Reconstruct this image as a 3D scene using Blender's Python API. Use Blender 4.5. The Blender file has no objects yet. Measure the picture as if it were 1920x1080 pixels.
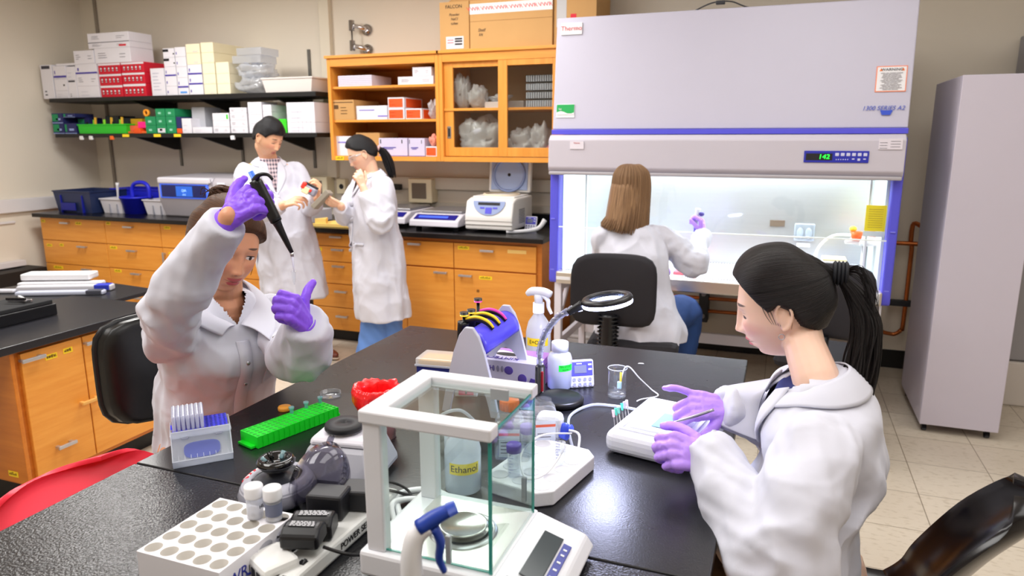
import bpy, bmesh, math, random
import numpy as np
from mathutils import Vector, Matrix, Euler, noise as mnoise
SC = bpy.context.scene
COL = SC.collection
PI = math.pi
random.seed(7)
V = Vector

# ---------------------------------------------------------------- camera
H = 1.6
def cam_axes(yaw, pitch, roll):
    cy, sy, cp, sp = math.cos(yaw), math.sin(yaw), math.cos(pitch), math.sin(pitch)
    f = V((sy*cp, cy*cp, -sp)); r = V((cy, -sy, 0)); u = r.cross(f)
    return r*math.cos(roll)+u*math.sin(roll), -r*math.sin(roll)+u*math.cos(roll), f
cr_, cu_, cf_ = cam_axes(math.radians(-20.713), math.radians(11.986), math.radians(-.0766))
cd = bpy.data.cameras.new('camera'); cam = bpy.data.objects.new('camera', cd); COL.objects.link(cam)
M = Matrix((( cr_.x, cu_.x, -cf_.x, 0), (cr_.y, cu_.y, -cf_.y, 0), (cr_.z, cu_.z, -cf_.z, H), (0,0,0,1)))
cam.matrix_world = M
cd.sensor_width = 36; cd.lens = 36*1332.5/1920; cd.clip_start = .05
cd.dof.use_dof = True; cd.dof.focus_distance = 1.75; cd.dof.aperture_fstop = 5.0
SC.camera = cam

# ---------------------------------------------------------------- world and lights
w = bpy.data.worlds.new('world'); SC.world = w; w.use_nodes = True
w.node_tree.nodes['Background'].inputs[0].default_value = (.9,.93,1,1)
w.node_tree.nodes['Background'].inputs[1].default_value = .35
SC.view_settings.view_transform = 'Standard'; SC.view_settings.look = 'None'
SC.view_settings.gamma = 1; SC.view_settings.use_curve_mapping = False
SC.view_settings.exposure = 0.3
SC.cycles.transparent_max_bounces = 24; SC.cycles.max_bounces = 8
def area(name, loc, size, power, rot=(0,0,0), col=(1,1,1), spread=180):
    l = bpy.data.lights.new(name, 'AREA'); l.shape = 'RECTANGLE'; l.size, l.size_y = size
    l.energy = power; l.color = col; l.spread = math.radians(spread)
    o = bpy.data.objects.new(name, l); o.location = loc; o.rotation_euler = rot; COL.objects.link(o); return o
WARM = (1,.98,.955)
for i,(x,y,p) in enumerate([(-4.3,3.45,52),(-4.5,1.0,14),(-2.2,3.3,52),(-2.0,.3,46),(.2,2.6,24),(.2,.4,20),(2.0,2.2,16)]):
    area('ceiling_lamp', (x,y,2.97), (1.2,1.8) if x > -4.2 else (.38,.85), p, col=WARM)

# ---------------------------------------------------------------- colour and materials
def lin(c):
    out = []
    for v in c[:3]:
        v = v/255.0
        out.append(v/12.92 if v <= .04045 else ((v+.055)/1.055)**2.4)
    return (*out, 1)
_mats = {}
def mat(name, rgb, rough=.5, metal=0., var=.0, vscale=6., bump=0., bscale=60., spec=.5, emit=None, estr=0, sss=0, coat=0, trans=0, ior=1.45, sheen=0, stretch=None):
    if name in _mats: return _mats[name]
    m = bpy.data.materials.new(name); m.use_nodes = True; nt = m.node_tree; N = nt.nodes; L = nt.links
    b = N['Principled BSDF']; b.inputs['Base Color'].default_value = lin(rgb)
    b.inputs['Roughness'].default_value = rough; b.inputs['Metallic'].default_value = metal
    b.inputs['Specular IOR Level'].default_value = spec; b.inputs['Coat Weight'].default_value = coat
    b.inputs['Transmission Weight'].default_value = trans; b.inputs['IOR'].default_value = ior
    b.inputs['Sheen Weight'].default_value = sheen
    if sss:
        b.inputs['Subsurface Weight'].default_value = sss; b.inputs['Subsurface Radius'].default_value = (.012,.005,.003); b.inputs['Subsurface Scale'].default_value = 1
    if emit: b.inputs['Emission Color'].default_value = lin(emit); b.inputs['Emission Strength'].default_value = estr
    tc = N.new('ShaderNodeTexCoord'); src = tc.outputs['Object']
    if stretch:
        mp = N.new('ShaderNodeMapping'); mp.inputs['Scale'].default_value = stretch; L.new(src, mp.inputs[0]); src = mp.outputs[0]
    if var or True:
        t = N.new('ShaderNodeTexNoise'); t.inputs['Scale'].default_value = vscale; t.inputs['Detail'].default_value = 5; L.new(src, t.inputs['Vector'])
        mx = N.new('ShaderNodeMix'); mx.data_type = 'RGBA'; c = lin(rgb)
        k = var if var else .02
        mx.inputs[6].default_value = tuple(max(0,v*(1-k)) for v in c[:3])+(1,); mx.inputs[7].default_value = tuple(min(1,v*(1+k)) for v in c[:3])+(1,)
        L.new(t.outputs[0], mx.inputs[0]); L.new(mx.outputs[2], b.inputs['Base Color'])
    if bump:
        t2 = N.new('ShaderNodeTexNoise'); t2.inputs['Scale'].default_value = bscale; t2.inputs['Detail'].default_value = 3; L.new(src, t2.inputs['Vector'])
        bp = N.new('ShaderNodeBump'); bp.inputs['Strength'].default_value = bump; bp.inputs['Distance'].default_value = .003
        L.new(t2.outputs[0], bp.inputs['Height']); L.new(bp.outputs[0], b.inputs['Normal'])
    _mats[name] = m; return m
def clear(name, tint=(255,255,255), gloss=.9, haze=0., rough=.03, ior=1.45, hcol=(240,244,250)):
    """thin clear sheet: straight-through with fresnel reflection and an optional milky share"""
    if name in _mats: return _mats[name]
    m = bpy.data.materials.new(name); m.use_nodes = True; nt = m.node_tree; N = nt.nodes; L = nt.links
    N.clear(); out = N.new('ShaderNodeOutputMaterial')
    tr = N.new('ShaderNodeBsdfTransparent'); tr.inputs[0].default_value = lin(tint)
    gl = N.new('ShaderNodeBsdfGlossy'); gl.inputs['Roughness'].default_value = rough; gl.inputs[0].default_value = (gloss,gloss,gloss,1)
    lw = N.new('ShaderNodeLayerWeight'); pw = N.new('ShaderNodeMath'); pw.operation = 'POWER'; pw.inputs[1].default_value = 4; L.new(lw.outputs['Facing'], pw.inputs[0])
    f0 = ((ior-1)/(ior+1))**2; fr = N.new('ShaderNodeMath'); fr.operation = 'MULTIPLY_ADD'; fr.inputs[1].default_value = .85; fr.inputs[2].default_value = f0; L.new(pw.outputs[0], fr.inputs[0])
    mx = N.new('ShaderNodeMixShader'); L.new(fr.outputs[0], mx.inputs[0]); 
    src = tr.outputs[0]
    if haze:
        df = N.new('ShaderNodeBsdfDiffuse'); df.inputs[0].default_value = lin(hcol)
        tl = N.new('ShaderNodeBsdfTranslucent'); tl.inputs[0].default_value = lin(hcol)
        m0 = N.new('ShaderNodeMixShader'); m0.inputs[0].default_value = .5; L.new(df.outputs[0], m0.inputs[1]); L.new(tl.outputs[0], m0.inputs[2])
        m1 = N.new('ShaderNodeMixShader'); m1.inputs[0].default_value = haze; L.new(src, m1.inputs[1]); L.new(m0.outputs[0], m1.inputs[2]); src = m1.outputs[0]
    L.new(src, mx.inputs[1]); L.new(gl.outputs[0], mx.inputs[2]); L.new(mx.outputs[0], out.inputs[0])
    _mats[name] = m; return m
def glow(name, rgb, s):
    if name in _mats: return _mats[name]
    m = mat(name, rgb, emit=rgb, estr=s); return m
def wood(name, rgb, dark, axis=2, rough=.38):
    if name in _mats: return _mats[name]
    m = bpy.data.materials.new(name); m.use_nodes = True; nt = m.node_tree; N = nt.nodes; L = nt.links; b = N['Principled BSDF']
    tc = N.new('ShaderNodeTexCoord'); mp = N.new('ShaderNodeMapping'); s = [14,14,14]; s[axis] = 1.1; mp.inputs['Scale'].default_value = s
    L.new(tc.outputs['Object'], mp.inputs[0])
    t = N.new('ShaderNodeTexNoise'); t.inputs['Scale'].default_value = 2.2; t.inputs['Detail'].default_value = 8; t.inputs['Roughness'].default_value = .65; L.new(mp.outputs[0], t.inputs[0])
    r = N.new('ShaderNodeValToRGB'); r.color_ramp.elements[0].position = .3; r.color_ramp.elements[0].color = lin(dark); r.color_ramp.elements[1].position = .72; r.color_ramp.elements[1].color = lin(rgb)
    L.new(t.outputs[0], r.inputs[0]); L.new(r.outputs[0], b.inputs['Base Color']); b.inputs['Roughness'].default_value = rough
    _mats[name] = m; return m

# ---------------------------------------------------------------- mesh builder
def prim(fn):
    """build the primitive in a mesh of its own, then append it"""
    def w(s, *a, **k):
        real = s.bm; s.bm = bmesh.new(); fn(s, *a, **k); t = s.bm; s.bm = real
        vm = {v: real.verts.new(v.co) for v in t.verts}
        for f in t.faces:
            try: g = real.faces.new([vm[v] for v in f.verts])
            except ValueError: continue
            g.material_index = f.material_index; g.smooth = f.smooth
        t.free(); return s
    return w
class MB:
    def __init__(s): s.bm = bmesh.new()
    def _new(s, n0, f0, mi, M, smooth=False):
        s.bm.verts.ensure_lookup_table(); s.bm.faces.ensure_lookup_table()
        vs = s.bm.verts[n0:]
        if M is not None: bmesh.ops.transform(s.bm, matrix=M, verts=vs)
        for f in s.bm.faces[f0:]: f.material_index = mi; f.smooth = smooth
    @prim
    def box(s, c, size, bev=0., mi=0, M=None, rz=0, seg=2, smooth=False):
        n0, f0 = len(s.bm.verts), len(s.bm.faces)
        r = bmesh.ops.create_cube(s.bm, size=1); vs = r['verts']
        for v in vs: v.co = V((v.co.x*size[0], v.co.y*size[1], v.co.z*size[2]))
        if bev:
            es = list({e for v in vs for e in v.link_edges})
            bmesh.ops.bevel(s.bm, geom=es, offset=min(bev, min(size)*.49), segments=seg, affect='EDGES', profile=.5)
        T = Matrix.Translation(V(c)) @ Matrix.Rotation(rz, 4, 'Z')
        s._new(n0, f0, mi, (M @ T) if M is not None else T, smooth or False); return s
    def bb(s, x0, x1, y0, y1, z0, z1, bev=0., mi=0, M=None, seg=2):
        return s.box(((x0+x1)/2,(y0+y1)/2,(z0+z1)/2), (abs(x1-x0),abs(y1-y0),abs(z1-z0)), bev, mi, M, 0, seg)
    @prim
    def lathe(s, prof, n=32, mi=0, M=None, smooth=True, closed=False):
        """prof = [(r,z)...] about local Z"""
        n0, f0 = len(s.bm.verts), len(s.bm.faces); rings = []
        for (r, z) in prof:
            if r < 1e-6: rings.append([s.bm.verts.new((0,0,z))])
            else: rings.append([s.bm.verts.new((r*math.cos(2*PI*i/n), r*math.sin(2*PI*i/n), z)) for i in range(n)])
        prs = list(zip(rings[:-1], rings[1:]))
        if closed: prs.append((rings[-1], rings[0]))
        for a, b in prs:
            for i in range(n):
                j = (i+1) % n
                if len(a) == 1 and len(b) == 1: continue
                if len(a) == 1: s.bm.faces.new((a[0], b[j], b[i]))
                elif len(b) == 1: s.bm.faces.new((a[i], a[j], b[0]))
                else: s.bm.faces.new((a[i], a[j], b[j], b[i]))
        s._new(n0, f0, mi, M, smooth); return s
    def cyl(s, p0, p1, r0, r1=None, n=20, mi=0, M=None, smooth=True, caps=True):
        p0, p1 = V(p0), V(p1); r1 = r0 if r1 is None else r1; d = p1-p0; L = d.length
        T = Matrix.Translation(p0) @ d.to_track_quat('Z','Y').to_matrix().to_4x4()
        if M is not None: T = M @ T
        pr = [(r0,0),(r1,L)]
        if caps: pr = [(0,0),(r0,0)] + [(r0,0)] + [(r1,L)] + [(r1,L),(0,L)]
        return s.lathe(pr, n, mi, T, smooth)
    @prim
    def tube(s, pts, r, n=10, mi=0, M=None, smooth=True, cap=True, sub=6, aspect=1., up=None):
        """smooth tube through pts; r number or list"""
        P, R = spline(pts, r, sub) if sub > 1 else ([V(p) for p in pts], r if hasattr(r,'__len__') else [r]*len(pts))
        n0, f0 = len(s.bm.verts), len(s.bm.faces); rings = []
        fr = frames(P, up)
        for p, rr, (u, v) in zip(P, R, fr):
            rings.append([s.bm.verts.new(p + u*(rr*math.cos(2*PI*i/n)) + v*(rr*aspect*math.sin(2*PI*i/n))) for i in range(n)])
        for a, b in zip(rings[:-1], rings[1:]):
            for i in range(n):
                j = (i+1) % n; s.bm.faces.new((a[i], a[j], b[j], b[i]))
        if cap: s.bm.faces.new(list(reversed(rings[0]))); s.bm.faces.new(rings[-1])
        s._new(n0, f0, mi, M, smooth); return s
    @prim
    def ell(s, c, r, mi=0, M=None, n=20, rot=None):
        n0, f0 = len(s.bm.verts), len(s.bm.faces)
        bmesh.ops.create_uvsphere(s.bm, u_segments=n, v_segments=max(6,n//2+2), radius=1)
        T = Matrix.Translation(V(c)) @ (rot.to_4x4() if rot is not None else Matrix.Identity(4)) @ Matrix.Diagonal((r[0],r[1],r[2],1))
        s._new(n0, f0, mi, (M @ T) if M is not None else T, True); return s
    @prim
    def prism(s, poly, z0, z1, mi=0, M=None, bev=0., smooth=False):
        """poly in XY, extruded z0..z1"""
        n0, f0 = len(s.bm.verts), len(s.bm.faces)
        a = [s.bm.verts.new((x,y,z0)) for x,y in poly]; b = [s.bm.verts.new((x,y,z1)) for x,y in poly]
        s.bm.faces.new(list(reversed(a))); s.bm.faces.new(b); k = len(poly)
        for i in range(k):
            j = (i+1) % k; s.bm.faces.new((a[i],a[j],b[j],b[i]))
        if bev:
            s.bm.edges.ensure_lookup_table()
            es = list({e for v in a+b for e in v.link_edges})
            bmesh.ops.bevel(s.bm, geom=es, offset=bev, segments=2, affect='EDGES', profile=.5)
        s._new(n0, f0, mi, M, smooth); return s
    @prim
    def hexa(s, b4, t4, mi=0, M=None, bev=0.):
        n0, f0 = len(s.bm.verts), len(s.bm.faces)
        a = [s.bm.verts.new(V(p)) for p in b4]; b = [s.bm.verts.new(V(p)) for p in t4]
        s.bm.faces.new(list(reversed(a))); s.bm.faces.new(b)
        for i in range(4):
            j = (i+1) % 4; s.bm.faces.new((a[i],a[j],b[j],b[i]))
        if bev:
            es = list({e for v in a+b for e in v.link_edges})
            bmesh.ops.bevel(s.bm, geom=es, offset=bev, segments=2, affect='EDGES', profile=.5)
        s._new(n0, f0, mi, M); return s
    @prim
    def grid(s, fn, nu, nv, mi=0, M=None, smooth=True, cu=False, cv=False):
        n0, f0 = len(s.bm.verts), len(s.bm.faces)
        g = [[s.bm.verts.new(V(fn(i/(nu if cu else nu-1), j/(nv if cv else nv-1)))) for j in range(nv)] for i in range(nu)]
        for i in range(nu if cu else nu-1):
            for j in range(nv if cv else nv-1):
                s.bm.faces.new((g[i][j], g[(i+1)%nu][j], g[(i+1)%nu][(j+1)%nv], g[i][(j+1)%nv]))
        s._new(n0, f0, mi, M, smooth); return s
    def mesh(s, name='m'):
        bmesh.ops.recalc_face_normals(s.bm, faces=s.bm.faces)
        me = bpy.data.meshes.new(name); s.bm.to_mesh(me); s.bm.free(); return me
def spline(pts, r, sub):
    P = [V(p) for p in pts]; n = len(P); R = list(r) if hasattr(r,'__len__') else [r]*n
    if n < 3: 
        out=[];ro=[]
        for k in range(sub+1): t=k/sub; out.append(P[0].lerp(P[1],t)); ro.append(R[0]*(1-t)+R[1]*t)
        return out, ro
    out, ro = [], []
    for i in range(n-1):
        p0, p1, p2, p3 = P[max(i-1,0)], P[i], P[i+1], P[min(i+2,n-1)]
        for k in range(sub):
            t = k/sub
            out.append(.5*((2*p1)+(-p0+p2)*t+(2*p0-5*p1+4*p2-p3)*t*t+(-p0+3*p1-3*p2+p3)*t**3)); ro.append(R[i]*(1-t)+R[i+1]*t)
    out.append(P[-1]); ro.append(R[-1]); return out, ro
def frames(P, up=None):
    out = []; u = None
    for i, p in enumerate(P):
        t = (P[min(i+1,len(P)-1)] - P[max(i-1,0)])
        t = t.normalized() if t.length > 1e-9 else V((0,0,1))
        if u is None:
            a = V(up) if up is not None else (V((0,0,1)) if abs(t.z) < .9 else V((1,0,0)))
            u = (a - t*a.dot(t)).normalized()
        else:
            u = (u - t*u.dot(t)); u = u.normalized() if u.length > 1e-9 else V((1,0,0))
        out.append((u, t.cross(u).normalized()))
    return out
def obj(name, mb, mats, parent=None, loc=(0,0,0), rot=(0,0,0), label=None):
    me = mb.mesh(name) if isinstance(mb, MB) else mb
    if not isinstance(mats, (list,tuple)): mats = [mats]
    for m in mats: me.materials.append(m)
    o = bpy.data.objects.new(name, me); COL.objects.link(o); o.location = loc; o.rotation_euler = rot
    if parent is not None: o.parent = parent
    if label: o['label'] = label
    return o
def thing(name, label, cat, loc=(0,0,0), rz=0., group=None):
    o = bpy.data.objects.new(name, None); COL.objects.link(o); o.location = loc; o.rotation_euler = (0,0,rz); o.empty_display_size = .05
    o['label'] = label; o['category'] = cat
    if group: o['group'] = group
    return o
def tag(o, label, cat, group=None, kind=None):
    o['label'] = label; o['category'] = cat
    if group: o['group'] = group
    if kind: o['kind'] = kind
    return o
def struct(name, mb, m, parent=None, label=None):
    o = obj(name, mb, m, parent); 
    if parent is None: o['kind'] = 'structure'
    if label: o['label'] = label
    return o
def dup_tree(o, parent=None):
    c = o.copy(); COL.objects.link(c)
    if parent is not None: c.parent = parent
    for ch in [k for k in bpy.data.objects if k.parent == o]: dup_tree(ch, c)
    return c
def text_mesh(txt, size, ext=.0004, bold=0.):
    cu = bpy.data.curves.new('t','FONT'); cu.body = txt; cu.size = size; cu.extrude = ext; cu.align_x = 'CENTER'; cu.align_y = 'CENTER'; cu.offset = bold
    o = bpy.data.objects.new('t', cu); COL.objects.link(o)
    me = bpy.data.meshes.new_from_object(o.evaluated_get(bpy.context.evaluated_depsgraph_get()))
    bpy.data.objects.remove(o); bpy.data.curves.remove(cu); return me
def lettering(txt, size, m, parent, M, name='lettering', shear=0., sx=1.):
    me = text_mesh(txt, size); 
    if shear or sx != 1: me.transform(Matrix(((sx,shear,0,0),(0,1,0,0),(0,0,1,0),(0,0,0,1))))
    me.transform(M); me.materials.append(m)
    o = bpy.data.objects.new(name, me); COL.objects.link(o); o.parent = parent; return o
def face_y(x, y, z, sc=1., flip=False):   # text plane facing -Y, upright
    return Matrix.Translation((x,y,z)) @ Matrix.Rotation(PI/2,4,'X')
def remesh(mb, voxel, smooth=2, lam=.5):
    """union of overlapping closed shells as one continuous surface; returns bpy mesh"""
    me = mb.mesh('r') if isinstance(mb, MB) else mb
    o = bpy.data.objects.new('r', me); COL.objects.link(o)
    md = o.modifiers.new('r','REMESH'); md.mode = 'VOXEL'; md.voxel_size = voxel; md.adaptivity = 0
    out = bpy.data.meshes.new_from_object(o.evaluated_get(bpy.context.evaluated_depsgraph_get()))
    bpy.data.objects.remove(o); bpy.data.meshes.remove(me)
    if smooth: msmooth(out, smooth, lam)
    out.polygons.foreach_set('use_smooth', [True]*len(out.polygons)); return out
def mco(me):
    a = np.empty(len(me.vertices)*3, dtype=np.float32); me.vertices.foreach_get('co', a); return a.reshape(-1,3).astype(np.float64)
def mset(me, a): me.vertices.foreach_set('co', a.astype(np.float32).ravel()); me.update()
def medges(me):
    e = np.empty(len(me.edges)*2, dtype=np.int32); me.edges.foreach_get('vertices', e); return e.reshape(-1,2)
def msmooth(me, it, lam=.5, mask=None, taubin=False):
    a = mco(me); e = medges(me); n = len(a); deg = np.bincount(e.ravel(), minlength=n).astype(float); deg[deg==0] = 1
    for k in range(it):
        s = np.empty_like(a)
        for c in range(3): s[:,c] = np.bincount(e[:,0], a[e[:,1],c], n) + np.bincount(e[:,1], a[e[:,0],c], n)
        d = s/deg[:,None]-a
        l = lam if not (taubin and k % 2) else -lam*1.04
        a += (d*l if mask is None else d*l*mask[:,None])
    mset(me, a)
def mnormals(me):
    a = np.empty(len(me.vertices)*3, dtype=np.float32); me.vertices.foreach_get('normal', a); return a.reshape(-1,3).astype(np.float64)
class Noise3:
    """fast value noise for numpy points"""
    def __init__(s, seed): s.t = np.random.RandomState(seed).rand(32,32,32)*2-1
    def __call__(s, p):
        p = np.asarray(p); i = np.floor(p).astype(int); f = p-i; f = f*f*(3-2*f); r = 0
        for dx in (0,1):
            for dy in (0,1):
                for dz in (0,1):
                    w = (f[:,0] if dx else 1-f[:,0])*(f[:,1] if dy else 1-f[:,1])*(f[:,2] if dz else 1-f[:,2])
                    r = r + w*s.t[(i[:,0]+dx)%32,(i[:,1]+dy)%32,(i[:,2]+dz)%32]
        return r
N3 = Noise3(3)
# ================================================================ materials shared
m_wall = mat('wall_paint', (226,217,202), .75, var=.03, vscale=1.5, bump=.05, bscale=80)
m_ceil = mat('ceiling_paint', (235,233,228), .8)
m_wood = wood('oak_front', (238,165,72), (222,142,50), 0)
m_woodv = wood('oak_upright', (238,165,72), (220,142,52), 2)
m_wooddk = wood('oak_deep', (216,130,40), (196,110,28), 0)
m_woodedge = mat('oak_gap', (120,72,28), .7)
m_black = mat('black_epoxy', (12,12,14), .22, bump=.25, bscale=500, spec=.5)
m_blackmat = mat('black_matte', (18,18,20), .6)
m_blackpl = mat('black_plastic', (16,16,20), .35)
m_white = mat('white_plastic', (232,232,236), .4)
m_whitem = mat('white_card', (232,230,236), .7)
m_metal = mat('steel', (190,190,195), .28, 1.)
m_chrome = mat('chrome', (215,215,220), .12, 1.)
m_tape = mat('yellow_tape', (248,214,40), .5)
m_ink = mat('black_ink', (25,25,30), .6)
m_bluein = mat('blue_ink', (40,40,160), .6)
m_redink = mat('red_ink', (225,40,60), .6)
m_purple = mat('violet_blue_paint', (88,86,214), .4)
m_handle = mat('aluminium_pull', (196,196,200), .35, .8)

# ---------------------------------------------------------------- room shell
WY, WX = 5.45, -6.62
def tile_mat():
    m = bpy.data.materials.new('floor_tile'); m.use_nodes = True; nt = m.node_tree; N = nt.nodes; L = nt.links; b = N['Principled BSDF']
    tc = N.new('ShaderNodeTexCoord'); mp = N.new('ShaderNodeMapping'); mp.inputs['Location'].default_value = (-.683,-3.128+.03,0)
    L.new(tc.outputs['Object'], mp.inputs[0])
    br = N.new('ShaderNodeTexBrick'); br.offset = 0; br.inputs['Scale'].default_value = 1; br.inputs['Brick Width'].default_value = .352; br.inputs['Row Height'].default_value = .352
    br.inputs['Mortar Size'].default_value = .0022; br.inputs['Mortar Smooth'].default_value = .1
    br.inputs['Color1'].default_value = lin((206,195,178)); br.inputs['Color2'].default_value = lin((199,187,170)); br.inputs['Mortar'].default_value = lin((135,122,104))
    L.new(mp.outputs[0], br.inputs[0])
    n = N.new('ShaderNodeTexNoise'); n.inputs['Scale'].default_value = 26; n.inputs['Detail'].default_value = 6; 
    mp2 = N.new('ShaderNodeMapping'); mp2.inputs['Scale'].default_value = (1,2.2,1); L.new(tc.outputs['Object'], mp2.inputs[0]); L.new(mp2.outputs[0], n.inputs[0])
    r = N.new('ShaderNodeValToRGB'); r.color_ramp.elements[0].position = .33; r.color_ramp.elements[0].color = (.72,.68,.62,1); r.color_ramp.elements[1].position = .46; r.color_ramp.elements[1].color = (1,1,1,1)
    L.new(n.outputs[0], r.inputs[0]); mx = N.new('ShaderNodeMix'); mx.data_type = 'RGBA'; mx.blend_type = 'MULTIPLY'; mx.inputs[0].default_value = .6
    L.new(br.outputs[0], mx.inputs[6]); L.new(r.outputs[0], mx.inputs[7]); L.new(mx.outputs[2], b.inputs['Base Color']); b.inputs['Roughness'].default_value = .32
    return m
struct('floor', MB().bb(WX-.2,3.2,-1.9,WY+.2,-.1,0), tile_mat())
struct('ceiling', MB().bb(WX-.2,3.2,-1.9,WY+.2,3.0,3.1), m_ceil)
struct('wall_back', MB().bb(WX-.2,3.2,WY,WY+.2,0,3.0), m_wall)
struct('wall_left', MB().bb(WX-.2,WX,-1.9,WY,0,3.0), m_wall)
struct('wall_right', MB().bb(3.0,3.2,-1.9,WY,0,3.0), m_wall)
struct('wall_front', MB().bb(WX-.2,3.2,-2.0,-1.9,0,3.0), m_wall)
m_blackbase = mat('black_rubber_base', (14,14,16), .5)
struct('baseboard_back', MB().bb(-1.5,3.0,WY-.012,WY,0,.13,.002), m_blackbase)
struct('baseboard_left', MB().bb(WX,WX+.012,-1.9,4.5,0,.13,.002), m_blackbase)
# vertical joint of the wall and the raceway above the counter
struct('trim_1', MB().bb(-3.80,-3.70,WY-.05,WY,1.25,3.0,.004), mat('cream_paint',(222,214,196),.6))
struct('trim_2', MB().bb(-6.42,-6.39,WY-.02,WY,.95,3.0), mat('grey_conduit',(150,140,128),.5))
m_race = mat('raceway_cream', (216,210,196), .5)
rw = MB(); rw.bb(-3.5,-1.45,WY-.045,WY,1.17,1.27,.004); rw.bb(-3.5,-1.45,WY-.02,WY,1.0,1.06,.003); struct('trim_3', rw, m_race)
rw = MB(); rw.bb(WX,WX+.05,1.5,WY-.02,.93,1.05,.005); rw.bb(WX,WX+.09,1.5,4.5,.44,.49,.004); rw.bb(WX,WX+.02,1.5,4.5,.83,.85,.003); struct('trim_4', rw, mat('raceway_pale',(222,218,220),.5))
# copper pipes low on the wall behind the hood, with clamps
m_copper = mat('copper', (190,110,62), .3, 1., var=.25, vscale=14)
t = thing('copper_pipe','pair of copper pipes running along the wall under and beside the safety cabinet','pipe',(0,WY-.09,0))
obj('pipe_run', MB().tube([(-1.2,0,.42),(.62,0,.42)], .014, 10, sub=2), m_copper, t)
p2 = MB(); p2.tube([(-1.2,0,.32),(.40,0,.32),(.74,0,.27),(.8,0,.27),(.83,0,.30),(.84,0,.34),(.84,0,.86),(.83,0,.9)], .014, 10, sub=4); p2.tube([(.66,-.01,.9),(.80,-.01,.9),(.90,-.02,.9)], .015,10,sub=3); p2.tube([(.83,-.0,.9),(.83,0,1.02),(.86,-.02,1.03),(.95,-.1,.96)], .015,10,sub=3)
obj('pipe_riser', p2, m_copper, t)
cl = MB()
cl.bb(-.49-.035,-.49+.035,-.03,.085,.24,.5,.006)
obj('wall_clamp', MB().bb(.74,.98,-.03,.02,.47,.51,.004), mat('dark_bracket',(48,50,55),.5), t)
obj('pipe_clamp', cl, mat('dark_bracket',(48,50,55),.5), t)
bt = MB(); [bt.cyl((-.49,-.03,z),(-.49,-.05,z),.017,n=12) for z in (.29,.46)]; obj('clamp_bolt', bt, m_metal, t)
# wall valve
t = thing('wall_valve','chrome twin pipe valve fixed high on the beige wall left of the wall cupboard','valve',(-3.44,WY,2.36))
for z0,k in ((.13,0),(-.03,1)):
    f = MB(); f.cyl((.09,0,z0-.01),(.09,-.02,z0-.01),.045,n=24); f.tube([(.09,-.01,z0-.01),(.07,-.07,z0),(.0,-.09,z0+.02)],.018,12,sub=3); f.cyl((-.01,-.09,z0-.02),(-.01,-.09,z0+.06),.024,n=16); obj('valve_body', f, m_chrome, t)
obj('valve_rod', MB().cyl((-.01,-.09,-.01),(-.01,-.09,.13),.007,n=8), m_chrome, t)
# ================================================================ back counter and drawers
CF = 4.62
ct = MB(); ct.bb(-6.46,-1.50,4.56,WY-.01,.885,.92,.004)
tag(obj('worktop', ct, m_black), 'long black worktop along the back wall over the oak drawers', 'countertop')
bs = MB(); bs.bb(-3.3,-1.50,WY-.075,WY-.048,.92,1.0,.002); tag(obj('splashback', bs, m_black), 'black upstand behind the white centrifuge at the back of the worktop', 'splashback')
def pull(x, z, w=.105, horiz=True):
    p = MB()
    if horiz:
        p.bb(x-w/2,x+w/2,-.034,-.022,z-.008,z+.008,.003); p.bb(x-w/2+.006,x-w/2+.02,-.028,.004,z-.005,z+.005); p.bb(x+w/2-.02,x+w/2-.006,-.028,.004,z-.005,z+.005)
    else:
        p.bb(x-.008,x+.008,-.034,-.022,z-w/2,z+w/2,.003); p.bb(x-.005,x+.005,-.028,.004,z-w/2+.006,z-w/2+.02); p.bb(x-.005,x+.005,-.028,.004,z+w/2-.02,z+w/2-.006)
    return p
m_tapeink = mat('tape_ink',(120,90,20),.6)
def tape(x, z, w, h=.026, parent=None, rot=0, words=True):
    T = Matrix.Translation((x,0,z)) @ Matrix.Rotation(rot,4,'Y')
    b = MB(); b.bb(-w/2,w/2,-.0016,.001,-h/2,h/2, mi=0, M=T)
    if words:
        k = max(2,int(w/.012))
        for i in range(k):
            x0 = -w/2+w*.1+i*w*.8/k; b.bb(x0,x0+w*.8/k*.6,-.0024,-.001,-h*.18,h*(.1+.12*((i*7)%3)), mi=1, M=T)
    return obj('tape_label', b, [m_tape, m_tapeink], parent)
def base_unit(name, label, x0, x1, fronts, side_wood=m_wooddk, fm=m_wood, group='oak base cabinets along the back wall', z0=.1, z1=.883, depth=.75, Y=CF):
    """fronts: list of (kind, xa, xb, za, zb, pulls[(x,z,horiz)], tapes[(x,z,w)])"""
    t = thing(name, label, 'cabinet', (x0, Y, 0), 0, group); W = x1-x0
    c = MB(); c.bb(.001,W-.001,.02,depth,z0,z1); obj('carcass', c, side_wood, t)
    k = MB(); k.bb(.001,W-.001,.075,depth,0,z0); obj('plinth', k, m_blackbase, t)
    for kind,xa,xb,za,zb,pls,tps in fronts:
        f = MB(); f.bb(xa-x0+.003,xb-x0-.003,0,.022,za+.003,zb-.003,.0025); fo = obj(kind, f, fm, t)
        for (x,z,hz) in pls: obj('handle', pull(x-x0,z,horiz=hz), m_handle, fo)
        for (x,z,w_) in tps: tape(x-x0,z,w_,parent=fo)
    return t
base_unit('drawer_cabinet','oak drawer unit at the far left end of the back worktop', -6.44,-5.63,[
 ('drawer',-6.44,-5.63,.67,.88,[(-6.1,.84,1)],[(-6.4,.845,.05),(-5.95,.84,.075)]),
 ('drawer',-6.44,-5.63,.45,.67,[(-5.92,.63,1)],[(-6.36,.62,.07),(-6.2,.63,.05)]),
 ('drawer',-6.44,-5.63,.24,.45,[(-5.9,.42,1)],[(-6.28,.415,.12)]),
 ('drawer',-6.44,-5.63,.1,.24,[(-5.9,.20,1)],[])])
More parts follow.
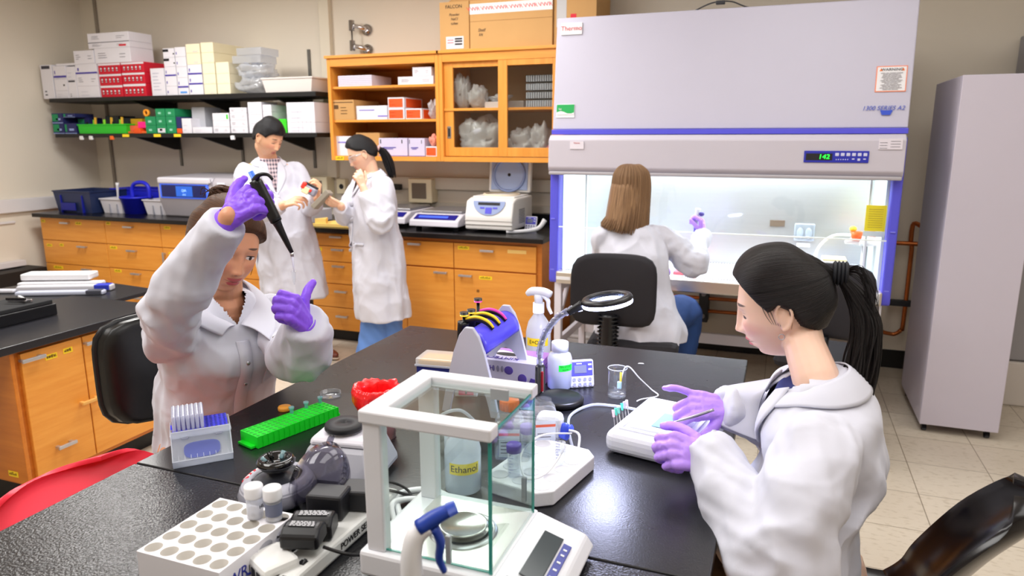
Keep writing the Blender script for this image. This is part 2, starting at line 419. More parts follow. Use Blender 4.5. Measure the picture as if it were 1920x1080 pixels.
base_unit('drawer_cabinet','second oak drawer unit from the left, under the blue caddy', -5.63,-4.98,[
 ('drawer',-5.63,-4.98,.67,.88,[(-5.33,.835,1)],[(-5.58,.855,.05)]),
 ('drawer',-5.63,-4.98,.455,.67,[(-5.32,.625,1)],[(-5.55,.64,.085)]),
 ('drawer',-5.63,-4.98,.243,.455,[(-5.3,.42,1)],[(-5.53,.43,.085)]),
 ('drawer',-5.63,-4.98,.1,.243,[(-5.3,.2,1)],[(-5.5,.215,.05)])])
base_unit('drawer_cabinet','oak drawer unit partly behind the seated woman with the pipette', -4.98,-4.2,[
 ('drawer',-4.98,-4.2,.67,.88,[(-4.6,.84,1)],[(-4.9,.845,.07)]),
 ('door',-4.98,-4.59,.1,.67,[(-4.95,.58,0)],[(-4.87,.62,.08)]),
 ('door',-4.59,-4.2,.1,.67,[(-4.63,.58,0)],[])])
base_unit('drawer_cabinet','oak drawer unit hidden mostly behind the standing man', -4.2,-3.5,[
 ('drawer',-4.2,-3.5,.67,.88,[(-3.85,.84,1)],[]),('drawer',-4.2,-3.5,.455,.67,[(-3.85,.62,1)],[(-3.6,.63,.06)]),('drawer',-4.2,-3.5,.26,.455,[(-3.85,.42,1)],[(-3.6,.40,.1)]),('drawer',-4.2,-3.5,.1,.26,[(-3.85,.22,1)],[])])
base_unit('drawer_cabinet','oak unit of five shallow drawers between the two standing people', -3.5,-2.98,[
 ('drawer',-3.5,-2.98,.773,.873,[(-3.19,.85,1)],[(-3.4,.84,.055)]),
 ('drawer',-3.5,-2.98,.651,.773,[(-3.18,.75,1)],[(-3.38,.745,.09)]),
 ('drawer',-3.5,-2.98,.475,.651,[(-3.18,.62,1)],[(-3.4,.615,.06)]),
 ('drawer',-3.5,-2.98,.285,.475,[(-3.17,.42,1)],[]),
 ('drawer',-3.5,-2.98,.1,.285,[(-3.17,.22,1)],[])])
base_unit('base_cabinet','oak cabinet behind the standing woman with one drawer over two doors', -2.98,-2.2,[
 ('drawer',-2.98,-2.2,.665,.855,[(-2.51,.83,1)],[]),
 ('door',-2.98,-2.6,.1,.66,[(-2.66,.63,1)],[]),('door',-2.6,-2.2,.1,.66,[(-2.30,.63,1)],[])], fm=m_wood)
c = base_unit('base_cabinet','oak cabinet at the right end of the worktop under the centrifuge', -2.2,-1.53,[
 ('drawer',-2.2,-1.565,.665,.855,[(-1.93,.81,1)],[(-2.12,.82,.09)]),
 ('door',-2.2,-1.565,.1,.66,[(-2.10,.62,1)],[(-1.95,.61,.1)])], fm=m_wood)
h = MB(); h.bb(.635,.645,-.012,.02,.4,.48,.002); h.bb(.635,.645,-.012,.02,.16,.24,.002); obj('hinge', h, mat('hinge_dark',(60,55,50),.4,.8), c)
f = MB(); f.bb(.18,.20,-.0012,.001,.50,.52); obj('lock', f, mat('lock_brass',(150,100,50),.4,.6), c)
tp = MB(); tp.bb(.42,.56,-.002,.001,.80,.825); obj('tape_label', tp, mat('pale_tape',(246,205,120),.5), c)

# ================================================================ wall cupboards
UF = 4.92; UD = WY-UF-.005
def cup(name,label,x0,x1,z0,z1,shelves):
    t = thing(name,label,'cabinet',(x0,UF,z0)); W = x1-x0; Hh = z1-z0
    c = MB(); c.bb(0,W,UD-.012,UD,0,Hh); obj('back_panel', c, m_wooddk if x0 < -3 else mat('back_beige',(196,166,128),.7), t)
    for a,b in ((0,.028),(W-.028,W)):
        s = MB(); s.bb(a,b,0,UD-.013,0.001,Hh-.001,.001); obj('side_panel', s, m_woodv, t)
    s = MB(); s.bb(0.029,W-.029,0,UD-.013,0,.035,.001); obj('bottom_panel', s, m_wood, t)
    s = MB(); s.bb(0.029,W-.029,0,UD-.013,Hh-.06,Hh,.001); s.bb(-.012,W+.012,-.018,UD-.013,Hh,Hh+.022,.003); obj('top_panel', s, m_wood, t)
    for z in shelves:
        s = MB(); s.bb(.029,W-.029,.02,UD-.013,z-.018-z0,z-z0,.001); obj('shelf', s, m_wood, t)
    return t
cL = cup('oak_cupboard','open oak wall cupboard with three levels of boxes',-3.41,-2.44,1.42,2.2,[1.99,1.735])
tape(.08,.017,.075,.03,cL).location.y = -.002
cR = cup('oak_cupboard','oak wall cupboard with two sliding glass doors',-2.438,-1.47,1.42,2.2,[1.81])
def sliding(x0,x1,y,lab,grip):
    d = bpy.data.objects.new('door', None); COL.objects.link(d); d.parent = cR; d['label'] = lab
    W = x1-x0; z0,z1 = .04,.735
    fr = MB(); st = .07
    fr.bb(x0,x0+st,y,y+.022,z0,z1,.002); fr.bb(x1-st,x1,y,y+.022,z0,z1,.002); fr.bb(x0+st,x1-st,y,y+.022,z0,z0+.065,.002); fr.bb(x0+st,x1-st,y,y+.022,z1-.055,z1,.002)
    obj('door_frame', fr, m_woodv, d)
    g = MB(); g.bb(x0+st-.005,x1-st+.005,y+.009,y+.013,z0+.06,z1-.05); obj('glass_pane', g, clear('cupboard_glass',(245,245,242)), d)
    if grip:
        h = MB(); h.bb(x0+.018,x0+.05,y-.003,y+.002,.17,.26,.003); h.bb(x0+.026,x0+.042,y-.006,y-.002,.185,.245,.004,mi=1); obj('finger_pull', h, [m_metal,m_ink], d)
sliding(.03,.53,.030,'left sliding glass door',True)
sliding(.47,.95,.004,'right sliding glass door',False)
tp = MB(); tp.bb(.86,.95,-.003,.001,.06,.08); tp.bb(.91,.95,-.0035,.001,.075,.105)
obj('tape_label', tp, m_tape, cR)
BOXES = [
 (-6.565, -6.413, 4.91, 0.2, 1.957, 2.2618, 'white_dark', 'only', 'tall narrow white box at the left end of the upper shelf', 'boxes stored on the upper wall shelf'),
 (-6.401, -6.236, 4.91, 0.25, 1.957, 2.0256, 'white', 'bottom', 'stack beside the tall narrow box at the left of the upper shelf', 'boxes stored on the upper wall shelf'),
 (-6.401, -6.236, 4.91, 0.25, 2.0266, 2.1292, 'white_dot', 'second from bottom', 'stack beside the tall narrow box at the left of the upper shelf', 'boxes stored on the upper wall shelf'),
 (-6.401, -6.236, 4.91, 0.25, 2.1302, 2.143, 'white', 'third from bottom', 'stack beside the tall narrow box at the left of the upper shelf', 'boxes stored on the upper wall shelf'),
 (-6.401, -6.236, 4.91, 0.25, 2.144, 2.2456, 'purple_foot', 'top', 'stack beside the tall narrow box at the left of the upper shelf', 'boxes stored on the upper wall shelf'),
 (-6.232, -6.117, 4.91, 0.25, 1.957, 2.1184, 'white_dark', 'bottom', 'narrow stack left of the big white cartons on the upper shelf', 'boxes stored on the upper wall shelf'),
 (-6.232, -6.117, 4.91, 0.25, 2.1194, 2.2367, 'white', 'top', 'narrow stack left of the big white cartons on the upper shelf', 'boxes stored on the upper wall shelf'),
 (-6.113, -5.846, 4.91, 0.3, 1.957, 2.0584, 'white_wide', 'bottom', 'stack of wide cartons left of the red boxes', 'boxes stored on the upper wall shelf'),
 (-6.113, -5.846, 4.91, 0.3, 2.0594, 2.1667, 'white_ink', 'middle', 'stack of wide cartons left of the red boxes', 'boxes stored on the upper wall shelf'),
 (-6.113, -5.846, 4.91, 0.3, 2.1677, 2.254, 'purple_foot', 'top', 'stack of wide cartons left of the red boxes', 'boxes stored on the upper wall shelf'),
 (-6.113, -5.863, 4.91, 0.3, 2.2559, 2.3685, 'white_ink', 'only', 'small carton lying on the wide carton stack, left', 'boxes stored on the upper wall shelf'),
 (-5.853, -5.423, 4.91, 0.25, 2.277, 2.3769, 'white_ink', 'only', 'wide flat carton resting above the red boxes', 'boxes stored on the upper wall shelf'),
 (-5.917, -5.423, 4.91, 0.25, 2.3779, 2.4291, 'white_red', 'bottom', 'pair of cartons crowning the left heap of the upper shelf', 'boxes stored on the upper wall shelf'),
 (-5.917, -5.423, 4.91, 0.25, 2.4301, 2.507, 'white_ink', 'top', 'pair of cartons crowning the left heap of the upper shelf', 'boxes stored on the upper wall shelf'),
 (-5.827, -5.56, 4.91, 0.3, 1.957, 2.0594, 'red', 'bottom', 'left column of red boxes on the upper shelf', 'boxes stored on the upper wall shelf'),
 (-5.827, -5.56, 4.91, 0.3, 2.0604, 2.1567, 'red', 'middle', 'left column of red boxes on the upper shelf', 'boxes stored on the upper wall shelf'),
 (-5.827, -5.56, 4.91, 0.3, 2.1577, 2.2492, 'red', 'top', 'left column of red boxes on the upper shelf', 'boxes stored on the upper wall shelf'),
 (-5.549, -5.286, 4.91, 0.3, 1.957, 2.0658, 'red', 'bottom', 'right column of red boxes on the upper shelf', 'boxes stored on the upper wall shelf'),
 (-5.549, -5.286, 4.91, 0.3, 2.0668, 2.1603, 'red', 'middle', 'right column of red boxes on the upper shelf', 'boxes stored on the upper wall shelf'),
 (-5.549, -5.286, 4.91, 0.3, 2.1613, 2.2489, 'red', 'top', 'right column of red boxes on the upper shelf', 'boxes stored on the upper wall shelf'),
 (-5.221, -5.067, 4.91, 0.3, 1.957, 2.1868, 'white_mottle', 'only', 'upright white box right of the red boxes', 'boxes stored on the upper wall shelf'),
 (-5.056, -4.931, 4.91, 0.25, 1.957, 2.0336, 'purple', 'bottom', 'leftmost stack of white boxes with violet print', 'boxes stored on the upper wall shelf'),
 (-5.056, -4.931, 4.91, 0.25, 2.0346, 2.1172, 'purple', 'second from bottom', 'leftmost stack of white boxes with violet print', 'boxes stored on the upper wall shelf'),
 (-5.056, -4.931, 4.91, 0.25, 2.1182, 2.1938, 'purple_foot', 'middle', 'leftmost stack of white boxes with violet print', 'boxes stored on the upper wall shelf'),
 (-5.056, -4.931, 4.91, 0.25, 2.1948, 2.2699, 'purple_dark', 'second from top', 'leftmost stack of white boxes with violet print', 'boxes stored on the upper wall shelf'),
 (-5.056, -4.931, 4.91, 0.25, 2.2709, 2.3456, 'purple_dark', 'top', 'leftmost stack of white boxes with violet print', 'boxes stored on the upper wall shelf'),
 (-4.924, -4.807, 4.91, 0.25, 1.957, 2.0177, 'blue_lid', 'bottom', 'second stack of white boxes with violet print', 'boxes stored on the upper wall shelf'),
 (-4.924, -4.807, 4.91, 0.25, 2.0187, 2.1007, 'purple_foot', 'second from bottom', 'second stack of white boxes with violet print', 'boxes stored on the upper wall shelf'),
 (-4.924, -4.807, 4.91, 0.25, 2.1017, 2.1896, 'purple', 'middle', 'second stack of white boxes with violet print', 'boxes stored on the upper wall shelf'),
 (-4.924, -4.807, 4.91, 0.25, 2.1906, 2.2714, 'purple', 'second from top', 'second stack of white boxes with violet print', 'boxes stored on the upper wall shelf'),
 (-4.924, -4.807, 4.91, 0.25, 2.2724, 2.3503, 'purple', 'top', 'second stack of white boxes with violet print', 'boxes stored on the upper wall shelf'),
 (-4.801, -4.649, 4.91, 0.25, 1.957, 2.0401, 'purple', 'bottom', 'third stack, violet printed below and cream above', 'boxes stored on the upper wall shelf'),
 (-4.801, -4.649, 4.91, 0.25, 2.0411, 2.1223, 'purple_foot', 'second from bottom', 'third stack, violet printed below and cream above', 'boxes stored on the upper wall shelf'),
 (-4.801, -4.649, 4.91, 0.25, 2.1233, 2.204, 'purple_foot', 'middle', 'third stack, violet printed below and cream above', 'boxes stored on the upper wall shelf'),
 (-4.801, -4.649, 4.91, 0.25, 2.205, 2.2951, 'cream', 'second from top', 'third stack, violet printed below and cream above', 'boxes stored on the upper wall shelf'),
 (-4.801, -4.649, 4.91, 0.25, 2.2961, 2.3695, 'cream', 'top', 'third stack, violet printed below and cream above', 'boxes stored on the upper wall shelf'),
 (-4.64, -4.507, 4.91, 0.45, 1.957, 2.0394, 'cream', 'bottom', 'left stack of cream boxes', 'boxes stored on the upper wall shelf'),
 (-4.64, -4.507, 4.91, 0.45, 2.0404, 2.1234, 'cream', 'second from bottom', 'left stack of cream boxes', 'boxes stored on the upper wall shelf'),
 (-4.64, -4.507, 4.91, 0.45, 2.1244, 2.2106, 'cream', 'middle', 'left stack of cream boxes', 'boxes stored on the upper wall shelf'),
 (-4.64, -4.507, 4.91, 0.45, 2.2116, 2.2934, 'cream', 'second from top', 'left stack of cream boxes', 'boxes stored on the upper wall shelf'),
 (-4.64, -4.507, 4.91, 0.45, 2.2944, 2.3745, 'cream', 'top', 'left stack of cream boxes', 'boxes stored on the upper wall shelf'),
 (-4.499, -4.36, 4.91, 0.45, 1.957, 2.0387, 'cream', 'bottom', 'right stack of cream boxes', 'boxes stored on the upper wall shelf'),
 (-4.499, -4.36, 4.91, 0.45, 2.0397, 2.1195, 'cream', 'middle', 'right stack of cream boxes', 'boxes stored on the upper wall shelf'),
 (-4.499, -4.36, 4.91, 0.45, 2.1205, 2.2122, 'cream', 'top', 'right stack of cream boxes', 'boxes stored on the upper wall shelf'),
 (-6.497, -6.353, 4.91, 0.2, 1.636, 1.7322, 'bluegreen', 'bottom', 'leftmost column of dark blue and green boxes', 'boxes stored on the lower wall shelf'),
 (-6.497, -6.353, 4.91, 0.2, 1.7332, 1.8244, 'bluegreen', 'top', 'leftmost column of dark blue and green boxes', 'boxes stored on the lower wall shelf'),
 (-6.345, -6.191, 4.91, 0.2, 1.636, 1.7314, 'blueblue', 'bottom', 'second column of dark blue boxes', 'boxes stored on the lower wall shelf'),
 (-6.345, -6.191, 4.91, 0.2, 1.7324, 1.82, 'blueblue', 'top', 'second column of dark blue boxes', 'boxes stored on the lower wall shelf'),
 (-6.315, -6.169, 5.03, 0.15, 1.636, 1.7854, 'bluegreen', 'only', 'dark green box behind the bright green tray', 'boxes stored on the lower wall shelf'),
 (-5.486, -5.403, 4.91, 0.2, 1.636, 1.6826, 'orange', 'only', 'small orange box near the pink box', 'boxes stored on the lower wall shelf'),
 (-5.339, -5.217, 4.91, 0.2, 1.636, 1.7063, 'green', 'bottom', 'left column of green boxes on the lower shelf', 'boxes stored on the lower wall shelf'),
 (-5.339, -5.217, 4.91, 0.2, 1.7073, 1.7826, 'green', 'top', 'left column of green boxes on the lower shelf', 'boxes stored on the lower wall shelf'),
 (-5.21, -5.102, 4.91, 0.2, 1.636, 1.7085, 'greengrey', 'bottom', 'middle column of green boxes on the lower shelf', 'boxes stored on the lower wall shelf'),
 (-5.21, -5.102, 4.91, 0.2, 1.7095, 1.7816, 'green', 'middle', 'middle column of green boxes on the lower shelf', 'boxes stored on the lower wall shelf'),
 (-5.21, -5.102, 4.91, 0.2, 1.7826, 1.8477, 'green', 'top', 'middle column of green boxes on the lower shelf', 'boxes stored on the lower wall shelf'),
 (-5.095, -4.989, 4.91, 0.2, 1.636, 1.7081, 'green', 'bottom', 'right column of green boxes on the lower shelf', 'boxes stored on the lower wall shelf'),
 (-5.095, -4.989, 4.91, 0.2, 1.7091, 1.7807, 'green', 'middle', 'right column of green boxes on the lower shelf', 'boxes stored on the lower wall shelf'),
 (-5.095, -4.989, 4.91, 0.2, 1.7817, 1.8464, 'green', 'top', 'right column of green boxes on the lower shelf', 'boxes stored on the lower wall shelf'),
 (-4.983, -4.927, 4.91, 0.2, 1.636, 1.6773, 'orange', 'bottom', 'narrow stack of an orange and a navy box', 'boxes stored on the lower wall shelf'),
 (-4.983, -4.927, 4.91, 0.2, 1.6783, 1.776, 'navy', 'top', 'narrow stack of an orange and a navy box', 'boxes stored on the lower wall shelf'),
 (-4.921, -4.814, 4.91, 0.2, 1.636, 1.7623, 'white', 'only', 'upright white box in front of the grey bins', 'boxes stored on the lower wall shelf'),
 (-4.899, -4.751, 5.01, 0.2, 1.636, 1.8595, 'grey', 'only', 'tall pale grey carton at the middle of the lower shelf', 'boxes stored on the lower wall shelf'),
 (-4.807, -4.592, 4.91, 0.2, 1.636, 1.6872, 'white', 'only', 'flat white box below the tall pale grey carton', 'boxes stored on the lower wall shelf'),
 (-4.579, -4.401, 4.91, 0.2, 1.636, 1.6865, 'white_ink', 'bottom', 'short stack of three flat white boxes', 'boxes stored on the lower wall shelf'),
 (-4.579, -4.401, 4.91, 0.2, 1.6875, 1.7392, 'white', 'middle', 'short stack of three flat white boxes', 'boxes stored on the lower wall shelf'),
 (-4.579, -4.401, 4.91, 0.2, 1.7402, 1.8017, 'white_greenend', 'top', 'short stack of three flat white boxes', 'boxes stored on the lower wall shelf'),
 (-4.392, -4.213, 4.91, 0.2, 1.636, 1.6847, 'white_ink', 'bottom', 'stack of four flat white boxes left of the man', 'boxes stored on the lower wall shelf'),
 (-4.392, -4.213, 4.91, 0.2, 1.6857, 1.7418, 'white_ink', 'second from bottom', 'stack of four flat white boxes left of the man', 'boxes stored on the lower wall shelf'),
 (-4.392, -4.213, 4.91, 0.2, 1.7428, 1.7987, 'white_ink', 'third from bottom', 'stack of four flat white boxes left of the man', 'boxes stored on the lower wall shelf'),
 (-4.392, -4.213, 4.91, 0.2, 1.7997, 1.844, 'white_ink', 'top', 'stack of four flat white boxes left of the man', 'boxes stored on the lower wall shelf'),
 (-4.2, -4.056, 4.91, 0.2, 1.636, 1.7833, 'white', 'bottom', 'stack directly above the man', 'boxes stored on the lower wall shelf'),
 (-4.2, -4.056, 4.91, 0.2, 1.7843, 1.8853, 'white', 'top', 'stack directly above the man', 'boxes stored on the lower wall shelf'),
 (-4.05, -3.959, 4.91, 0.2, 1.636, 1.7487, 'white', 'bottom', 'stack just right of the dark haired man', 'boxes stored on the lower wall shelf'),
 (-4.05, -3.959, 4.91, 0.2, 1.7497, 1.807, 'white', 'middle', 'stack just right of the dark haired man', 'boxes stored on the lower wall shelf'),
 (-4.05, -3.959, 4.91, 0.2, 1.808, 1.8626, 'white', 'top', 'stack just right of the dark haired man', 'boxes stored on the lower wall shelf'),
 (-3.951, -3.819, 4.91, 0.2, 1.636, 1.7479, 'brightgreen', 'only', 'bright green box beside the dark haired man', 'boxes stored on the lower wall shelf'),
 (-3.812, -3.539, 4.91, 0.25, 1.636, 1.7184, 'white_side', 'bottom', 'stack at the right end of the lower shelf', 'boxes stored on the lower wall shelf'),
 (-3.812, -3.539, 4.91, 0.25, 1.7194, 1.8763, 'white_side', 'top', 'stack at the right end of the lower shelf', 'boxes stored on the lower wall shelf'),
 (-3.341, -3.032, 4.96, 0.3, 1.99, 2.0727, 'tray_bag', 'only', 'bagged stack of white trays on the cupboard top level', 'boxes in the open wall cupboard'),
 (-2.806, -2.501, 4.96, 0.25, 1.99, 2.0495, 'white_ink', 'only', 'long flat white box at the right of the cupboard top level', 'boxes in the open wall cupboard'),
 (-2.679, -2.515, 4.96, 0.2, 2.0503, 2.1158, 'white_ink', 'only', 'small white box lying on the long flat white box', 'boxes in the open wall cupboard'),
 (-3.398, -3.19, 4.94, 0.38, 1.735, 1.8883, 'carton_print', 'only', 'brown printed carton at the left of the cupboard middle level', 'boxes in the open wall cupboard'),
 (-3.188, -2.907, 4.96, 0.3, 1.735, 1.841, 'white_violet', 'only', 'wide white box with violet print beside the brown carton', 'boxes in the open wall cupboard'),
 (-2.901, -2.755, 4.96, 0.3, 1.735, 1.8176, 'orange_white', 'bottom', 'left column of orange boxes in the cupboard', 'boxes in the open wall cupboard'),
 (-2.901, -2.755, 4.96, 0.3, 1.8186, 1.8996, 'orange_white', 'top', 'left column of orange boxes in the cupboard', 'boxes in the open wall cupboard'),
 (-2.75, -2.606, 4.96, 0.35, 1.735, 1.8149, 'orange_white', 'only', 'single orange box right of the orange column', 'boxes in the open wall cupboard'),
 (-3.387, -3.212, 4.96, 0.3, 1.456, 1.6091, 'white_violet', 'only', 'white box behind the standing womans forehead', 'boxes in the open wall cupboard'),
 (-3.232, -3.012, 5.01, 0.3, 1.456, 1.6355, 'carton', 'only', 'plain brown carton behind the standing womans hair', 'boxes in the open wall cupboard'),
 (-2.994, -2.738, 4.96, 0.3, 1.456, 1.5944, 'lavender', 'only', 'wide lavender printed box on the cupboard bottom level', 'boxes in the open wall cupboard'),
 (-2.731, -2.588, 4.96, 0.3, 1.456, 1.5926, 'lavender', 'only', 'narrow lavender printed box on the cupboard bottom level', 'boxes in the open wall cupboard'),
 (-2.568, -2.47, 4.93, 0.3, 1.456, 1.5316, 'orange_white', 'only', 'lone orange box at the right of the cupboard bottom level', 'boxes in the open wall cupboard'),
]
# ================================================================ wall shelves
SF = 4.88; m_shelf = mat('shelf_black',(20,20,22),.45)
for nm,lab,x0,x1,z in (('bracket_shelf','upper black wall shelf crowded with white and red boxes',-6.46,-3.5,1.957),('bracket_shelf','lower black wall shelf with green and white boxes',-6.44,-3.51,1.636)):
    t = thing(nm,lab,'shelf',(x0,SF,z),0,'black wall shelves'); W=x1-x0
    b = MB(); b.bb(0,W,0,.50,-.035,0,.003); obj('shelf_board', b, m_shelf, t)
    for bx in (-5.5,-4.75,-3.95):
        k = MB(); X=bx-x0
        k.prism([(0.06,-.035),(.555,-.035),(.555,-.15),(.5,-.15)], X-.012, X+.012, M=Matrix(((0,0,1,0),(1,0,0,0),(0,1,0,0),(0,0,0,1)))); obj('bracket', k, m_shelf, t)
    if z < 1.8:
        for i,(cx,mt) in enumerate([(-6.1,m_white),(-5.98,m_white),(-5.72,mat('clip_orange',(240,110,40),.5)),(-4.35,m_white),(-3.98,m_white)]):
            k = MB(); k.bb(cx-x0-.02,cx-x0+.02,-.01,.01,-.055,-.02,.005); obj('clip', k, mt, t)
        for cx in (-5.55,-5.18,-4.95): tp = MB(); tp.bb(cx-x0-.04,cx-x0+.04,-.0025,.001,-.03,-.006); obj('tape_label', tp, m_tape, t)
for i,x in enumerate((-5.5,-4.75,-3.95)):
    s = MB(); s.bb(x-.013,x+.013,WY-.015,WY-.001,1.33,2.35,.002)
    tag(obj('shelf_standard', s, mat('standard_grey',(110,108,104),.4,.6)), 'slotted metal upright behind the black shelves, '+('nearest the corner','middle of three','nearest the oak cupboard')[i], 'shelf upright', 'shelf uprights')
CB = dict(white=(226,224,232), cream=(238,228,196), grey=(176,178,184), red=(205,24,48), navy=(36,40,96), green=(30,140,88), orange=(238,88,30), carton=(196,150,92), lavender=(206,200,226), violet=(86,64,170))
def cbm(k): return mat('box_'+k, CB[k], .6, var=.04, vscale=9)
def shelf_box(o):
    x0,x1,y,d,z0,z1,st,pos,where,grp = o; W=x1-x0-.004; Hh=z1-z0
    b = MB(); L = [m_whitem, m_ink]; A=lambda a,c,e,f,mi,dp=.0015: b.bb(a*W,c*W,-dp,.002,e*Hh,f*Hh,mi=mi)
    base = cbm('white'); extra = [m_ink]
    rs = random.Random(int(abs(x0)*1000)+int(z0*1000))
    def lines(n, xa, xb, za, zb, mi=1):
        for i in range(n):
            zz = za+(zb-za)*i/max(1,n-1); A(xa, xa+(xb-xa)*rs.uniform(.5,1), zz, zz+.035, mi)
    b.bb(0,W,0,d,0,Hh,.0025)
    if st in ('white','white_wide','white_side'):
        extra=[mat('pale_print',(190,190,204),.6)]; lines(2,.15,.6,.2,.5)
        if st=='white_side': [b.bb(W*k-.001,W*k+.001,-.001,.002,0,Hh,mi=1) for k in (.4,.55,.7,.85)]
    elif st in ('white_ink','white_red'):
        extra=[mat('grey_print',(110,108,120),.6),mat('red_ink',(225,40,60),.6)]; lines(3,.1,.35,.35,.65); lines(2,.7,.9,.35,.55)
        if st=='white_red': A(.75,.92,.2,.5,2); A(.0,1,.9,1,1)
    elif st=='white_dark': A(.12,.85,.88,.97,1); extra=[mat('dark_print',(60,58,70),.6)]; lines(2,.2,.4,.1,.2)
    elif st=='white_dot': A(.7,.8,.4,.55,1)
    elif st=='white_mottle': extra=[mat('pale_print',(190,190,204),.6)]; lines(6,.15,.9,.2,.8)
    elif st=='purple_foot': A(0,1,0,.16,1); extra=[mat('violet_print',(70,56,160),.5)]; A(.1,.16,.3,.6,1)
    elif st=='purple': extra=[mat('violet_print',(70,56,160),.5)]; A(.1,.17,.25,.5,1)
    elif st=='purple_dark': extra=[m_ink]; A(.0,.5,.62,.9,1); A(.9,1,.3,.45,1)
    elif st=='blue_lid': extra=[mat('sky_print',(70,150,230),.5)]; A(.2,.85,.25,.5,1)
    elif st=='cream': base=cbm('cream'); extra=[mat('pale_print',(190,190,204),.6)]; lines(2,.5,.95,.1,.2)
    elif st=='red':
        base=cbm('red'); extra=[cbm('white'),mat('red_dark',(140,20,34),.5)]; A(0,1,.80,.97,1)
        for k in range(5): A(.08+k*.18,.17+k*.18,.2,.68,2); b.cyl(((.125+k*.18)*W,-.003,.5*Hh),((.125+k*.18)*W,.001,.5*Hh),.009,n=10,mi=1); A(.095+k*.18,.155+k*.18,.26,.32,1,.002)
    elif st in ('green','greengrey'):
        base=cbm('green'); extra=[mat('mint_print',(150,215,190),.6),cbm('white')]; A(.3,.6,.3,.55,1)
        if st=='greengrey': A(.1,.9,.1,.6,2); 
    elif st in ('bluegreen','blueblue'):
        base=cbm('navy'); extra=[cbm('green'),mat('pale_blue',(150,170,220),.6)]; A(.05,.6 if st=='bluegreen' else .2,.2,.9,1); A(.4,.8,.3,.5,2); A(0,1,0,.08,2)
    elif st=='navy': base=cbm('navy')
    elif st=='orange': base=cbm('orange')
    elif st=='grey': base=cbm('grey')
    elif st=='brightgreen': base=mat('lime_box',(60,205,40),.4)
    elif st=='white_greenend': extra=[mat('lime_box',(60,205,40),.4)]; A(.85,.95,.2,.8,1)
    elif st=='orange_white': extra=[cbm('orange'),mat('orange_deep',(170,60,20),.5)]; A(.06,.92,.1,.88,1); lines(2,.12,.5,.3,.6,2); b.bb(W-.001,W+.001,.03,d-.02,.08*Hh,.9*Hh,mi=1)
    elif st=='white_violet': extra=[mat('violet_soft',(130,120,205),.6)]; A(.7,1,.2,.3,1); A(.1,.6,.65,.72,1); 
    elif st=='lavender': base=cbm('lavender'); extra=[mat('violet_print',(70,56,160),.5),m_ink]; A(.15,.6,.45,.5,1); A(.2,.5,.38,.42,1); A(.05,.08,.7,.92,2); A(.8,.83,.7,.9,2); A(.0,1,.0,.03,1)
    elif st=='carton': base=cbm('carton')
    elif st=='carton_print':
        base=cbm('carton'); extra=[mat('brown_print',(90,62,30),.6)]; A(.1,.3,.55,.75,1); lines(3,.4,.8,.3,.6); A(.05,.95,.86,.9,1)
    elif st=='tray_bag': base=mat('tray_pale',(220,216,232),.35); [A(0,1,k/6,k/6+.02,1) for k in range(1,6)]; extra=[mat('tray_line',(150,146,165),.5)]
    mats=[base]+extra
    nm = 'cardboard_box'
    o = obj(nm, b, mats, None, (x0+.002,y,z0)); kind = {'red':'red and white','green':'green','greengrey':'green with a pale label','cream':'cream','orange':'orange','orange_white':'orange and white','lavender':'lavender','carton':'brown','carton_print':'brown','navy':'navy','brightgreen':'bright green','bluegreen':'dark green and blue','blueblue':'dark blue','grey':'grey','tray_bag':'pale plastic'}.get(st,{'purple_foot':'white with a violet band','purple_dark':'white with a black corner label','white_dark':'white with a dark label','blue_lid':'white with a sky blue mark','white_red':'white with a red mark'}.get(st,'white'))
    lab = where if pos=='only' else '%s box, %s in the %s'%(kind,pos,where.replace('stack of','pile of',1) if where.startswith('stack') else where)
    wds = lab.split(); tag(o, ' '.join(wds[:16]), 'box', grp); return (x0,x1,y,y+d,z0,z1,o)
placed = []
SZ = {'upper':1.957,'lower':1.636}
for bx in sorted(BOXES, key=lambda b:b[4]):
    x0,x1,y,d,z0,z1 = bx[:6]
    tops = [p[5] for p in placed if p[0] < x1-.01 and p[1] > x0+.01 and p[2] < y+d-.02 and p[3] > y+.02 and p[5] < z0+.06 and p[5] > z0-.04]
    if tops:
        nz = max(tops)+.0008; bx = (x0,x1,y,d,nz,z1,)+tuple(bx[6:])
    placed.append(shelf_box(bx))
def rb(x0,x1,y0,y1,z0,z1,m,name,lab,cat,grp=None,bev=.004):
    b = MB(); b.bb(0,x1-x0,0,y1-y0,0,z1-z0,bev); return tag(obj(name,b,m,None,(x0,y0,z0)),lab,cat,grp)
# bin with open top
def open_bin(W,D,Hh,th=.004,taper=.9,mi=0,bev=0.):
    b = MB(); tx,ty = W*(1-taper)/2, D*(1-taper)/2
    def q(s,z,ins): return [(tx*s+ins,ty*s+ins,z),(W-tx*s-ins,ty*s+ins,z),(W-tx*s-ins,D-ty*s-ins,z),(tx*s+ins,D-ty*s-ins,z)]
    lv = [q(1,0,0),q(0,Hh,0),q(0,Hh,th),q(1,th,th)]
    vs = [[b.bm.verts.new(p) for p in r] for r in lv]
    b.bm.faces.new(vs[0]); b.bm.faces.new(vs[3])
    for a,c in zip(vs[:-1],vs[1:]):
        for i in range(4): j=(i+1)%4; b.bm.faces.new((a[i],a[j],c[j],c[i]))
    for f in b.bm.faces: f.material_index = mi
    # lip
    for (a0,a1,b0,b1) in ((-.006,W+.006,-.006,.004),(-.006,W+.006,D-.004,D+.006),(-.006,.004,.004,D-.004),(W-.004,W+.006,.004,D-.004)): b.bb(a0,a1,b0,b1,Hh-.012,Hh,.002,mi=mi)
    return b
m_cleartray = mat('milky_tray',(226,228,236),.25)
tag(obj('storage_tray', open_bin(.49,.3,.115), mat('tray_cream',(226,218,214),.45), None, (-4.03,4.9,1.9575)), 'long off white open tray at the right end of the upper shelf','tray')
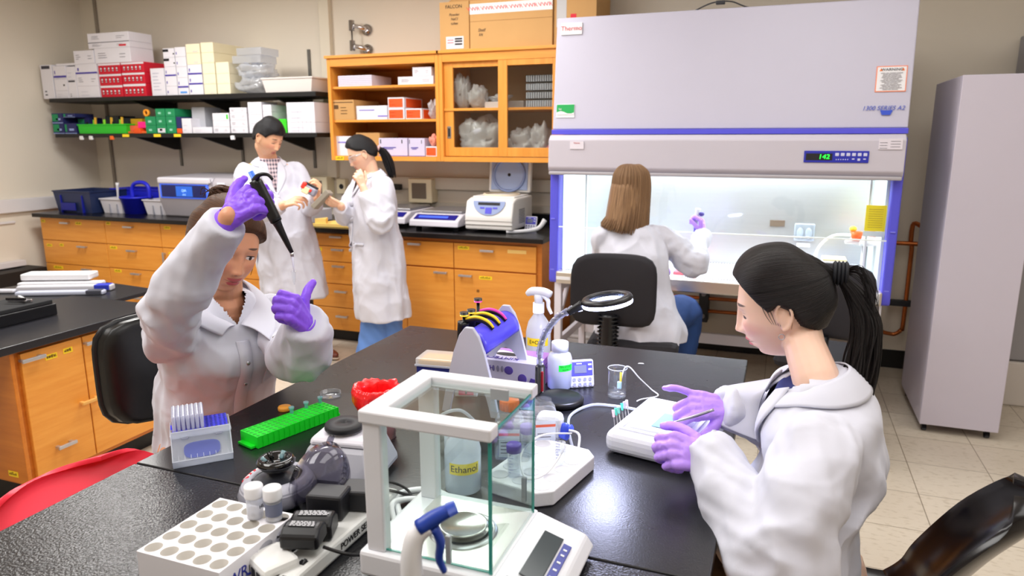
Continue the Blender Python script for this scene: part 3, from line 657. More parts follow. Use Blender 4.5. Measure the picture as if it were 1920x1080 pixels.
# crumpled clear bags: lumpy closed skins
def bag_mesh(W,D,Hh,seed,res=26,lump=.35):
    N = Noise3(seed)
    def f(u,v):
        th=u*2*PI; ph=v*PI; x=math.sin(ph)*math.cos(th); y=math.sin(ph)*math.sin(th); z=-math.cos(ph)
        x=math.copysign(abs(x)**.7,x); y=math.copysign(abs(y)**.7,y)
        k=1+lump*float(N(np.array([[x*2+9,y*2+9,z*2+9]]))[0])+.12*float(N(np.array([[x*7+9,y*7+9,z*7+9]]))[0])
        return (x*k*W/2, y*k*D/2, max(.0,(z*.5+.5)*Hh*(k if z>0 else 1)))
    b=MB(); b.grid(f,res*2,res,cu=True); bmesh.ops.remove_doubles(b.bm,verts=b.bm.verts,dist=.0005); return b
m_bag = clear('clear_bag',(250,250,252),1.,.5,.12); m_bagw = clear('cloudy_bag',(250,250,252),1.,.8,.2)
t = thing('bagged_racks','clear bags heaped around plastic boxes at the right of the upper shelf','bag',(-4.18,5.02,1.957))
obj('clear_bag', bag_mesh(.26,.26,.14,4), m_bag, t); obj('clear_bag', bag_mesh(.3,.26,.12,5), m_bag, t, (.02,0,.12)); 
obj('storage_box', MB().bb(-.15,.14,-.1,.1,.24,.30,.004), clear('box_clear',(238,240,246),1.,.45,.1), t); obj('storage_box', MB().bb(-.1,.15,-.1,.12,.302,.36,.004), clear('box_clear',(238,240,246)), t)
tag(obj('carton_lid', MB().bb(0,.27,0,.2,0,.02,.003), m_whitem, None, (-6.38,4.93,2.2485)), 'thin white carton lid lying across the leftmost boxes of the upper shelf','lid')
# lower shelf odds
t = thing('sample_tray','bright green tray of tubes at the left of the lower shelf','tray',(-6.155,4.9,1.637))
m_lime = mat('lime_tray',(40,190,40),.4)
obj('tray_body', open_bin(.60,.2,.085,.005,.97), m_lime, t)
tb = MB()
for i in range(10): tb.cyl((.05+i*.055,.05+.03*(i%2),.006),(.05+i*.055,.06+.03*(i%2),.105+.02*(i%3)),.011,n=8,mi=i%3)
obj('tube', tb, [m_ink,mat('lime_label',(150,230,60),.5),mat('amber',(230,180,60),.5)], t)
for i,(x,y,z,wd,hh,c,lab,nm) in enumerate([(-5.60,4.92,1.637,.27,.018,(235,110,50),'flat orange notebook under the pink packet on the lower shelf','notebook'),(-5.56,4.94,1.6565,.10,.05,(235,100,70),'small coral packet left of the pink packet','packet'),(-5.45,4.93,1.684,.115,.055,(250,30,140),'hot pink packet on the lower shelf','packet'),(-5.60,4.99,1.7075,.14,.06,(190,150,20),'mustard yellow packet behind the pink packet','packet')]):
    rb(x,x+wd,y,y+.05 if i!=0 else y+.12,z,z+hh,mat('packet%d'%i,c,.5),nm,lab,'packet')
tag(obj('tape_roll', MB().lathe([(.018,-.012),(.032,-.012),(.032,.012),(.018,.012)],20,M=Matrix.Translation((-5.33,4.93,1.8245-.01+.0))@Matrix.Rotation(PI/2,4,'X'),closed=True), mat('amber2',(250,160,40),.4)), 'small amber roll lying on the green boxes','tape roll')
for i,(x,lab) in enumerate(((-6.05,'dark plastic tub standing behind the green tray, left'),(-5.85,'dark plastic tub standing behind the green tray, right'))):
    rb(x,x+.17,5.11,5.3,1.637,1.80-.02*i,mat('dark_tub',(40,48,56),.4),'plastic_tub',lab,'tub')
# cupboard odds: behind the glass
xs = -2.438
t = thing('bagged_racks','two clear bags of white tubes on the upper level behind the left glass door','bag',(-2.27,5.1,1.811)); obj('clear_bag', bag_mesh(.11,.16,.22,11,lump=.25), m_bagw, t,(-.05,0,0)); obj('clear_bag', bag_mesh(.14,.16,.16,12,lump=.2), m_bagw, t,(.07,0,0))
rb(-2.14,-1.96,5.08,5.3,1.811,1.86,m_whitem,'storage_box','flat white box under a bag behind the left glass door','box'); tag(obj('clear_bag', bag_mesh(.16,.14,.05,13), m_bagw, None,(-2.05,5.17,1.861)),'small clear bag on the flat white box behind glass','bag')
tag(obj('clear_bag', bag_mesh(.36,.3,.26,14,lump=.22), m_bagw, None, (-2.17,5.12,1.456)), 'big clear bag of tubes on the lower level behind the left glass door','bag')
tag(obj('clear_bag', bag_mesh(.2,.2,.2,15,lump=.2), m_bagw, None, (-1.84,5.1,1.456)), 'white filled bag on the lower level behind the right glass door','bag')
tag(obj('clear_bag', bag_mesh(.16,.2,.22,16,lump=.25), m_bagw, None, (-1.70,5.1,1.456)), 'lumpy white bag beside the pink item behind the right glass door','bag')
tag(obj('clear_bag', bag_mesh(.1,.16,.09,17,lump=.2), mat('pink_bag',(205,120,140),.3), None, (-1.585,5.06,1.456)), 'pink filled bag in the lower right corner behind glass','bag')
for i in range(4):
    b = MB(); b.bb(0,.21,0,.2,0,.05,.003); 
    for k in range(12): b.cyl((.01+k*.0175,-.002,.004),(.01+k*.0175,-.002,.046),.006,n=8,mi=1)
    tag(obj('tube_rack', b, [mat('rack_grey' if i%2 else 'rack_dark',(120,124,134) if i%2==0 else (60,62,70),.3), mat('rack_pale',(190,196,208),.25)], None, (-1.79,5.02,1.811+i*.0585)), 'wrapped grey tube rack behind the right glass door, %s of the stack'%('bottom','second from bottom','third from bottom','top')[i],'rack','tube racks behind glass')
rb(-1.93,-1.81,5.03,5.2,1.811,1.86,clear('box_clear',(238,240,246)),'storage_box','small clear box left of the wrapped tube racks','box')
tag(obj('clear_bag', bag_mesh(.07,.08,.08,18), mat('salmon_glove',(225,140,120),.5), None, (-2.52,5.0,1.5325)), 'crumpled salmon glove on the lone orange box','glove')
tag(obj('clear_bag', bag_mesh(.05,.1,.12,19), m_bag, None, (-2.525,4.99,1.736)), 'crumpled clear bag at the right end of the cupboard middle level','bag')
# cardboard boxes on top
m_card = mat('cardboard',(204,158,100),.75,var=.06,vscale=5); m_cardd = mat('cardboard_dark',(150,105,60),.8)
t = thing('cardboard_box','tall narrow open cardboard box with handwriting on the wall cupboard','box',(-2.435,4.95,2.223))
b = MB(); b.bb(0,.235,0,.25,0,.335,.002); obj('box_body', b, m_card, t)
fl = MB(); fl.prism([(0,0),(.235,0),(.12,.1)], -.002,.002, M=Matrix.Translation((0,.11,.336))@Matrix.Rotation(PI/2,4,'X')); fl.bb(.01,.225,.02,.2,.336,.338,mi=1); obj('flap', fl, [m_card,m_cardd], t)
lb = MB(); lb.bb(.05,.19,-.0015,.001,.01,.095); [lb.bb(.12,.18,-.0025,-.001,z,z+.012,mi=1) for z in (.035,.055,.072)]; [lb.bb(.06,.11,-.0025,-.001,z,z+.005,mi=2) for z in (.05,.068)]; obj('shipping_label', lb, [m_whitem,m_ink,m_redink], t)
lettering('FALCON',.034,m_ink,t,face_y(.115,-.002,.30)); 
for i,(s,z) in enumerate((('Powder',.245),('NaCl',.215),('tubes',.185))): lettering(s,.026,mat('marker',(70,50,40),.6),t,face_y(.12,-.002,z), shear=.25)
t = thing('cardboard_box','wide cardboard box sealed with red lettered white tape on the wall cupboard','box',(-2.185,4.93,2.223))
obj('box_body', MB().bb(0,.62,0,.45,0,.52,.002), m_card, t)
b = MB(); b.bb(0.001,.62,-.0015,.002,.235,.305); obj('packing_tape', b, mat('white_tape',(238,232,230),.35), t)
for i in range(6): lettering('VWR',.036,m_redink,t,face_y(.03+i*.108,-.003,.27), shear=-.35, sx=1.25)
b = MB(); b.bb(0,.62,-.001,.001,.185,.187); b.bb(0,.62,-.001,.001,.33,.332); obj('box_seam', b, m_cardd, t)
lettering('Shelf\nkit',.03,mat('marker',(70,50,40),.6),t,face_y(.09,-.002,.11),shear=.2)
t = thing('cardboard_box','cardboard box with a grey strip, mostly hidden by the safety cabinet','box',(-1.56,4.95,2.223))
obj('box_body', MB().bb(0,.3,0,.4,0,.5,.002), m_card, t); b=MB(); b.bb(.02,.09,-.0015,.001,.12,.5); b.bb(.12,.16,-.0015,.001,.1,.2,mi=1); obj('side_strip', b, [mat('strip_grey',(198,198,200),.5),m_redink], t)
# ================================================================ things on the back worktop
Z0 = .921
m_bluepl = mat('blue_plastic',(28,36,205),.4); m_navytote = mat('navy_tote',(36,48,86),.35); m_binw = mat('bin_white',(214,212,220),.45)
m_grille = mat('grille',(120,112,100),.4,.3)
t = thing('plastic_tote','long dark navy plastic tote at the far left end of the worktop','tote',(-6.36,4.72,Z0))
obj('tote_body', open_bin(.47,.42,.20,.004,.9), m_navytote, t)
b = MB(); b.bb(.10,.28,-.008,.0,.02,.09,.002); [b.bb(x,x+.008,-.006,.02,.0,.16,.002) for x in (.09,.36)]; obj('rib', b, mat('navy_rib',(24,32,140),.4), t)
t = thing('plastic_tray','wide shallow bright blue tray behind the white bins','tray',(-6.1,5.12,Z0))
obj('tray_body', open_bin(.95,.3,.20,.004,.95), m_bluepl, t)
def sbin(x,y,lab,spoon=False):
    t = thing('storage_bin',lab,'bin',(x,y,Z0),0,'white bins on the worktop')
    obj('bin_body', open_bin(.27,.2,.135,.004,.82), m_binw, t)
    k = MB(); [k.bb(a,a+.006,-.002,.03,.0,.085,.001) for a in (.11,.2)]; obj('rib', k, mat('bin_shade',(150,150,160),.5), t)
sbin(-5.87,4.80,'white ribbed bin between the navy tote and the blue caddy'); sbin(-5.38,4.83,'white ribbed bin between the blue caddy and the grey machine')
k = MB(); k.tube([(-5.82,4.95,1.0),(-5.80,4.94,1.10),(-5.78,4.93,1.19)],[.008,.009,.016],10,sub=3); tag(obj('scoop', k, m_white), 'white scoop handle standing in the left white bin','scoop')
rb(-5.26,-5.19,4.9,4.97,.93,1.09,m_white,'squeeze_bottle','small white bottle standing in the right white bin','bottle',bev=.02)
t = thing('carry_caddy','bright blue round bucket caddy with an arched handle','caddy',(-5.53,4.90,Z0))
obj('bucket', MB().lathe([(0,0),(.105,0),(.135,.14),(.142,.14),(.142,.155),(.128,.155),(.1,.008),(0,.008)],40), m_bluepl, t)
obj('handle', MB().tube([(-.04,0,.14),(-.04,0,.22),(.0,0,.27),(.10,0,.28),(.16,0,.24),(.165,0,.14)],.017,12,sub=5), m_bluepl, t)
# grey thermal cycler
t = thing('thermal_cycler','large grey bench machine with a blue touch screen','machine',(-5.09,4.74,Z0))
m_tg = mat('machine_grey',(178,174,182),.4); m_tgl = mat('machine_light',(214,212,222),.35)
def tcs(x0,x1,m,nm,xin=.0):
    b = MB(); W=x1-x0
    pr = [(.06,0),(.0,.16),(.0,.30),(.03,.345),(.60,.36),(.62,.0)]
    b.prism(pr, 0, W, M=Matrix(((0,0,1,x0),(1,0,0,0),(0,1,0,0),(0,0,0,1))), bev=.014); return obj(nm,b,m,t)
tcs(0,.60,m_tg,'housing'); tcs(.605,.98,m_tg,'housing')
b = MB(); b.bb(.02,.585,-.022,.1,.29,.345,.014); obj('lid_front', b, m_tgl, t)
b = MB(); b.bb(.03,.565,-.012,.03,.165,.292,.01,mi=0); b.bb(.055,.545,-.0145,-.01,.178,.282,.003,mi=1); b.bb(.22,.40,-.016,-.013,.185,.272,mi=2); obj('touch_screen', b, [mat('bezel_blue',(70,110,235),.3,emit=(60,100,235),estr=.35), mat('screen_navy',(14,26,90),.15), glow('screen_blue',(30,80,170),.8)], t)
lettering('QIA',.03,glow('screen_text',(150,190,255),.9),t,face_y(.31,-.0175,.235)); lettering('IDLE',.018,glow('screen_text',(150,190,255),.9),t,face_y(.31,-.0175,.20))
b = MB(); b.bb(.565,.60,-.02,.0,.30,.34,.008); b.bb(.66,.74,-.004,.002,.285,.31,.002,mi=1); obj('badge', b, [m_tgl,mat('badge_white',(225,230,245),.4)], t)
# items behind the man
t = thing('bottle_rack','pale rack of small bottles behind the standing man','rack',(-3.95,4.78,Z0)); obj('rack_base', MB().bb(0,.42,0,.28,0,.10,.006), mat('tray_pale2',(205,206,216),.4), t)
bb_=MB(); [bb_.cyl((.04+i*.055,.05+.1*j,.10),(.04+i*.055,.05+.1*j,.17),.017,n=10) for i in range(7) for j in range(2)]; obj('bottle', bb_, mat('pale_lilac',(190,190,225),.4), t)
t = thing('plastic_wrap','yellow paper folder lying on the worktop between the standing people','folder',(-3.42,4.62,Z0)); 
t.name='paper_folder'
b=MB(); b.prism([(0,0),(.36,.02),(.30,.26),(.06,.28)],0,.022); obj('folder_body', b, mat('folder_yellow',(250,214,120),.6), t)
b=MB(); b.prism([(0.02,.02),(.12,.02),(.07,.12)],.023,.06,M=None); obj('folded_corner', b, mat('folder_yellow',(250,214,120),.6), t)
t = thing('storage_box','small orange box on the worktop beside the standing woman','box',(-3.22,4.8,Z0)); obj('box_body', MB().bb(0,.16,0,.14,0,.12,.004), mat('orange_box',(245,110,30),.5), t); obj('box_lid', MB().bb(.03,.13,.02,.12,.121,.15,.004), mat('amber_lid',(250,160,60),.5), t)
# wall outlets
def outlet_box(x,z,lab,kind=0):
    t = thing('speaker_box',lab,'wall box',(x,WY-.05,z)); W=.22
    obj('box_frame', MB().bb(0,W,-.07,.048,0,.2,.008), mat('box_cream',(214,208,192),.5), t); obj('grille', MB().bb(.035,W-.05,-.074,-.066,.035,.165,.003), m_grille, t)
outlet_box(-2.95,1.06,'cream wall box with a brown panel above the platform balance'); outlet_box(-3.98,1.06,'cream wall box with a dark screen beside the standing man')
t = thing('power_socket','cream wall socket with a round hole between the standing people','socket',(-3.70,WY-.05,1.11)); obj('cover', MB().bb(0,.09,-.01,.045,0,.13,.006), mat('box_cream',(214,208,192),.5), t); obj('socket_face', MB().cyl((.05,-.012,.065),(.05,-.008,.065),.022,n=20), m_ink, t)
t = thing('power_plug','black plug and drooping cable left of the brown panelled wall box','plug',(-3.13,WY-.05,1.19)); b=MB(); b.bb(0,.09,-.05,0,-.03,.02,.008); obj('plug_body', b, m_blackpl, t); obj('cable', MB().tube([(0.01,-.03,0),(-.06,-.05,.01),(-.14,-.06,.02)],.007,8,sub=5).tube([(.03,-.04,-.02),(.02,-.08,-.10),(.1,-.15,-.2),(.12,-.12,-.26)],.007,8,sub=5), m_blackpl, t)
# balances
def platform_balance(x,y,lab,W,D,Hh,front,rz=0):
    t = thing('platform_balance',lab,'balance',(x,y,Z0),rz,'platform balances on the worktop')
    b = MB(); b.prism([(-.01,.03),(.0,.075),(.10,.115),(D,.115),(D,.03)],0,W,M=Matrix(((0,0,1,0),(1,0,0,0),(0,1,0,0),(0,0,0,1))),bev=.008); obj('housing', b, m_tgl, t)
    b = MB(); b.bb(.03,W-.03,.14,D-.01,.118,.135,.006); obj('weighing_plate', b, mat('plate_grey',(160,160,164),.35,.7), t)
    T = Matrix.Translation((W/2,.045,.0965)) @ Matrix.Rotation(math.atan2(.04,.10),4,'X')
    b = MB(); b.box((0,0,0),(W*.85,.075,.003),.001,0,T); b.box((-.02,0,.002),(W*.6,.03,.001),0,1,T); obj('display_panel', b, [mat('panel_navy',(24,30,130),.3), glow('lcd_blue',(60,90,210),.5)], t)
    f = MB(); [f.cyl((a,c,0),(a,c,.034),.022,n=14) for a in (.05,W-.05) for c in (.06,D-.06)]; obj('foot', f, m_ink, t)
    return t
t=platform_balance(-2.60,4.70,'grey platform balance with a blue display, nearer the white centrifuge',.40,.52,.1,0); t.rotation_euler.z=.02
platform_balance(-3.02,4.78,'pale platform balance partly behind the standing woman',.34,.5,.1,0)
# centrifuge
t = thing('benchtop_centrifuge','white benchtop centrifuge with its round lid open','centrifuge',(-2.16,4.74,Z0),.0)
m_cw = mat('centrifuge_white',(236,234,230),.35); m_lidb = mat('lid_blue',(164,182,222),.4)
W,D=.37,.44
b = MB(); b.prism([(.0,.02),(-.005,.11),(.03,.225),(.10,.245),(D,.245),(D,.02)],0,W,M=Matrix(((0,0,1,0),(1,0,0,0),(0,1,0,0),(0,0,0,1))),bev=.012); obj('housing', b, m_cw, t)
b = MB(); b.bb(.0,W,-.008,.01,.055,.06); b.bb(.0,W,-.007,.01,.085,.088); obj('seam', b, mat('seam_grey',(170,168,165),.5), t)
b = MB(); n=20; T=Matrix.Translation((W*.5,.012,.178))@Matrix.Rotation(math.atan2(.115,.035),4,'X'); b.prism([(-.125,.05),(.125,.05)]+[(.125*math.cos(a),.05-.105*math.sin(a)) for a in [PI*k/n for k in range(1,n)]],-.001,.003,M=T); b.box((0,.03,.004),(.17,.02,.002),0,1,T); b.box((0,-.02,.004),(.05,.045,.002),0,2,T); [b.box((x,-.001,.0045),(.035,.012,.002),0,2,T) for x in (-.05,.05)]; obj('control_panel', b, [mat('panel_pale',(150,165,205),.35),m_ink,m_purple], t)
b = MB(); b.bb(.02,W-.02,.10,D-.03,.244,.255,.005); obj('rim', b, m_cw, t)
obj('rotor_bowl', MB().lathe([(.125,.014),(.14,.014),(.14,.0),(.10,0.001)],32,M=Matrix.Translation((W/2,.27,.252))), mat('bowl_cream',(230,215,190),.4), t)
lid = bpy.data.objects.new('lid',None); COL.objects.link(lid); lid.parent=t; lid.location=(0,.42,.26); lid.rotation_euler=(-.12,0,0)
obj('lid_shell', MB().bb(.01,W-.01,.0,.045,0,.30,.02), m_cw, lid); obj('lid_liner', MB().bb(.035,W-.035,-.008,.002,.02,.28,.012), m_lidb, lid)
obj('lid_ring', MB().lathe([(.118,0),(.134,0),(.134,.012),(.118,.012)],40,M=Matrix.Translation((W/2,-.008,.135))@Matrix.Rotation(PI/2,4,'X'),closed=True), mat('lid_ring_blue',(140,158,205),.4), lid)
obj('lid_hub', MB().cyl((W/2,-.012,.135),(W/2,0,.135),.012,n=16), m_ink, lid)
b = MB(); [b.bb(W,W+.002,.14,.26,.06+k*.012,.066+k*.012) for k in range(9)]; obj('vent', b, mat('vent_grey',(120,120,122),.5), t)
# timer at right end
def timer(lab,loc,rz,s=1.,grp='small digital timers'):
    t = thing('digital_timer',lab,'timer',loc,rz,grp)
    T = Matrix.Rotation(-.22,4,'X') @ Matrix.Scale(s,4)
    obj('case', MB().bb(-.033,.033,0,.014,0,.072,.006,M=T), mat('timer_white',(228,228,242),.4), t)
    b = MB(); b.bb(-.029,.029,-.001,.003,.030,.068,.002,M=T); b.bb(-.020,.012,-.002,.002,.038,.058,mi=1,M=T); [b.bb(.017,.026,-.0022,.002,z,z+.004,mi=2,M=T) for z in (.045,.057)]; [b.bb(-.014,.0,-.0022,.002,.061,.0635,mi=2,M=T) for z in (0,)]; obj('face', b, [mat('timer_violet',(82,80,190),.4), mat('timer_lcd',(120,124,150),.3), m_white], t)
    b = MB(); [b.cyl((x,-.002,z),(x,.002,z),.0048,n=12,M=T) for x in (-.021,-.007,.007,.021) for z in (.009,.022)]; obj('button', b, mat('button_grey',(120,120,150),.4), t)
    obj('stand', MB().bb(-.02,.02,.03,.034,0,.045,.001,M=Matrix.Rotation(.3,4,'X')@Matrix.Scale(s,4)), mat('timer_white',(228,228,242),.4), t)
    return t
timer('small white and violet timer at the right end of the back worktop',(-1.74,4.98,Z0),-.1,1.45)
t = thing('seal_clip','white plastic rod and clip lying beside the back worktop timer','clip',(-1.84,4.75,Z0)); obj('rod', MB().tube([(0,0,.012),(.10,.05,.014),(.2,.12,.03),(.24,.16,.09)],[.012,.013,.016,.02],8,sub=4,aspect=.6), m_white, t)
# ================================================================ biosafety cabinet on its stand
m_hood = mat('hood_grey',(192,190,208),.42); m_hoodl = mat('hood_light',(224,222,232),.35)
m_ss = mat('brushed_steel',(206,208,210),.33,.85,var=.05,vscale=3,stretch=(1,1,30))
m_deck = mat('deck_steel',(216,216,216),.35,.6)
HX0,HX1 = -1.335,.575; HF=4.235; HB=5.0
t = hood = thing('biosafety_cabinet','large grey and violet safety cabinet on a white stand, lit inside','safety cabinet',(0,HF,0))
# upper body leaning back
def wprism(prof, x0, x1, bev=.006):  # prof in (y,z) relative to HF
    b = MB(); b.prism(prof, x0, x1, M=Matrix(((0,0,1,0),(1,0,0,0),(0,1,0,0),(0,0,0,1))), bev=bev); return b
obj('upper_housing', wprism([(.03,1.645),(.10,2.30),(.70,2.30),(.70,1.645)],HX0-.01,HX1+.012), m_hood, t)
obj('violet_trim', MB().bb(HX0-.012,HX1+.014,.015,.6,1.615,1.644,.003), m_purple, t)
obj('sash_housing', wprism([(-.035,1.40),(-.05,1.42),(-.045,1.585),(-.01,1.612),(.12,1.612),(.12,1.39),(-.02,1.385)],HX0-.012,HX1+.004), mat('hood_shade',(194,189,200),.42), t)
for a,b_ in ((HX0-.012,HX0+.045),(HX1-.035,HX1+.014)):
    obj('side_post', wprism([(-.01,.70),(-.015,.72),(.0,1.60),(.10,1.60),(.10,.70)],a,b_,.01), m_purple, t)
for x in (HX0+.01,HX1-.01): obj('post_notch', MB().bb(x-.012,x+.012,-.014,-.008,1.10,1.106).bb(x-.012,x+.012,-.014,-.008,.78,.786), mat('violet_light',(130,130,235),.4), t)
# interior
obj('inner_back', MB().bb(HX0+.04,HX1-.04,.64,.66,.76,1.5), m_ss, t)
obj('inner_side', MB().bb(HX0+.035,HX0+.05,.08,.66,.76,1.5), mat('glass_side',(214,226,226),.3), t); obj('inner_side', MB().bb(HX1-.05,HX1-.035,.08,.66,.76,1.5), mat('glass_side',(214,226,226),.3), t)
obj('inner_roof', MB().bb(HX0+.04,HX1-.04,.08,.66,1.5,1.52), m_white, t)
obj('lower_body', MB().bb(HX0+.02,HX1-.02,.045,.70,.715,.757,.003), m_ss, t)
obj('rear_body', MB().bb(HX0-.01,HX1+.012,.665,.72,.715,1.64,.003), m_hood, t)
obj('work_deck', MB().bb(HX0+.051,HX1-.051,.12,.63,.757,.762,.001), mat('deck_bright',(222,222,224),.28,.5), t)
obj('front_apron', MB().bb(HX0+.04,HX1-.03,-.035,.044,.70,.776,.008), mat('apron_steel',(205,196,186),.3,.7), t)
gr = MB(); gr.bb(HX0+.05,HX1-.05,.046,.115,.758,.770,.002); 
k=0; x=HX0+.07
while x < HX1-.07:
    gr.hexa([(x,.052,.7703),(x+.006,.052,.7703),(x+.014,.105,.7703),(x+.008,.105,.7703)],[(x,.052,.7712),(x+.006,.052,.7712),(x+.014,.105,.7712),(x+.008,.105,.7712)],mi=1); x+=.0165
obj('front_grille', gr, [mat('grille_white',(228,228,230),.35), m_ink], t)
gr = MB(); gr.bb(HX0+.05,HX1-.05,.60,.635,.762,.775,.001); x=HX0+.07
while x < HX1-.07: gr.bb(x,x+.007,.605,.632,.7752,.776,mi=1); x+=.018
obj('rear_grille', gr, [mat('grille_white',(228,228,230),.35), m_ink], t)
g = MB(); g.hexa([(HX0+.045,.0,1.055),(HX1-.035,.0,1.055),(HX1-.035,.006,1.055),(HX0+.045,.006,1.055)],[(HX0+.045,.02,1.40),(HX1-.035,.02,1.40),(HX1-.035,.026,1.40),(HX0+.045,.026,1.40)]); obj('sash_glass', g, clear('sash_glass',(250,253,252)), t)
g = MB(); g.bb(HX0+.045,HX1-.035,-.002,.008,1.05,1.0565); obj('sash_edge', g, mat('sash_edge',(236,242,240),.3), t)
b = MB(); [b.bb(x,x+.012,.10,.12,.77,1.4) for x in (HX0+.185,HX1-.13)]; obj('side_rail', b, mat('rail_white',(232,238,240),.4), t)
for (y,z,ry,rz_) in ((.20,1.20,.03,.05),(.30,1.15,.03,.05),(.2,1.0,.025,.035),(.3,.99,.025,.035)): obj('wall_sticker', MB().ell((HX0+.051,y,z),(.002,ry,rz_)), m_white, t)
obj('wall_sticker', MB().bb(HX0+.05,HX0+.052,.25,.36,1.26,1.34), m_white, t)
b = MB(); b.bb(-.06,.03,.632,.64,1.035,1.075); obj('drain_cover', b, mat('bronze_tag',(96,80,66),.5), t)
b = MB(); b.bb(.09,.21,.62,.64,.95,1.06,.006); b.ell((.125,.617,1.0),(.02,.008,.035)); b.ell((.175,.617,1.0),(.02,.008,.035)); obj('power_outlet', b, clear('outlet_cover',(225,232,240),1.,.45), t); obj('outlet_label', MB().bb(.11,.19,.636,.64,.91,.935), m_white, t)
# signs
sg = MB(); sg.bb(-.0,.105,-.002,.002,-.04,.075,.004); 
tilt = math.atan2(.07,.655)
def onface(x,z): # matrix on the leaning front panel
    return Matrix.Translation((x,.03+(z-1.645)*.07/.655-.002,z)) @ Matrix.Rotation(-tilt,4,'X')
def plate(x0,x1,z0,z1,m,nm,th=.0025):
    b = MB(); b.bb(0,x1-x0,-th,.001,0,z1-z0,.001); o=obj(nm,b,m,t); o.matrix_local = onface(x0,z0); return o
def ontxt(x,z,dy=.004): return onface(x,z) @ Matrix.Translation((0,-dy,0)) @ Matrix.Rotation(PI/2,4,'X')
p_=plate(-1.315,-1.185,2.20,2.268,m_white,'name_plate',.006); lettering('Thermo',.038,mat('brick_red',(205,80,84),.5),t,ontxt(-1.25,2.235,.009),sx=1.05)
plate(-1.325,-1.21,1.715,1.795,m_white,'green_label'); plate(-1.323,-1.212,1.74,1.793,mat('label_green',(20,160,80),.5),'green_label',.004)
b=MB(); n=12; b.prism([(-.055,-.012)]+[(-.055+.11*i/n,.008*math.sin(i/n*2*PI)) for i in range(n+1)]+[(.055,-.012)],0,.001); o=obj('label_wave',b,m_white,t); o.matrix_local=ontxt(-1.2675,1.745,.005); lettering('hz',.02,m_white,t,ontxt(-1.3,1.765,.006))
plate(.415,.56,1.828,1.96,mat('warn_border',(240,150,120),.6),'warning_label'); plate(.42,.555,1.833,1.955,m_white,'warning_label',.0032)
lettering('WARNING',.018,m_ink,t,ontxt(.488,1.94,.006),sx=1.2)
for k in range(12): lettering('mmm mm mmmm mmmm'[: [16,13,14,15,12,16,14,10,15,13,16,12][k]],.0095,mat('small_print',(90,80,90),.6),t,ontxt(.488,1.923-k*.0075,.006))
for x in (.437,.539): 
    b=MB(); b.prism([(-.008,-.006),(.008,-.006),(0,.008)],0,.001); o=obj('warning_sign',b,mat('warn_orange',(250,130,60),.5),t); o.matrix_local=ontxt(x,1.94,.005)
lettering('1300 SERIES A2',.031,mat('series_blue',(70,90,190),.5),t,ontxt(.465,1.745,.004),shear=.25)
b=MB(); b.prism([(-.03,.012),(.03,.012),(.02,-.012),(-.02,-.012)],0,.0015); o=obj('badge',b,mat('badge_blue',(50,80,200),.5),t); o.matrix_local=ontxt(.478,1.722,.005)
# control panel
PY=-.052
b = MB(); b.bb(.095,.41,PY-.002,PY+.004,1.465,1.527,.002); b.bb(.105,.235,PY-.003,PY,1.477,1.513,mi=1); obj('control_panel', b, [mat('panel_blue',(44,50,170),.35),m_ink], t)
lettering('142',.034,glow('led_green',(30,240,60),2.2),t,face_y(.195,PY-.0035,1.495),sx=1.1,shear=.12)
b = MB(); [b.bb(.248+i*.027,.266+i*.027,PY-.004,PY,1.50,1.516,.002) for i in range(6)]; [b.cyl((.255+i*.011,PY-.003,1.482),(.255+i*.011,PY,1.482),.0025,n=8) for i in range(6)]; [b.bb(.33+i*.027,.342+i*.027,PY-.003,PY,1.482-.006*(i==1),1.488) for i in range(3)]; obj('button', b, mat('button_lilac',(206,208,236),.4), t)
b = MB(); b.bb(-1.21,-1.125,PY-.0,PY+.005,1.53,1.575); obj('paper_label', b, mat('paper_pale',(222,216,226),.6), t); b = MB(); b.bb(.45,.56,PY-.0,PY+.006,1.535,1.59); [b.bb(.455+.05*(k%2),.49+.06*(k%2),PY-.001,PY,1.54+k*.007,1.5425+k*.007,mi=1) for k in range(6)]; obj('paper_label', b, [mat('paper_pale',(222,216,226),.6),mat('grey_print',(110,108,120),.6)], t)
lettering('Thermo',.012,mat('brick_red',(205,80,84),.5),t,face_y(-1.168,PY-.001,1.565))
obj('housing_lip', MB().bb(HX0-.008,HX1,-.052,-.03,1.376,1.396,.006), mat('lip_grey',(170,166,172),.4), t)
b = MB(); b.bb(-1.29,-1.20,-.0375,-.034,.725,.745); obj('paper_label', b, m_white, t)
# cable on top
obj('cable', MB().tube([(-.55,.2,2.31),(-.45,.18,2.345),(-.35,.2,2.35),(-.25,.22,2.315),(-.1,.22,2.306)],.004,8,sub=5).bb(-.43,-.38,.17,.2,2.335,2.355,.004), mat('dark_bracket',(48,50,55),.5), t)
# tissue bag lamp: fluorescent tube in the roof
lt = MB(); lt.cyl((-1.2,.14,1.46),(.45,.14,1.46),.014,n=16); obj('lamp_tube', lt, glow('tube_glow',(238,248,255),6), t)
area('cabinet_lamp', (-.38,HF+.32,1.49), (1.6,.25), 18, col=(.93,.97,1))
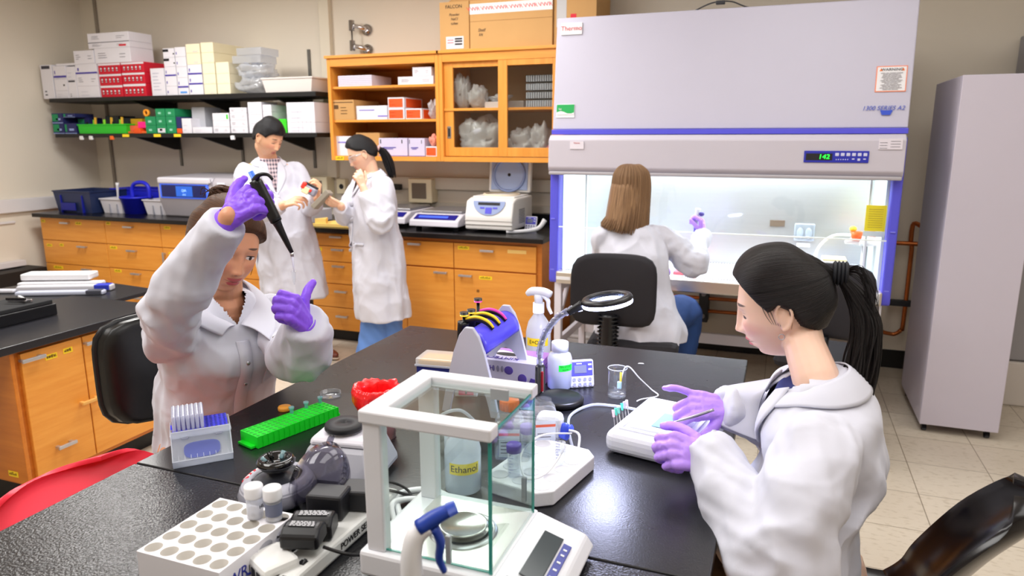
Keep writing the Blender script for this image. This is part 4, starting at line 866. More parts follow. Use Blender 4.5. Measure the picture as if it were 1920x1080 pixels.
# stand
def leg(x,y): 
    b = MB(); b.bb(x-.022,x+.022,y-.022,y+.022,.05,.70,.003); b.bb(x-.019,x+.019,y-.019,y+.019,.04,.2,.002); b.cyl((x,y,0),(x,y,.045),.018,n=14,mi=1); obj('leg', b, [mat('stand_white',(222,218,228),.4), mat('foot_brass',(150,120,80),.5)], t)
for x in (HX0+.045,HX1-.045):
    for y in (.02,.62): leg(x,y)
b = MB()
for x in (HX0+.045,HX1-.045): b.bb(x-.015,x+.015,.04,.6,.64,.70,.002); b.bb(x-.015,x+.015,.04,.6,.28,.33,.002); b.hexa([(x-.012,.05,.5),(x+.012,.05,.5),(x+.012,.09,.5),(x-.012,.09,.5)],[(x-.012,.26,.69),(x+.012,.26,.69),(x+.012,.30,.69),(x-.012,.30,.69)])
b.bb(HX0+.07,HX1-.07,.60,.64,.64,.70); b.bb(HX0+.07,HX1-.07,.60,.63,.22,.29); obj('stand_frame', b, mat('stand_white',(222,218,228),.4), t)
# side box under right end
b = MB(); b.bb(.33,.53,-.06,.0,.715,.775,.004); [b.bb(.35,.52,-.0615,-.06,.73+k*.014,.733+k*.014,mi=1) for k in range(3)]; obj('side_box', b, [m_white,mat('pale_print',(190,190,204),.6)], t)
# yellow notice behind the glass
t = thing('yellow_notice','yellow paper notice inside the right end of the safety cabinet','notice',(.43,HF+.03,1.10))
b = MB(); b.bb(0,.10,-.001,.001,0,.14); [b.bb(.015,.085,-.002,-.001,.02+k*.012,.0225+k*.012,mi=1) for k in range(9)]; b.bb(-.005,.10,-.001,.001,-.03,-.001,mi=2); obj('paper_sheet', b, [mat('notice_yellow',(250,222,20),.5),mat('notice_ink',(190,160,20),.6),mat('glass_label',(214,218,228),.4)], t)
# things on the deck
D0 = .763
t = thing('pipette_stand','white carousel stand with orange tips in the right of the safety cabinet','pipette stand',(.47,4.55,D0))
obj('post', MB().cyl((0,0,0),(0,0,.24),.016,n=16).lathe([(0,0),(.07,0),(.07,.01),(0,.012)],24), m_metal, t)
b = MB(); [b.tube([(0,0,.24),(.06*math.cos(a),.06*math.sin(a),.245),(.11*math.cos(a),.11*math.sin(a),.235)],[.03,.022,.008],10,sub=3,aspect=.6) for a in [k*PI/3+.2 for k in range(6)]]; obj('arm', b, m_white, t)
for i,(x,y) in enumerate(((-.05,-.03),(.05,.04))): obj('tip_cup', MB().lathe([(0,.26),(.022,.26),(.035,.31),(.03,.31),(0,.27)],16,M=Matrix.Translation((x,y,-.01))), mat('cup_orange',(250,100,30),.4), t); obj('tip_cup', MB().ell((x-.02,y+.01,.315),(.02,.02,.016)), mat('cup_yellow',(250,205,40),.5), t)
t = thing('glove_box','small pink and cream carton beside the stand in the safety cabinet','box',(.25,4.50,D0)); b=MB(); b.bb(0,.13,0,.14,0,.125,.004); b.bb(.005,.13,-.002,.0,.035,.07,mi=1); b.bb(0,.13,0,.14,.126,.135,.002,mi=2); obj('box_body', b, [m_white,mat('hot_pink',(245,90,140),.5),mat('cream_top',(240,225,170),.5)], t)
tag(obj('tubing', MB().tube([(.22,4.56,.79),(.22,4.60,.93),(.30,4.62,1.02),(.42,4.58,1.035)],.008,8,sub=6), mat('tube_white',(236,236,240),.4)), 'white tubing arching from the carton to the stand in the cabinet','tubing')
tag(obj('tubing', MB().tube([(.20,4.36,.781),(.26,4.37,.80),(.40,4.40,.815),(.48,4.40,.80),(.505,4.38,.782)],.012,8,sub=6), mat('tube_white2',(216,220,226),.3)), 'pale tubing lying over the front grille at the right end','tubing')
b = MB(); b.bb(0,.13,0,.07,0,.018,.003); tag(obj('flask_tray', b, mat('pink_liquid',(250,110,125),.3), None, (-.60,4.42,D0+.0)), 'flat pink flask on the cabinet deck beside the seated woman','flask')
t = thing('sample_tube','red capped tube standing on the cabinet deck','tube',(-.46,4.42,D0)); obj('tube_body', MB().cyl((0,0,0),(0,0,.035),.011,n=12), clear('tube_clear',(235,235,240),1,.3), t); obj('cap', MB().cyl((0,0,.035),(0,0,.055),.014,n=14), mat('cap_red',(240,50,60),.4), t)
tag(obj('small_flask', MB().bb(0,.06,0,.05,0,.03,.005), clear('tube_clear',(235,235,240)), None, (-.36,4.60,D0)), 'little clear dish at the back of the cabinet deck','dish')
t = thing('test_plate','white lid and plate standing among glassware at the right of the deck','labware',(.34,4.72,D0)); obj('bottle_body', MB().bb(0,.06,0,.06,0,.07,.008).bb(.08,.14,0,.06,0,.075,.008).bb(.155,.2,-.1,-.04,0,.06,.008), clear('tube_clear',(235,235,240)), t)
t.name='glassware'
# under the hood: foam box in a carton
t = thing('cardboard_box','open low cardboard box on the floor under the left of the safety cabinet','box',(-1.53,4.98,0)); obj('box_body', open_bin(.36,.3,.07,.006,1.), m_card, t)
t = thing('foam_box','white foam box standing in the cardboard box under the cabinet','box',(-1.46,5.02,.01)); obj('box_body', MB().bb(0,.22,0,.2,0,.10,.01), m_white, t); obj('box_lid', MB().bb(-.01,.23,-.01,.21,.101,.13,.01), m_white, t)
# ================================================================ tall white cabinet
t = thing('tall_cabinet','tall plain white metal cabinet on castors at the right','cabinet',(.80,4.235,0))
m_tall = mat('tall_white',(196,190,204),.42)
obj('cabinet_body', MB().bb(0,.372,0.025,.685,.05,1.90,.004), m_tall, t); obj('door', MB().bb(0,.372,0,.022,.05,1.90,.004), m_tall, t)
for x in (.03,.33):
    for y in (.05,.62):
        c = MB(); c.cyl((x-.01,y,.022),(x+.012,y,.022),.022,n=16); c.bb(x-.02,x+.02,y-.01,y+.012,.035,.052,mi=1); obj('castor', c, [m_blackpl,m_metal], t)
t = thing('grey_cabinet','grey enamelled cabinet at the right edge of the photo, behind the tall one','cabinet',(1.30,4.9,0)); obj('cabinet_body', MB().bb(0,.9,0,.5,.28,2.2,.01), mat('dim_grey',(150,148,152),.5), t); obj('base_box', MB().bb(0,.9,-.02,.5,0,.275,.01), mat('sill_pale',(205,198,192),.5), t)
# ================================================================ the black bench in the middle
BZ = .92
def bench_black(nm='bench_epoxy',bs=.22,r0=.2,r1=.36,sc=330):
    m = bpy.data.materials.new(nm); m.use_nodes = True; nt = m.node_tree; N = nt.nodes; L = nt.links; b = N['Principled BSDF']
    b.inputs['Base Color'].default_value = lin((22,22,27)); b.inputs['Roughness'].default_value = .24
    tc = N.new('ShaderNodeTexCoord'); t = N.new('ShaderNodeTexNoise'); t.inputs['Scale'].default_value = sc; t.inputs['Detail'].default_value = 2; L.new(tc.outputs['Object'], t.inputs[0])
    bp = N.new('ShaderNodeBump'); bp.inputs['Strength'].default_value = bs; bp.inputs['Distance'].default_value = .0012; L.new(t.outputs[0], bp.inputs['Height']); L.new(bp.outputs[0], b.inputs['Normal'])
    v = N.new('ShaderNodeTexNoise'); v.inputs['Scale'].default_value = 5; v.inputs['Detail'].default_value = 6; L.new(tc.outputs['Object'], v.inputs[0]); mr = N.new('ShaderNodeMapRange'); mr.inputs[3].default_value = r0; mr.inputs[4].default_value = r1; L.new(v.outputs[0], mr.inputs[0]); L.new(mr.outputs[0], b.inputs['Roughness'])
    return m
m_bench = bench_black()
BX0, BX1 = -1.252, -.063
tag(obj('lab_bench', MB().bb(BX0,BX1,1.034,2.243,BZ-.035,BZ,.003), m_bench), 'far black slab of the middle bench carrying the lamp, balance and glove box', 'bench')
tag(obj('lab_bench', MB().bb(BX0,BX1,-.9,1.031,BZ-.035,BZ,.003), bench_black('bench_epoxy_rough',.9,.2,.28,240)), 'near black slab of the middle bench carrying the white vial rack', 'bench')
t = thing('bench_base','oak bench base standing under the black middle bench tops','cabinet',(BX0,-.8,0)); m_ob = mat('oak_base',(150,96,48),.5)
obj('carcass', MB().bb(.35,.80,.0,2.95,.1,.884), m_woodv, t); obj('plinth', MB().bb(.38,.77,.03,2.9,0,.1), m_blackbase, t)
obj('rail', MB().bb(.1,1.1,.02,.05,.80,.884).bb(.1,1.1,2.93,2.96,.80,.884), m_woodv, t)
for x in (.08,1.08):
    for y in (.1,2.9): obj('leg', MB().bb(x-.03,x+.03,y-.03,y+.03,0,.884,.003), m_woodv, t)
# ---------------------------------------------------------------- desk height bench at the left
DZ = .755
tag(obj('lab_bench', MB().bb(-3.60,-2.945,-.3,2.705,DZ-.035,DZ,.003), mat('bench_dark',(30,30,36),.3,bump=.15,bscale=400)), 'low black bench top at the left edge of the photo', 'bench')
u = base_unit('base_cabinet','oak cabinet with two taped doors under the low left bench', 1.94,2.68,[
 ('door',1.96,2.25,.12,.705,[(2.0,.675,1)],[]),
 ('door',2.25,2.67,.12,.705,[(2.30,.67,1)],[(2.50,.655,.14)])], side_wood=m_wooddk, group='oak base cabinets under the low bench', z1=.718, depth=.6, Y=0)
u.location = (-2.97,1.94,0); u.rotation_euler = (0,0,PI/2)
for x,z,wd in ((.155,.655,.055),(.235,.66,.045)): tape(x,z,wd,.024,u)
lettering('PIPETS',.016,m_tapeink,u,face_y(.155,-.003,.655)); lettering('TIPS',.016,m_tapeink,u,face_y(.235,-.003,.66)); lettering('Environment Bag',.016,m_tapeink,u,face_y(.56,-.003,.655))
o_ = obj('handle', pull(.30,.40,.10), mat('worn_wood',(226,170,90),.5), u); obj('handle', pull(.155,.24,.09), m_handle, u)
t = thing('end_panel','oak end of the low bench cabinet with yellow tape scraps','cabinet panel',(-3.5,1.93,.12)); obj('panel', MB().bb(0,.53,-.012,.006,0,.598,.002), m_wooddk, t)
for x,z,wd in ((.37,.25,.05),(.44,.04,.06)): tape(x,z,wd,.026,t).location.y=-.012
# foam tray and black box with tools on the low bench
t = thing('tool_tray','black foam tray heaped with metal tools at the left edge of the photo','tray',(-3.52,2.02,DZ+.001))
obj('tray_body', MB().bb(0,.25,0,.35,0,.055,.004), m_blackpl, t); obj('tray_insert', MB().bb(.02,.24,.02,.34,.055,.075,.004), mat('foam_dark',(30,31,34),.8), t)
rs=random.Random(5)
for i in range(7):
    x,y=rs.uniform(.03,.12),rs.uniform(.03,.30); a=rs.uniform(-.4,.4); T=Matrix.Translation((x,y,.083+.006*i))@Matrix.Rotation(a,4,'Z')
    obj('tool', MB().bb(0,rs.uniform(.09,.13),-.006,.006,-.004,.008,.002,M=T), (m_metal,m_white,m_blackpl,mat('blue_grip',(60,60,160),.4))[i%4], t)
t = thing('side_table','low black topped table with a splayed metal leg between the benches','table',(-4.55,2.72,0))
obj('table_top', MB().prism([(0,-.1),(.72,.0),(.99,.18),(.97,.52),(.1,.62)],.66,.685,bev=.004), mat('table_black',(34,34,38),.35), t)
for x0,y0,x1,y1 in ((.93,.2,1.02,.12),(.9,.5,1.0,.56),(.1,.1,.05,.05),(.12,.55,.08,.6)): obj('leg', MB().cyl((x0,y0,.66),(x1,y1,0),.014,n=10), mat('leg_grey',(150,145,135),.4,.5), t)
for i,(x,y,l,wd,h0,hh,a,c) in enumerate([(-4.40,2.95,.50,.07,.687,.03,.45,(222,222,228)),(-4.28,2.86,.55,.06,.687,.035,.45,(206,206,214)),(-4.18,2.78,.50,.05,.687,.025,.45,(190,196,216)),(-4.42,2.99,.42,.12,.724,.04,.42,(236,236,240)),(-4.5,2.74,.25,.05,.687,.02,.4,(200,200,210))]):
    t = thing('pipette_case',['long white instrument case at the back of the low table','long grey instrument case in the middle of the low table','slim pale blue case at the front of the low table','wide white case lying on top of the long ones','short grey case at the left of the low table'][i],'case',(x,y,h0),a,'instrument cases on the low table')
    obj('case_body', MB().bb(0,l,0,wd,0,hh,.008), mat('case%d'%i,c,.35), t)
    if i in (1,2): obj('case_end', MB().bb(l-.10,l-.01,-.002,wd+.002,.004,hh+.002,.004), mat('case_blue',(46,60,190),.4) if i==1 else mat('case_dark',(70,72,84),.4), t)
t = thing('cable_shelf','black upstand and white ledge on the left wall above the low table','ledge',(WX+.03,1.6,0)); obj('panel', MB().bb(0,.25,0,2.95,.30,.43), m_blackmat, t)
# ---------------------------------------------------------------- chairs
m_leather = mat('black_vinyl',(12,12,14),.32,bump=.06,bscale=60); m_fabric = mat('charcoal_fabric',(30,28,34),.8,bump=.2,bscale=300)
def soft_pad(W,Hh,D,curve=.0,m=None,rnd=.1,n=40):
    """rounded rectangle cushion, in XZ, front -Y"""
    b = MB()
    def f(u,v):
        th=u*2*PI; c,s=math.cos(th),math.sin(th); k=1/(abs(c)**5+abs(s)**5)**(1/5)
        x,z=c*k*W/2*(1-rnd*.0),s*k*Hh/2; t_=v*2-1; r=(1-abs(t_)**4)**.25 if abs(t_)<1 else 0; rr=.72+.28*r
        if abs(t_)>.6: rr=(.72+.28*r)*(1-(abs(t_)-.6)/.4) 
        y=D/2*(t_ if abs(t_)<.6 else math.copysign(.6+.4*(1-(1-(abs(t_)-.6)/.4)**2),t_))
        px,pz=x*rr,z*rr
        return (px, y+curve*(px/(W/2))**2, pz)
    b.grid(f,n,18,cu=True); bmesh.ops.remove_doubles(b.bm,verts=b.bm.verts,dist=.0004); return b
def base5(t,h,m=m_blackpl,r=.28):
    b = MB(); b.cyl((0,0,.08),(0,0,h),.028,n=16); b.cyl((0,0,.08),(0,0,h*.5),.04,n=16); obj('pedestal', b, m, t)
    for i in range(5):
        a=i*2*PI/5+.3; x,y=math.cos(a),math.sin(a); obj('leg', MB().tube([(0,0,.11),(x*r*.5,y*r*.5,.10),(x*r,y*r,.075)],[.025,.022,.016],8,sub=2), m, t)
        c = MB(); [c.cyl((x*r-y*d,y*r+x*d,.027),(x*r-y*(d+.018),y*r+x*(d+.018),.027),.026,n=14) for d in (-.022,.004)]; c.cyl((x*r,y*r,.03),(x*r,y*r,.07),.008,n=8); obj('castor', c, m, t)
# left chair
t = thing('task_chair','black vinyl chair behind the woman holding up the pipette','chair',(-1.52,1.60,0),1.50)
obj('backrest', soft_pad(.40,.32,.07,.05), m_leather, t, (0,-.0,0)).location=(-.02,.20,.925); obj('seat', MB().bb(-.22,.22,-.22,.2,.58,.64,.03), m_leather, t); obj('back_arm', MB().tube([(0,.05,.58),(0,.24,.60),(0,.26,.76)],.02,8,sub=3,aspect=2.), m_blackpl, t); base5(t,.58)
obj('seam', soft_pad(.412,.332,.02,.05), m_blackpl, t).location=(-.02,.222,.925)
# hood woman's chair
t = thing('lab_chair','charcoal fabric chair the long haired woman sits on at the cabinet','chair',(-.70,3.76,0),PI+.1)
obj('backrest', soft_pad(.44,.38,.08,.05), m_fabric, t).location=(.10,.17,.82); obj('seat', MB().bb(-.24,.24,-.24,.22,.47,.55,.035), m_fabric, t)
b=MB(); b.tube([(.12,.10,.42),(.12,.24,.46),(.12,.235,.70)],.045,14,sub=12,aspect=.8); obj('bellows', b, m_blackpl, t)
rg=MB(); [rg.lathe([(.048,-.006),(.058,0),(.048,.006)],20,M=Matrix.Translation((.12,.232,.42+k*.021))@Matrix.Diagonal((1,.85,1,1)),closed=True) for k in range(14)]; obj('bellows_ring', rg, m_blackpl, t); base5(t,.47)
# empty chair behind the right woman
t = thing('lab_chair','dark fabric chair at the right of the safety cabinet, mostly hidden by the ponytail woman','chair',(.28,3.85,0),PI-.2)
obj('backrest', soft_pad(.42,.36,.08,.04), m_fabric, t).location=(0,.2,.83); obj('seat', MB().bb(-.23,.23,-.23,.22,.46,.53,.035), m_fabric, t); obj('back_arm', MB().tube([(0,.1,.46),(0,.24,.48),(0,.24,.66)],.03,10,sub=4), m_blackpl, t); base5(t,.46)
# shell chairs
def shell_chair(name,lab,loc,rz,m,seat_z,backh,W=.42,lean=.28,grp=None,legs=True):
    t = thing(name,lab,'chair',loc,rz,grp)
    prof=[(-.24,-.045),(-.235,-.015),(-.20,.0),(-.05,-.012),(.08,-.008),(.16,.012),(.205,.06),(.23,.12),(.23+lean*.35,.12+(backh-.12)*.5),(.23+lean*.7,backh*.92),(.23+lean*.75,backh)]
    P,_=spline([(p[0],p[1],0) for p in prof],1,5); n=len(P)
    def f(u,v):
        p=P[min(n-1,int(round(u*(n-1))))]; y,z=p.x,p.y; k=u
        wd=W/2*(1-.06*math.sin(k*PI)) 
        if k>.55: q=(k-.55)/.45; wd*= (1-.62*q**3.2) if W > .5 else (1-.28*q)*math.sqrt(max(.08,1-.92*q**4)) 
        if k<.08: wd*=.82+.18*k/.08
        s=v*2-1; bowl=.035*s*s*(1 if k<.5 else 1.6); 
        return (s*wd, y-(bowl if k>.5 else 0), z+(bowl*.7 if k<=.5 else 0))
    b=MB(); b.grid(f,n,15); o=obj('shell', b, m, t); o.location=(0,0,seat_z)
    md=o.modifiers.new('s','SOLIDIFY'); md.thickness=.011; md.offset=0; md=o.modifiers.new('b','BEVEL'); md.width=.003; md.segments=2; md.limit_method='ANGLE'
    if legs:
        for sx in (-1,1):
            for sy in (-1,1): obj('leg', MB().tube([(sx*.08,sy*.1,seat_z-.02),(sx*.17,sy*.18,seat_z-.06),(sx*.21,sy*.24,0)],.010,8,sub=3), m_chrome, t)
        obj('footring', MB().lathe([(.20,.24),(.215,.25),(.20,.26),(.19,.25)],28,closed=True), m_chrome, t)
    return t
m_blacksh = mat('black_lacquer',(14,12,16),.18)
t = shell_chair('shell_chair','glossy black moulded chair the ponytail woman sits on',(.10,1.40,0),-PI/2-.25,m_blacksh,.68,.34,.35,.18)
obj('seat_clip', MB().bb(.10,.2,-.16,-.12,.678,.695,.004), m_chrome, t)
m_redsh = mat('red_plastic',(248,52,74),.4)
t = shell_chair('shell_chair','red plastic chair pushed against the left edge of the middle bench',(-1.15,1.03,0),PI/2+.06,m_redsh,.48,.36,.70,.22)
# ================================================================ small things on the middle bench
m_clr = clear('clear_plastic',(248,250,252),1.,.12,.05); m_milk = clear('milky_plastic',(244,246,250),1.,.55,.2,hcol=(236,240,248)); m_milk2 = clear('frosted_plastic',(244,246,250),1.,.8,.25,hcol=(232,234,244))
m_glass = clear('thin_glass',(246,252,250),1.,0,.01,1.52); m_gedge = mat('glass_edge',(60,150,140),.15)
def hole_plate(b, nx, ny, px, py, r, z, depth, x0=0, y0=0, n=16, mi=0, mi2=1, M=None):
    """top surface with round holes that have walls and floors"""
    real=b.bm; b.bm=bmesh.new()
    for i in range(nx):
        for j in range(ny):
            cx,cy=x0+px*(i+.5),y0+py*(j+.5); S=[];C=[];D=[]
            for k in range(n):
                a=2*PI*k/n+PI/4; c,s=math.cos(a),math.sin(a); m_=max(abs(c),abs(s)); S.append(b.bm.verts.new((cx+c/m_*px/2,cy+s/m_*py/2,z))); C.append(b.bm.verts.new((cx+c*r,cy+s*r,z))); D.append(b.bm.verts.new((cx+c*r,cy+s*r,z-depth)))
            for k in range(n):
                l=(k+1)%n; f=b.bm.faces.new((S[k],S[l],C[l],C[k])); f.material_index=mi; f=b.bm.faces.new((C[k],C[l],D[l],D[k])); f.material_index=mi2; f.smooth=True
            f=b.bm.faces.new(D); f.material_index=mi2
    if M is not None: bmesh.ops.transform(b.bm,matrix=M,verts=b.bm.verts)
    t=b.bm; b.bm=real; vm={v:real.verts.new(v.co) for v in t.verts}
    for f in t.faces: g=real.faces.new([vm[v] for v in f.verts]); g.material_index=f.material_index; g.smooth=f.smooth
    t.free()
def open_shell(b,x0,x1,y0,y1,z0,z1,mi=0,bottom=True):
    """side walls and floor without a top"""
    real=b.bm; b.bm=bmesh.new(); q=[(x0,y0),(x1,y0),(x1,y1),(x0,y1)]; lo=[b.bm.verts.new((x,y,z0)) for x,y in q]; hi=[b.bm.verts.new((x,y,z1)) for x,y in q]
    for i in range(4): j=(i+1)%4; b.bm.faces.new((lo[i],lo[j],hi[j],hi[i]))
    if bottom: b.bm.faces.new(list(reversed(lo)))
    t=b.bm; b.bm=real; vm={v:real.verts.new(v.co) for v in t.verts}
    for f in t.faces: g=real.faces.new([vm[v] for v in f.verts]); g.material_index=mi
    t.free()
# --- white vial rack
t = thing('vial_rack','white foam rack with twenty five round holes at the bottom of the photo','rack',(-.888,.716,BZ+.001))
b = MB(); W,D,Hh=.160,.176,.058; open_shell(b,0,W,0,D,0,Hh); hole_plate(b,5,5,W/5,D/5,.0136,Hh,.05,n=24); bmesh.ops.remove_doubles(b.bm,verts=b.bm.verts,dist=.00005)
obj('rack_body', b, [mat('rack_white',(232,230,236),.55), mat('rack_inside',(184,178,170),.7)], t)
def face_x(x,y,z): return Matrix.Translation((x,y,z)) @ Matrix.Rotation(PI/2,4,'Z') @ Matrix.Rotation(PI/2,4,'X')
lettering('VWR',.026,mat('brand_blue',(40,50,150),.4),t,face_x(W+.0005,.028,.03),shear=.1)
lb=MB(); lb.tube([(W+.0006,.052,.022),(W+.0006,.065,.02),(W+.0006,.075,.03),(W+.0006,.08,.045)],[.0012,.003,.002,.001],6,sub=4); lb.ell((W+.0003,.10,.042),(.0004,.016,.009),mi=1); obj('logo', lb, [mat('brand_blue',(40,50,150),.4),mat('logo_grey',(170,170,180),.5)], t)
lb=MB(); lb.ell((W+.0003,.145,.03),(.0004,.026,.022)); obj('oval_label', lb, mat('label_lilac',(196,196,210),.5), t)
for k,s in enumerate(('Reinraum Siber','Wien & Co','Zentrifugen','Grenzgasse')): lettering(s,.0062,m_ink,t,face_x(W+.001,.145,.043-k*.008))
# --- vials
def vial(lab,x,y,lbl,z):
    t = thing('sample_vial',lab,'vial',(x,y,z),0,'white capped vials standing on the white rack')
    obj('vial_body', MB().lathe([(0,0),(.0125,0),(.0135,.002),(.0135,.034),(.0125,.038)],24), m_milk, t)
    obj('cap', MB().lathe([(0,.037),(.0150,.037),(.0155,.04),(.0155,.055),(.0145,.0575),(0,.0575)],28), m_white, t)
    obj('liquid', MB().cyl((0,0,.002),(0,0,.012),.0120,n=20), mat('vial_liquid',(214,208,206),.3), t)
    if lbl: obj('vial_label', MB().lathe([(.0138,.010),(.0138,.032)],24), mat('label_slate',(110,116,140),.5), t)
    else: lettering('H5',.008,m_ink,t,face_x(.0138,.0,.022))
vial('plain white capped vial, the left of the pair on the rack',-.784,.861,False,BZ+.060); vial('white capped vial with a slate label, the right of the pair',-.750,.866,True,BZ+.060)
# --- tip box
t = thing('tip_box','clear tip box with a blue rack and its clear lid hanging open','tip box',(-1.190,1.075,BZ+.001),.80)
W,D,Hh=.118,.080,.058
b=MB(); open_shell(b,0,W,0,D,0,Hh-.004); b.bb(-.003,W+.003,-.003,.0,Hh-.012,Hh-.006,.001).bb(-.003,W+.003,D,D+.003,Hh-.012,Hh-.006,.001).bb(W,W+.003,0,D,Hh-.012,Hh-.006,.001).bb(-.003,0,0,D,Hh-.012,Hh-.006,.001); obj('box_body', b, m_milk2, t)
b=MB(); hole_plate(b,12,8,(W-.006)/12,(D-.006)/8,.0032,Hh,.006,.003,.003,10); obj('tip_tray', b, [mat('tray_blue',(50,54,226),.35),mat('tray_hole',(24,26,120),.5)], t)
for x in (.0,W-.006): obj('tray_tab', MB().prism([(0,.02),(0,.05),(.004,.035)],x,x+.003,M=Matrix(((0,0,1,0),(0,1,0,0),(1,0,0,Hh),(0,0,0,1)))), mat('tray_blue',(50,54,226),.35), t)
tipm = clear('tip_plastic',(250,250,255),1.,.6,.25,hcol=(238,240,255))
tp = bpy.data.objects.new('pipette_tip',None); bpy.data.objects.remove(tp)
tmesh = MB().lathe([(.0036,0),(.0041,.014),(.0045,.032),(.0036,.034),(.0015,.002)],8).mesh('pipette_tip'); tmesh.materials.append(tipm)
for i in range(7):
    for j in range(8):
        o=bpy.data.objects.new('pipette_tip',tmesh); COL.objects.link(o); o.parent=t; o.location=(.003+(i+.5)*.00933,.003+(j+.5)*.00925,Hh+.0005)
lid = bpy.data.objects.new('lid',None); COL.objects.link(lid); lid.parent=t; lid.location=(0,-.004,Hh-.012); lid.rotation_euler=(-.80,0,0)
b=MB(); LH=.068; b.bb(0,W,-.002,.0,-LH,0,.001).bb(0,W,-.034,-.002,-LH,-LH+.002).bb(0,W,-.034,-.002,-.002,0).bb(0,.002,-.034,-.002,-LH,0).bb(W-.002,W,-.034,-.002,-LH,0); [b.bb(x,x+.001,-.034,-.030,-LH,-LH+.012) for x in [.012*k for k in range(1,10)]]; obj('lid_shell', b, m_milk, lid)
b=MB(); n=24; b.prism([(.036*math.copysign(abs(math.cos(a))**.6,math.cos(a)),.018*math.copysign(abs(math.sin(a))**.6,math.sin(a))) for a in [2*PI*k/n for k in range(n)]],0,.002,M=Matrix.Translation((W/2,-.004,-LH/2))@Matrix.Rotation(PI/2,4,'X')); obj('lid_window', b, clear('lid_blue_tint',(205,212,245),1.,.35,.15,hcol=(170,180,240)), lid)
for x in (.02,W-.03): obj('hinge', MB().bb(x,x+.014,-.006,.0,-.006,.004,.001), m_milk2, lid)
# --- green rack
t = thing('tube_rack','bright green eighty hole microtube rack with three tubes','rack',(-1.052,1.180,BZ+.001),1.285)
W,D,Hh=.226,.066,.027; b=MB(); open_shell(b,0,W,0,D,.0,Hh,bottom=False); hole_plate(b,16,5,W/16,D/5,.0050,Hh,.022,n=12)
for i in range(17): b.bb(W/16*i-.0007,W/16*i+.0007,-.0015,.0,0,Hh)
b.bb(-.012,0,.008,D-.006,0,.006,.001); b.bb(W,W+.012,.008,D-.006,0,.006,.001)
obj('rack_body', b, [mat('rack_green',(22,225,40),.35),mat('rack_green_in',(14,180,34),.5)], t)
m_tub = clear('blue_tube',(215,240,248),1.,.5,.1,hcol=(190,232,240))
for i,(a,j) in enumerate(((9.5,4.5),(12.5,4.5),(15.5,4.5))):
    tt = thing('microtube',['small pale blue open tube, nearest the middle of the green rack','small pale blue open tube between the other two in the green rack','small pale blue open tube at the far end of the green rack'][i],'tube',(0,0,0),0,'microtubes in the green rack')
    tt.location = V((-1.052,1.180,BZ+.001)) + Matrix.Rotation(1.285,3,'Z') @ V((W/16*a,D/5*j,.0)); obj('tube_body', MB().lathe([(.0045,.024),(.0047,.038),(.0065,.0385),(.0068,.043),(.0055,.043),(.0038,.026)],14), m_tub, tt)
# --- cap, dish
tag(obj('screw_cap', MB().lathe([(0,0),(.0155,0),(.0165,.002),(.0165,.0085),(.015,.011),(0,.011)],30), mat('cap_amber',(255,172,66),.4), None, (-1.146,1.392,BZ)), 'orange screw cap lying on the black bench near the green rack','cap')
tag(obj('petri_dish', MB().lathe([(0,.001),(.026,.001),(.027,.010),(.028,.010),(.0275,0),(0,0)],40), m_clr, None, (-1.098,1.522,BZ)), 'clear petri dish on the bench behind the orange cap','dish')
# --- waste bin with red bag
t = thing('waste_bin','small benchtop waste bin lined with a red bag','bin',(-.835,1.335,BZ+.001))
obj('bin_body', MB().lathe([(0,0),(.038,0),(.047,.105),(.045,.105),(.036,.004),(0,.004)],32), clear('pink_plastic',(250,200,205),1.,.6,.2,hcol=(245,200,205)), t)
NR=Noise3(21)
def redf(u,v):
    a=u*2*PI; pr=[(.050,.085),(.056,.098),(.058,.112),(.054,.122),(.046,.124),(.038,.112),(.034,.08),(.030,.05),(.0,.045)]; i=v*(len(pr)-1); k=min(int(i),len(pr)-2); f=i-k; r=pr[k][0]*(1-f)+pr[k+1][0]*f; z=pr[k][1]*(1-f)+pr[k+1][1]*f
    nn=float(NR(np.array([[math.cos(a)*3.2+5,math.sin(a)*3.2+5,v*3]]))[0])+.6*float(NR(np.array([[math.cos(a)*8+5,math.sin(a)*8+5,v*5]]))[0])
    return ((r*(1+.10*nn))*math.cos(a),(r*(1+.10*nn))*math.sin(a),z+.006*nn-(.012*max(0,-math.sin(a)) if v<.15 else 0))
b=MB(); b.grid(redf,96,40,cu=True); obj('red_bag', b, mat('red_bag',(240,24,30),.28,coat=.3), t)
# --- vortex mixer
t = thing('vortex_mixer','grey vortex mixer with a flat black rubber disc on top','mixer',(-.80,1.150,BZ+.001),.15)
b=MB(); P0=[(-.088,-.075),(.088,-.075),(.088,.085),(-.088,.085)]; P1=[(-.060,-.045),(.066,-.045),(.066,.06),(-.060,.06)]
b.hexa([(x,y,.006) for x,y in P0],[(x,y,.078) for x,y in P1],bev=.012); obj('housing', b, mat('mixer_grey',(176,176,186),.38), t)
b=MB(); b.hexa([(x*1.03,y*1.03,.076) for x,y in P1],[(x*.88,y*.88,.094) for x,y in P1],bev=.008); b.cyl((0,0,.09),(0,0,.098),.03,n=24); obj('top_cover', b, m_hoodl, t)
obj('rubber_disc', MB().lathe([(0,.098),(.036,.098),(.040,.101),(.040,.108),(.037,.112),(.006,.112),(.005,.107),(0,.107)],40), mat('rubber_black',(28,28,32),.55), t)
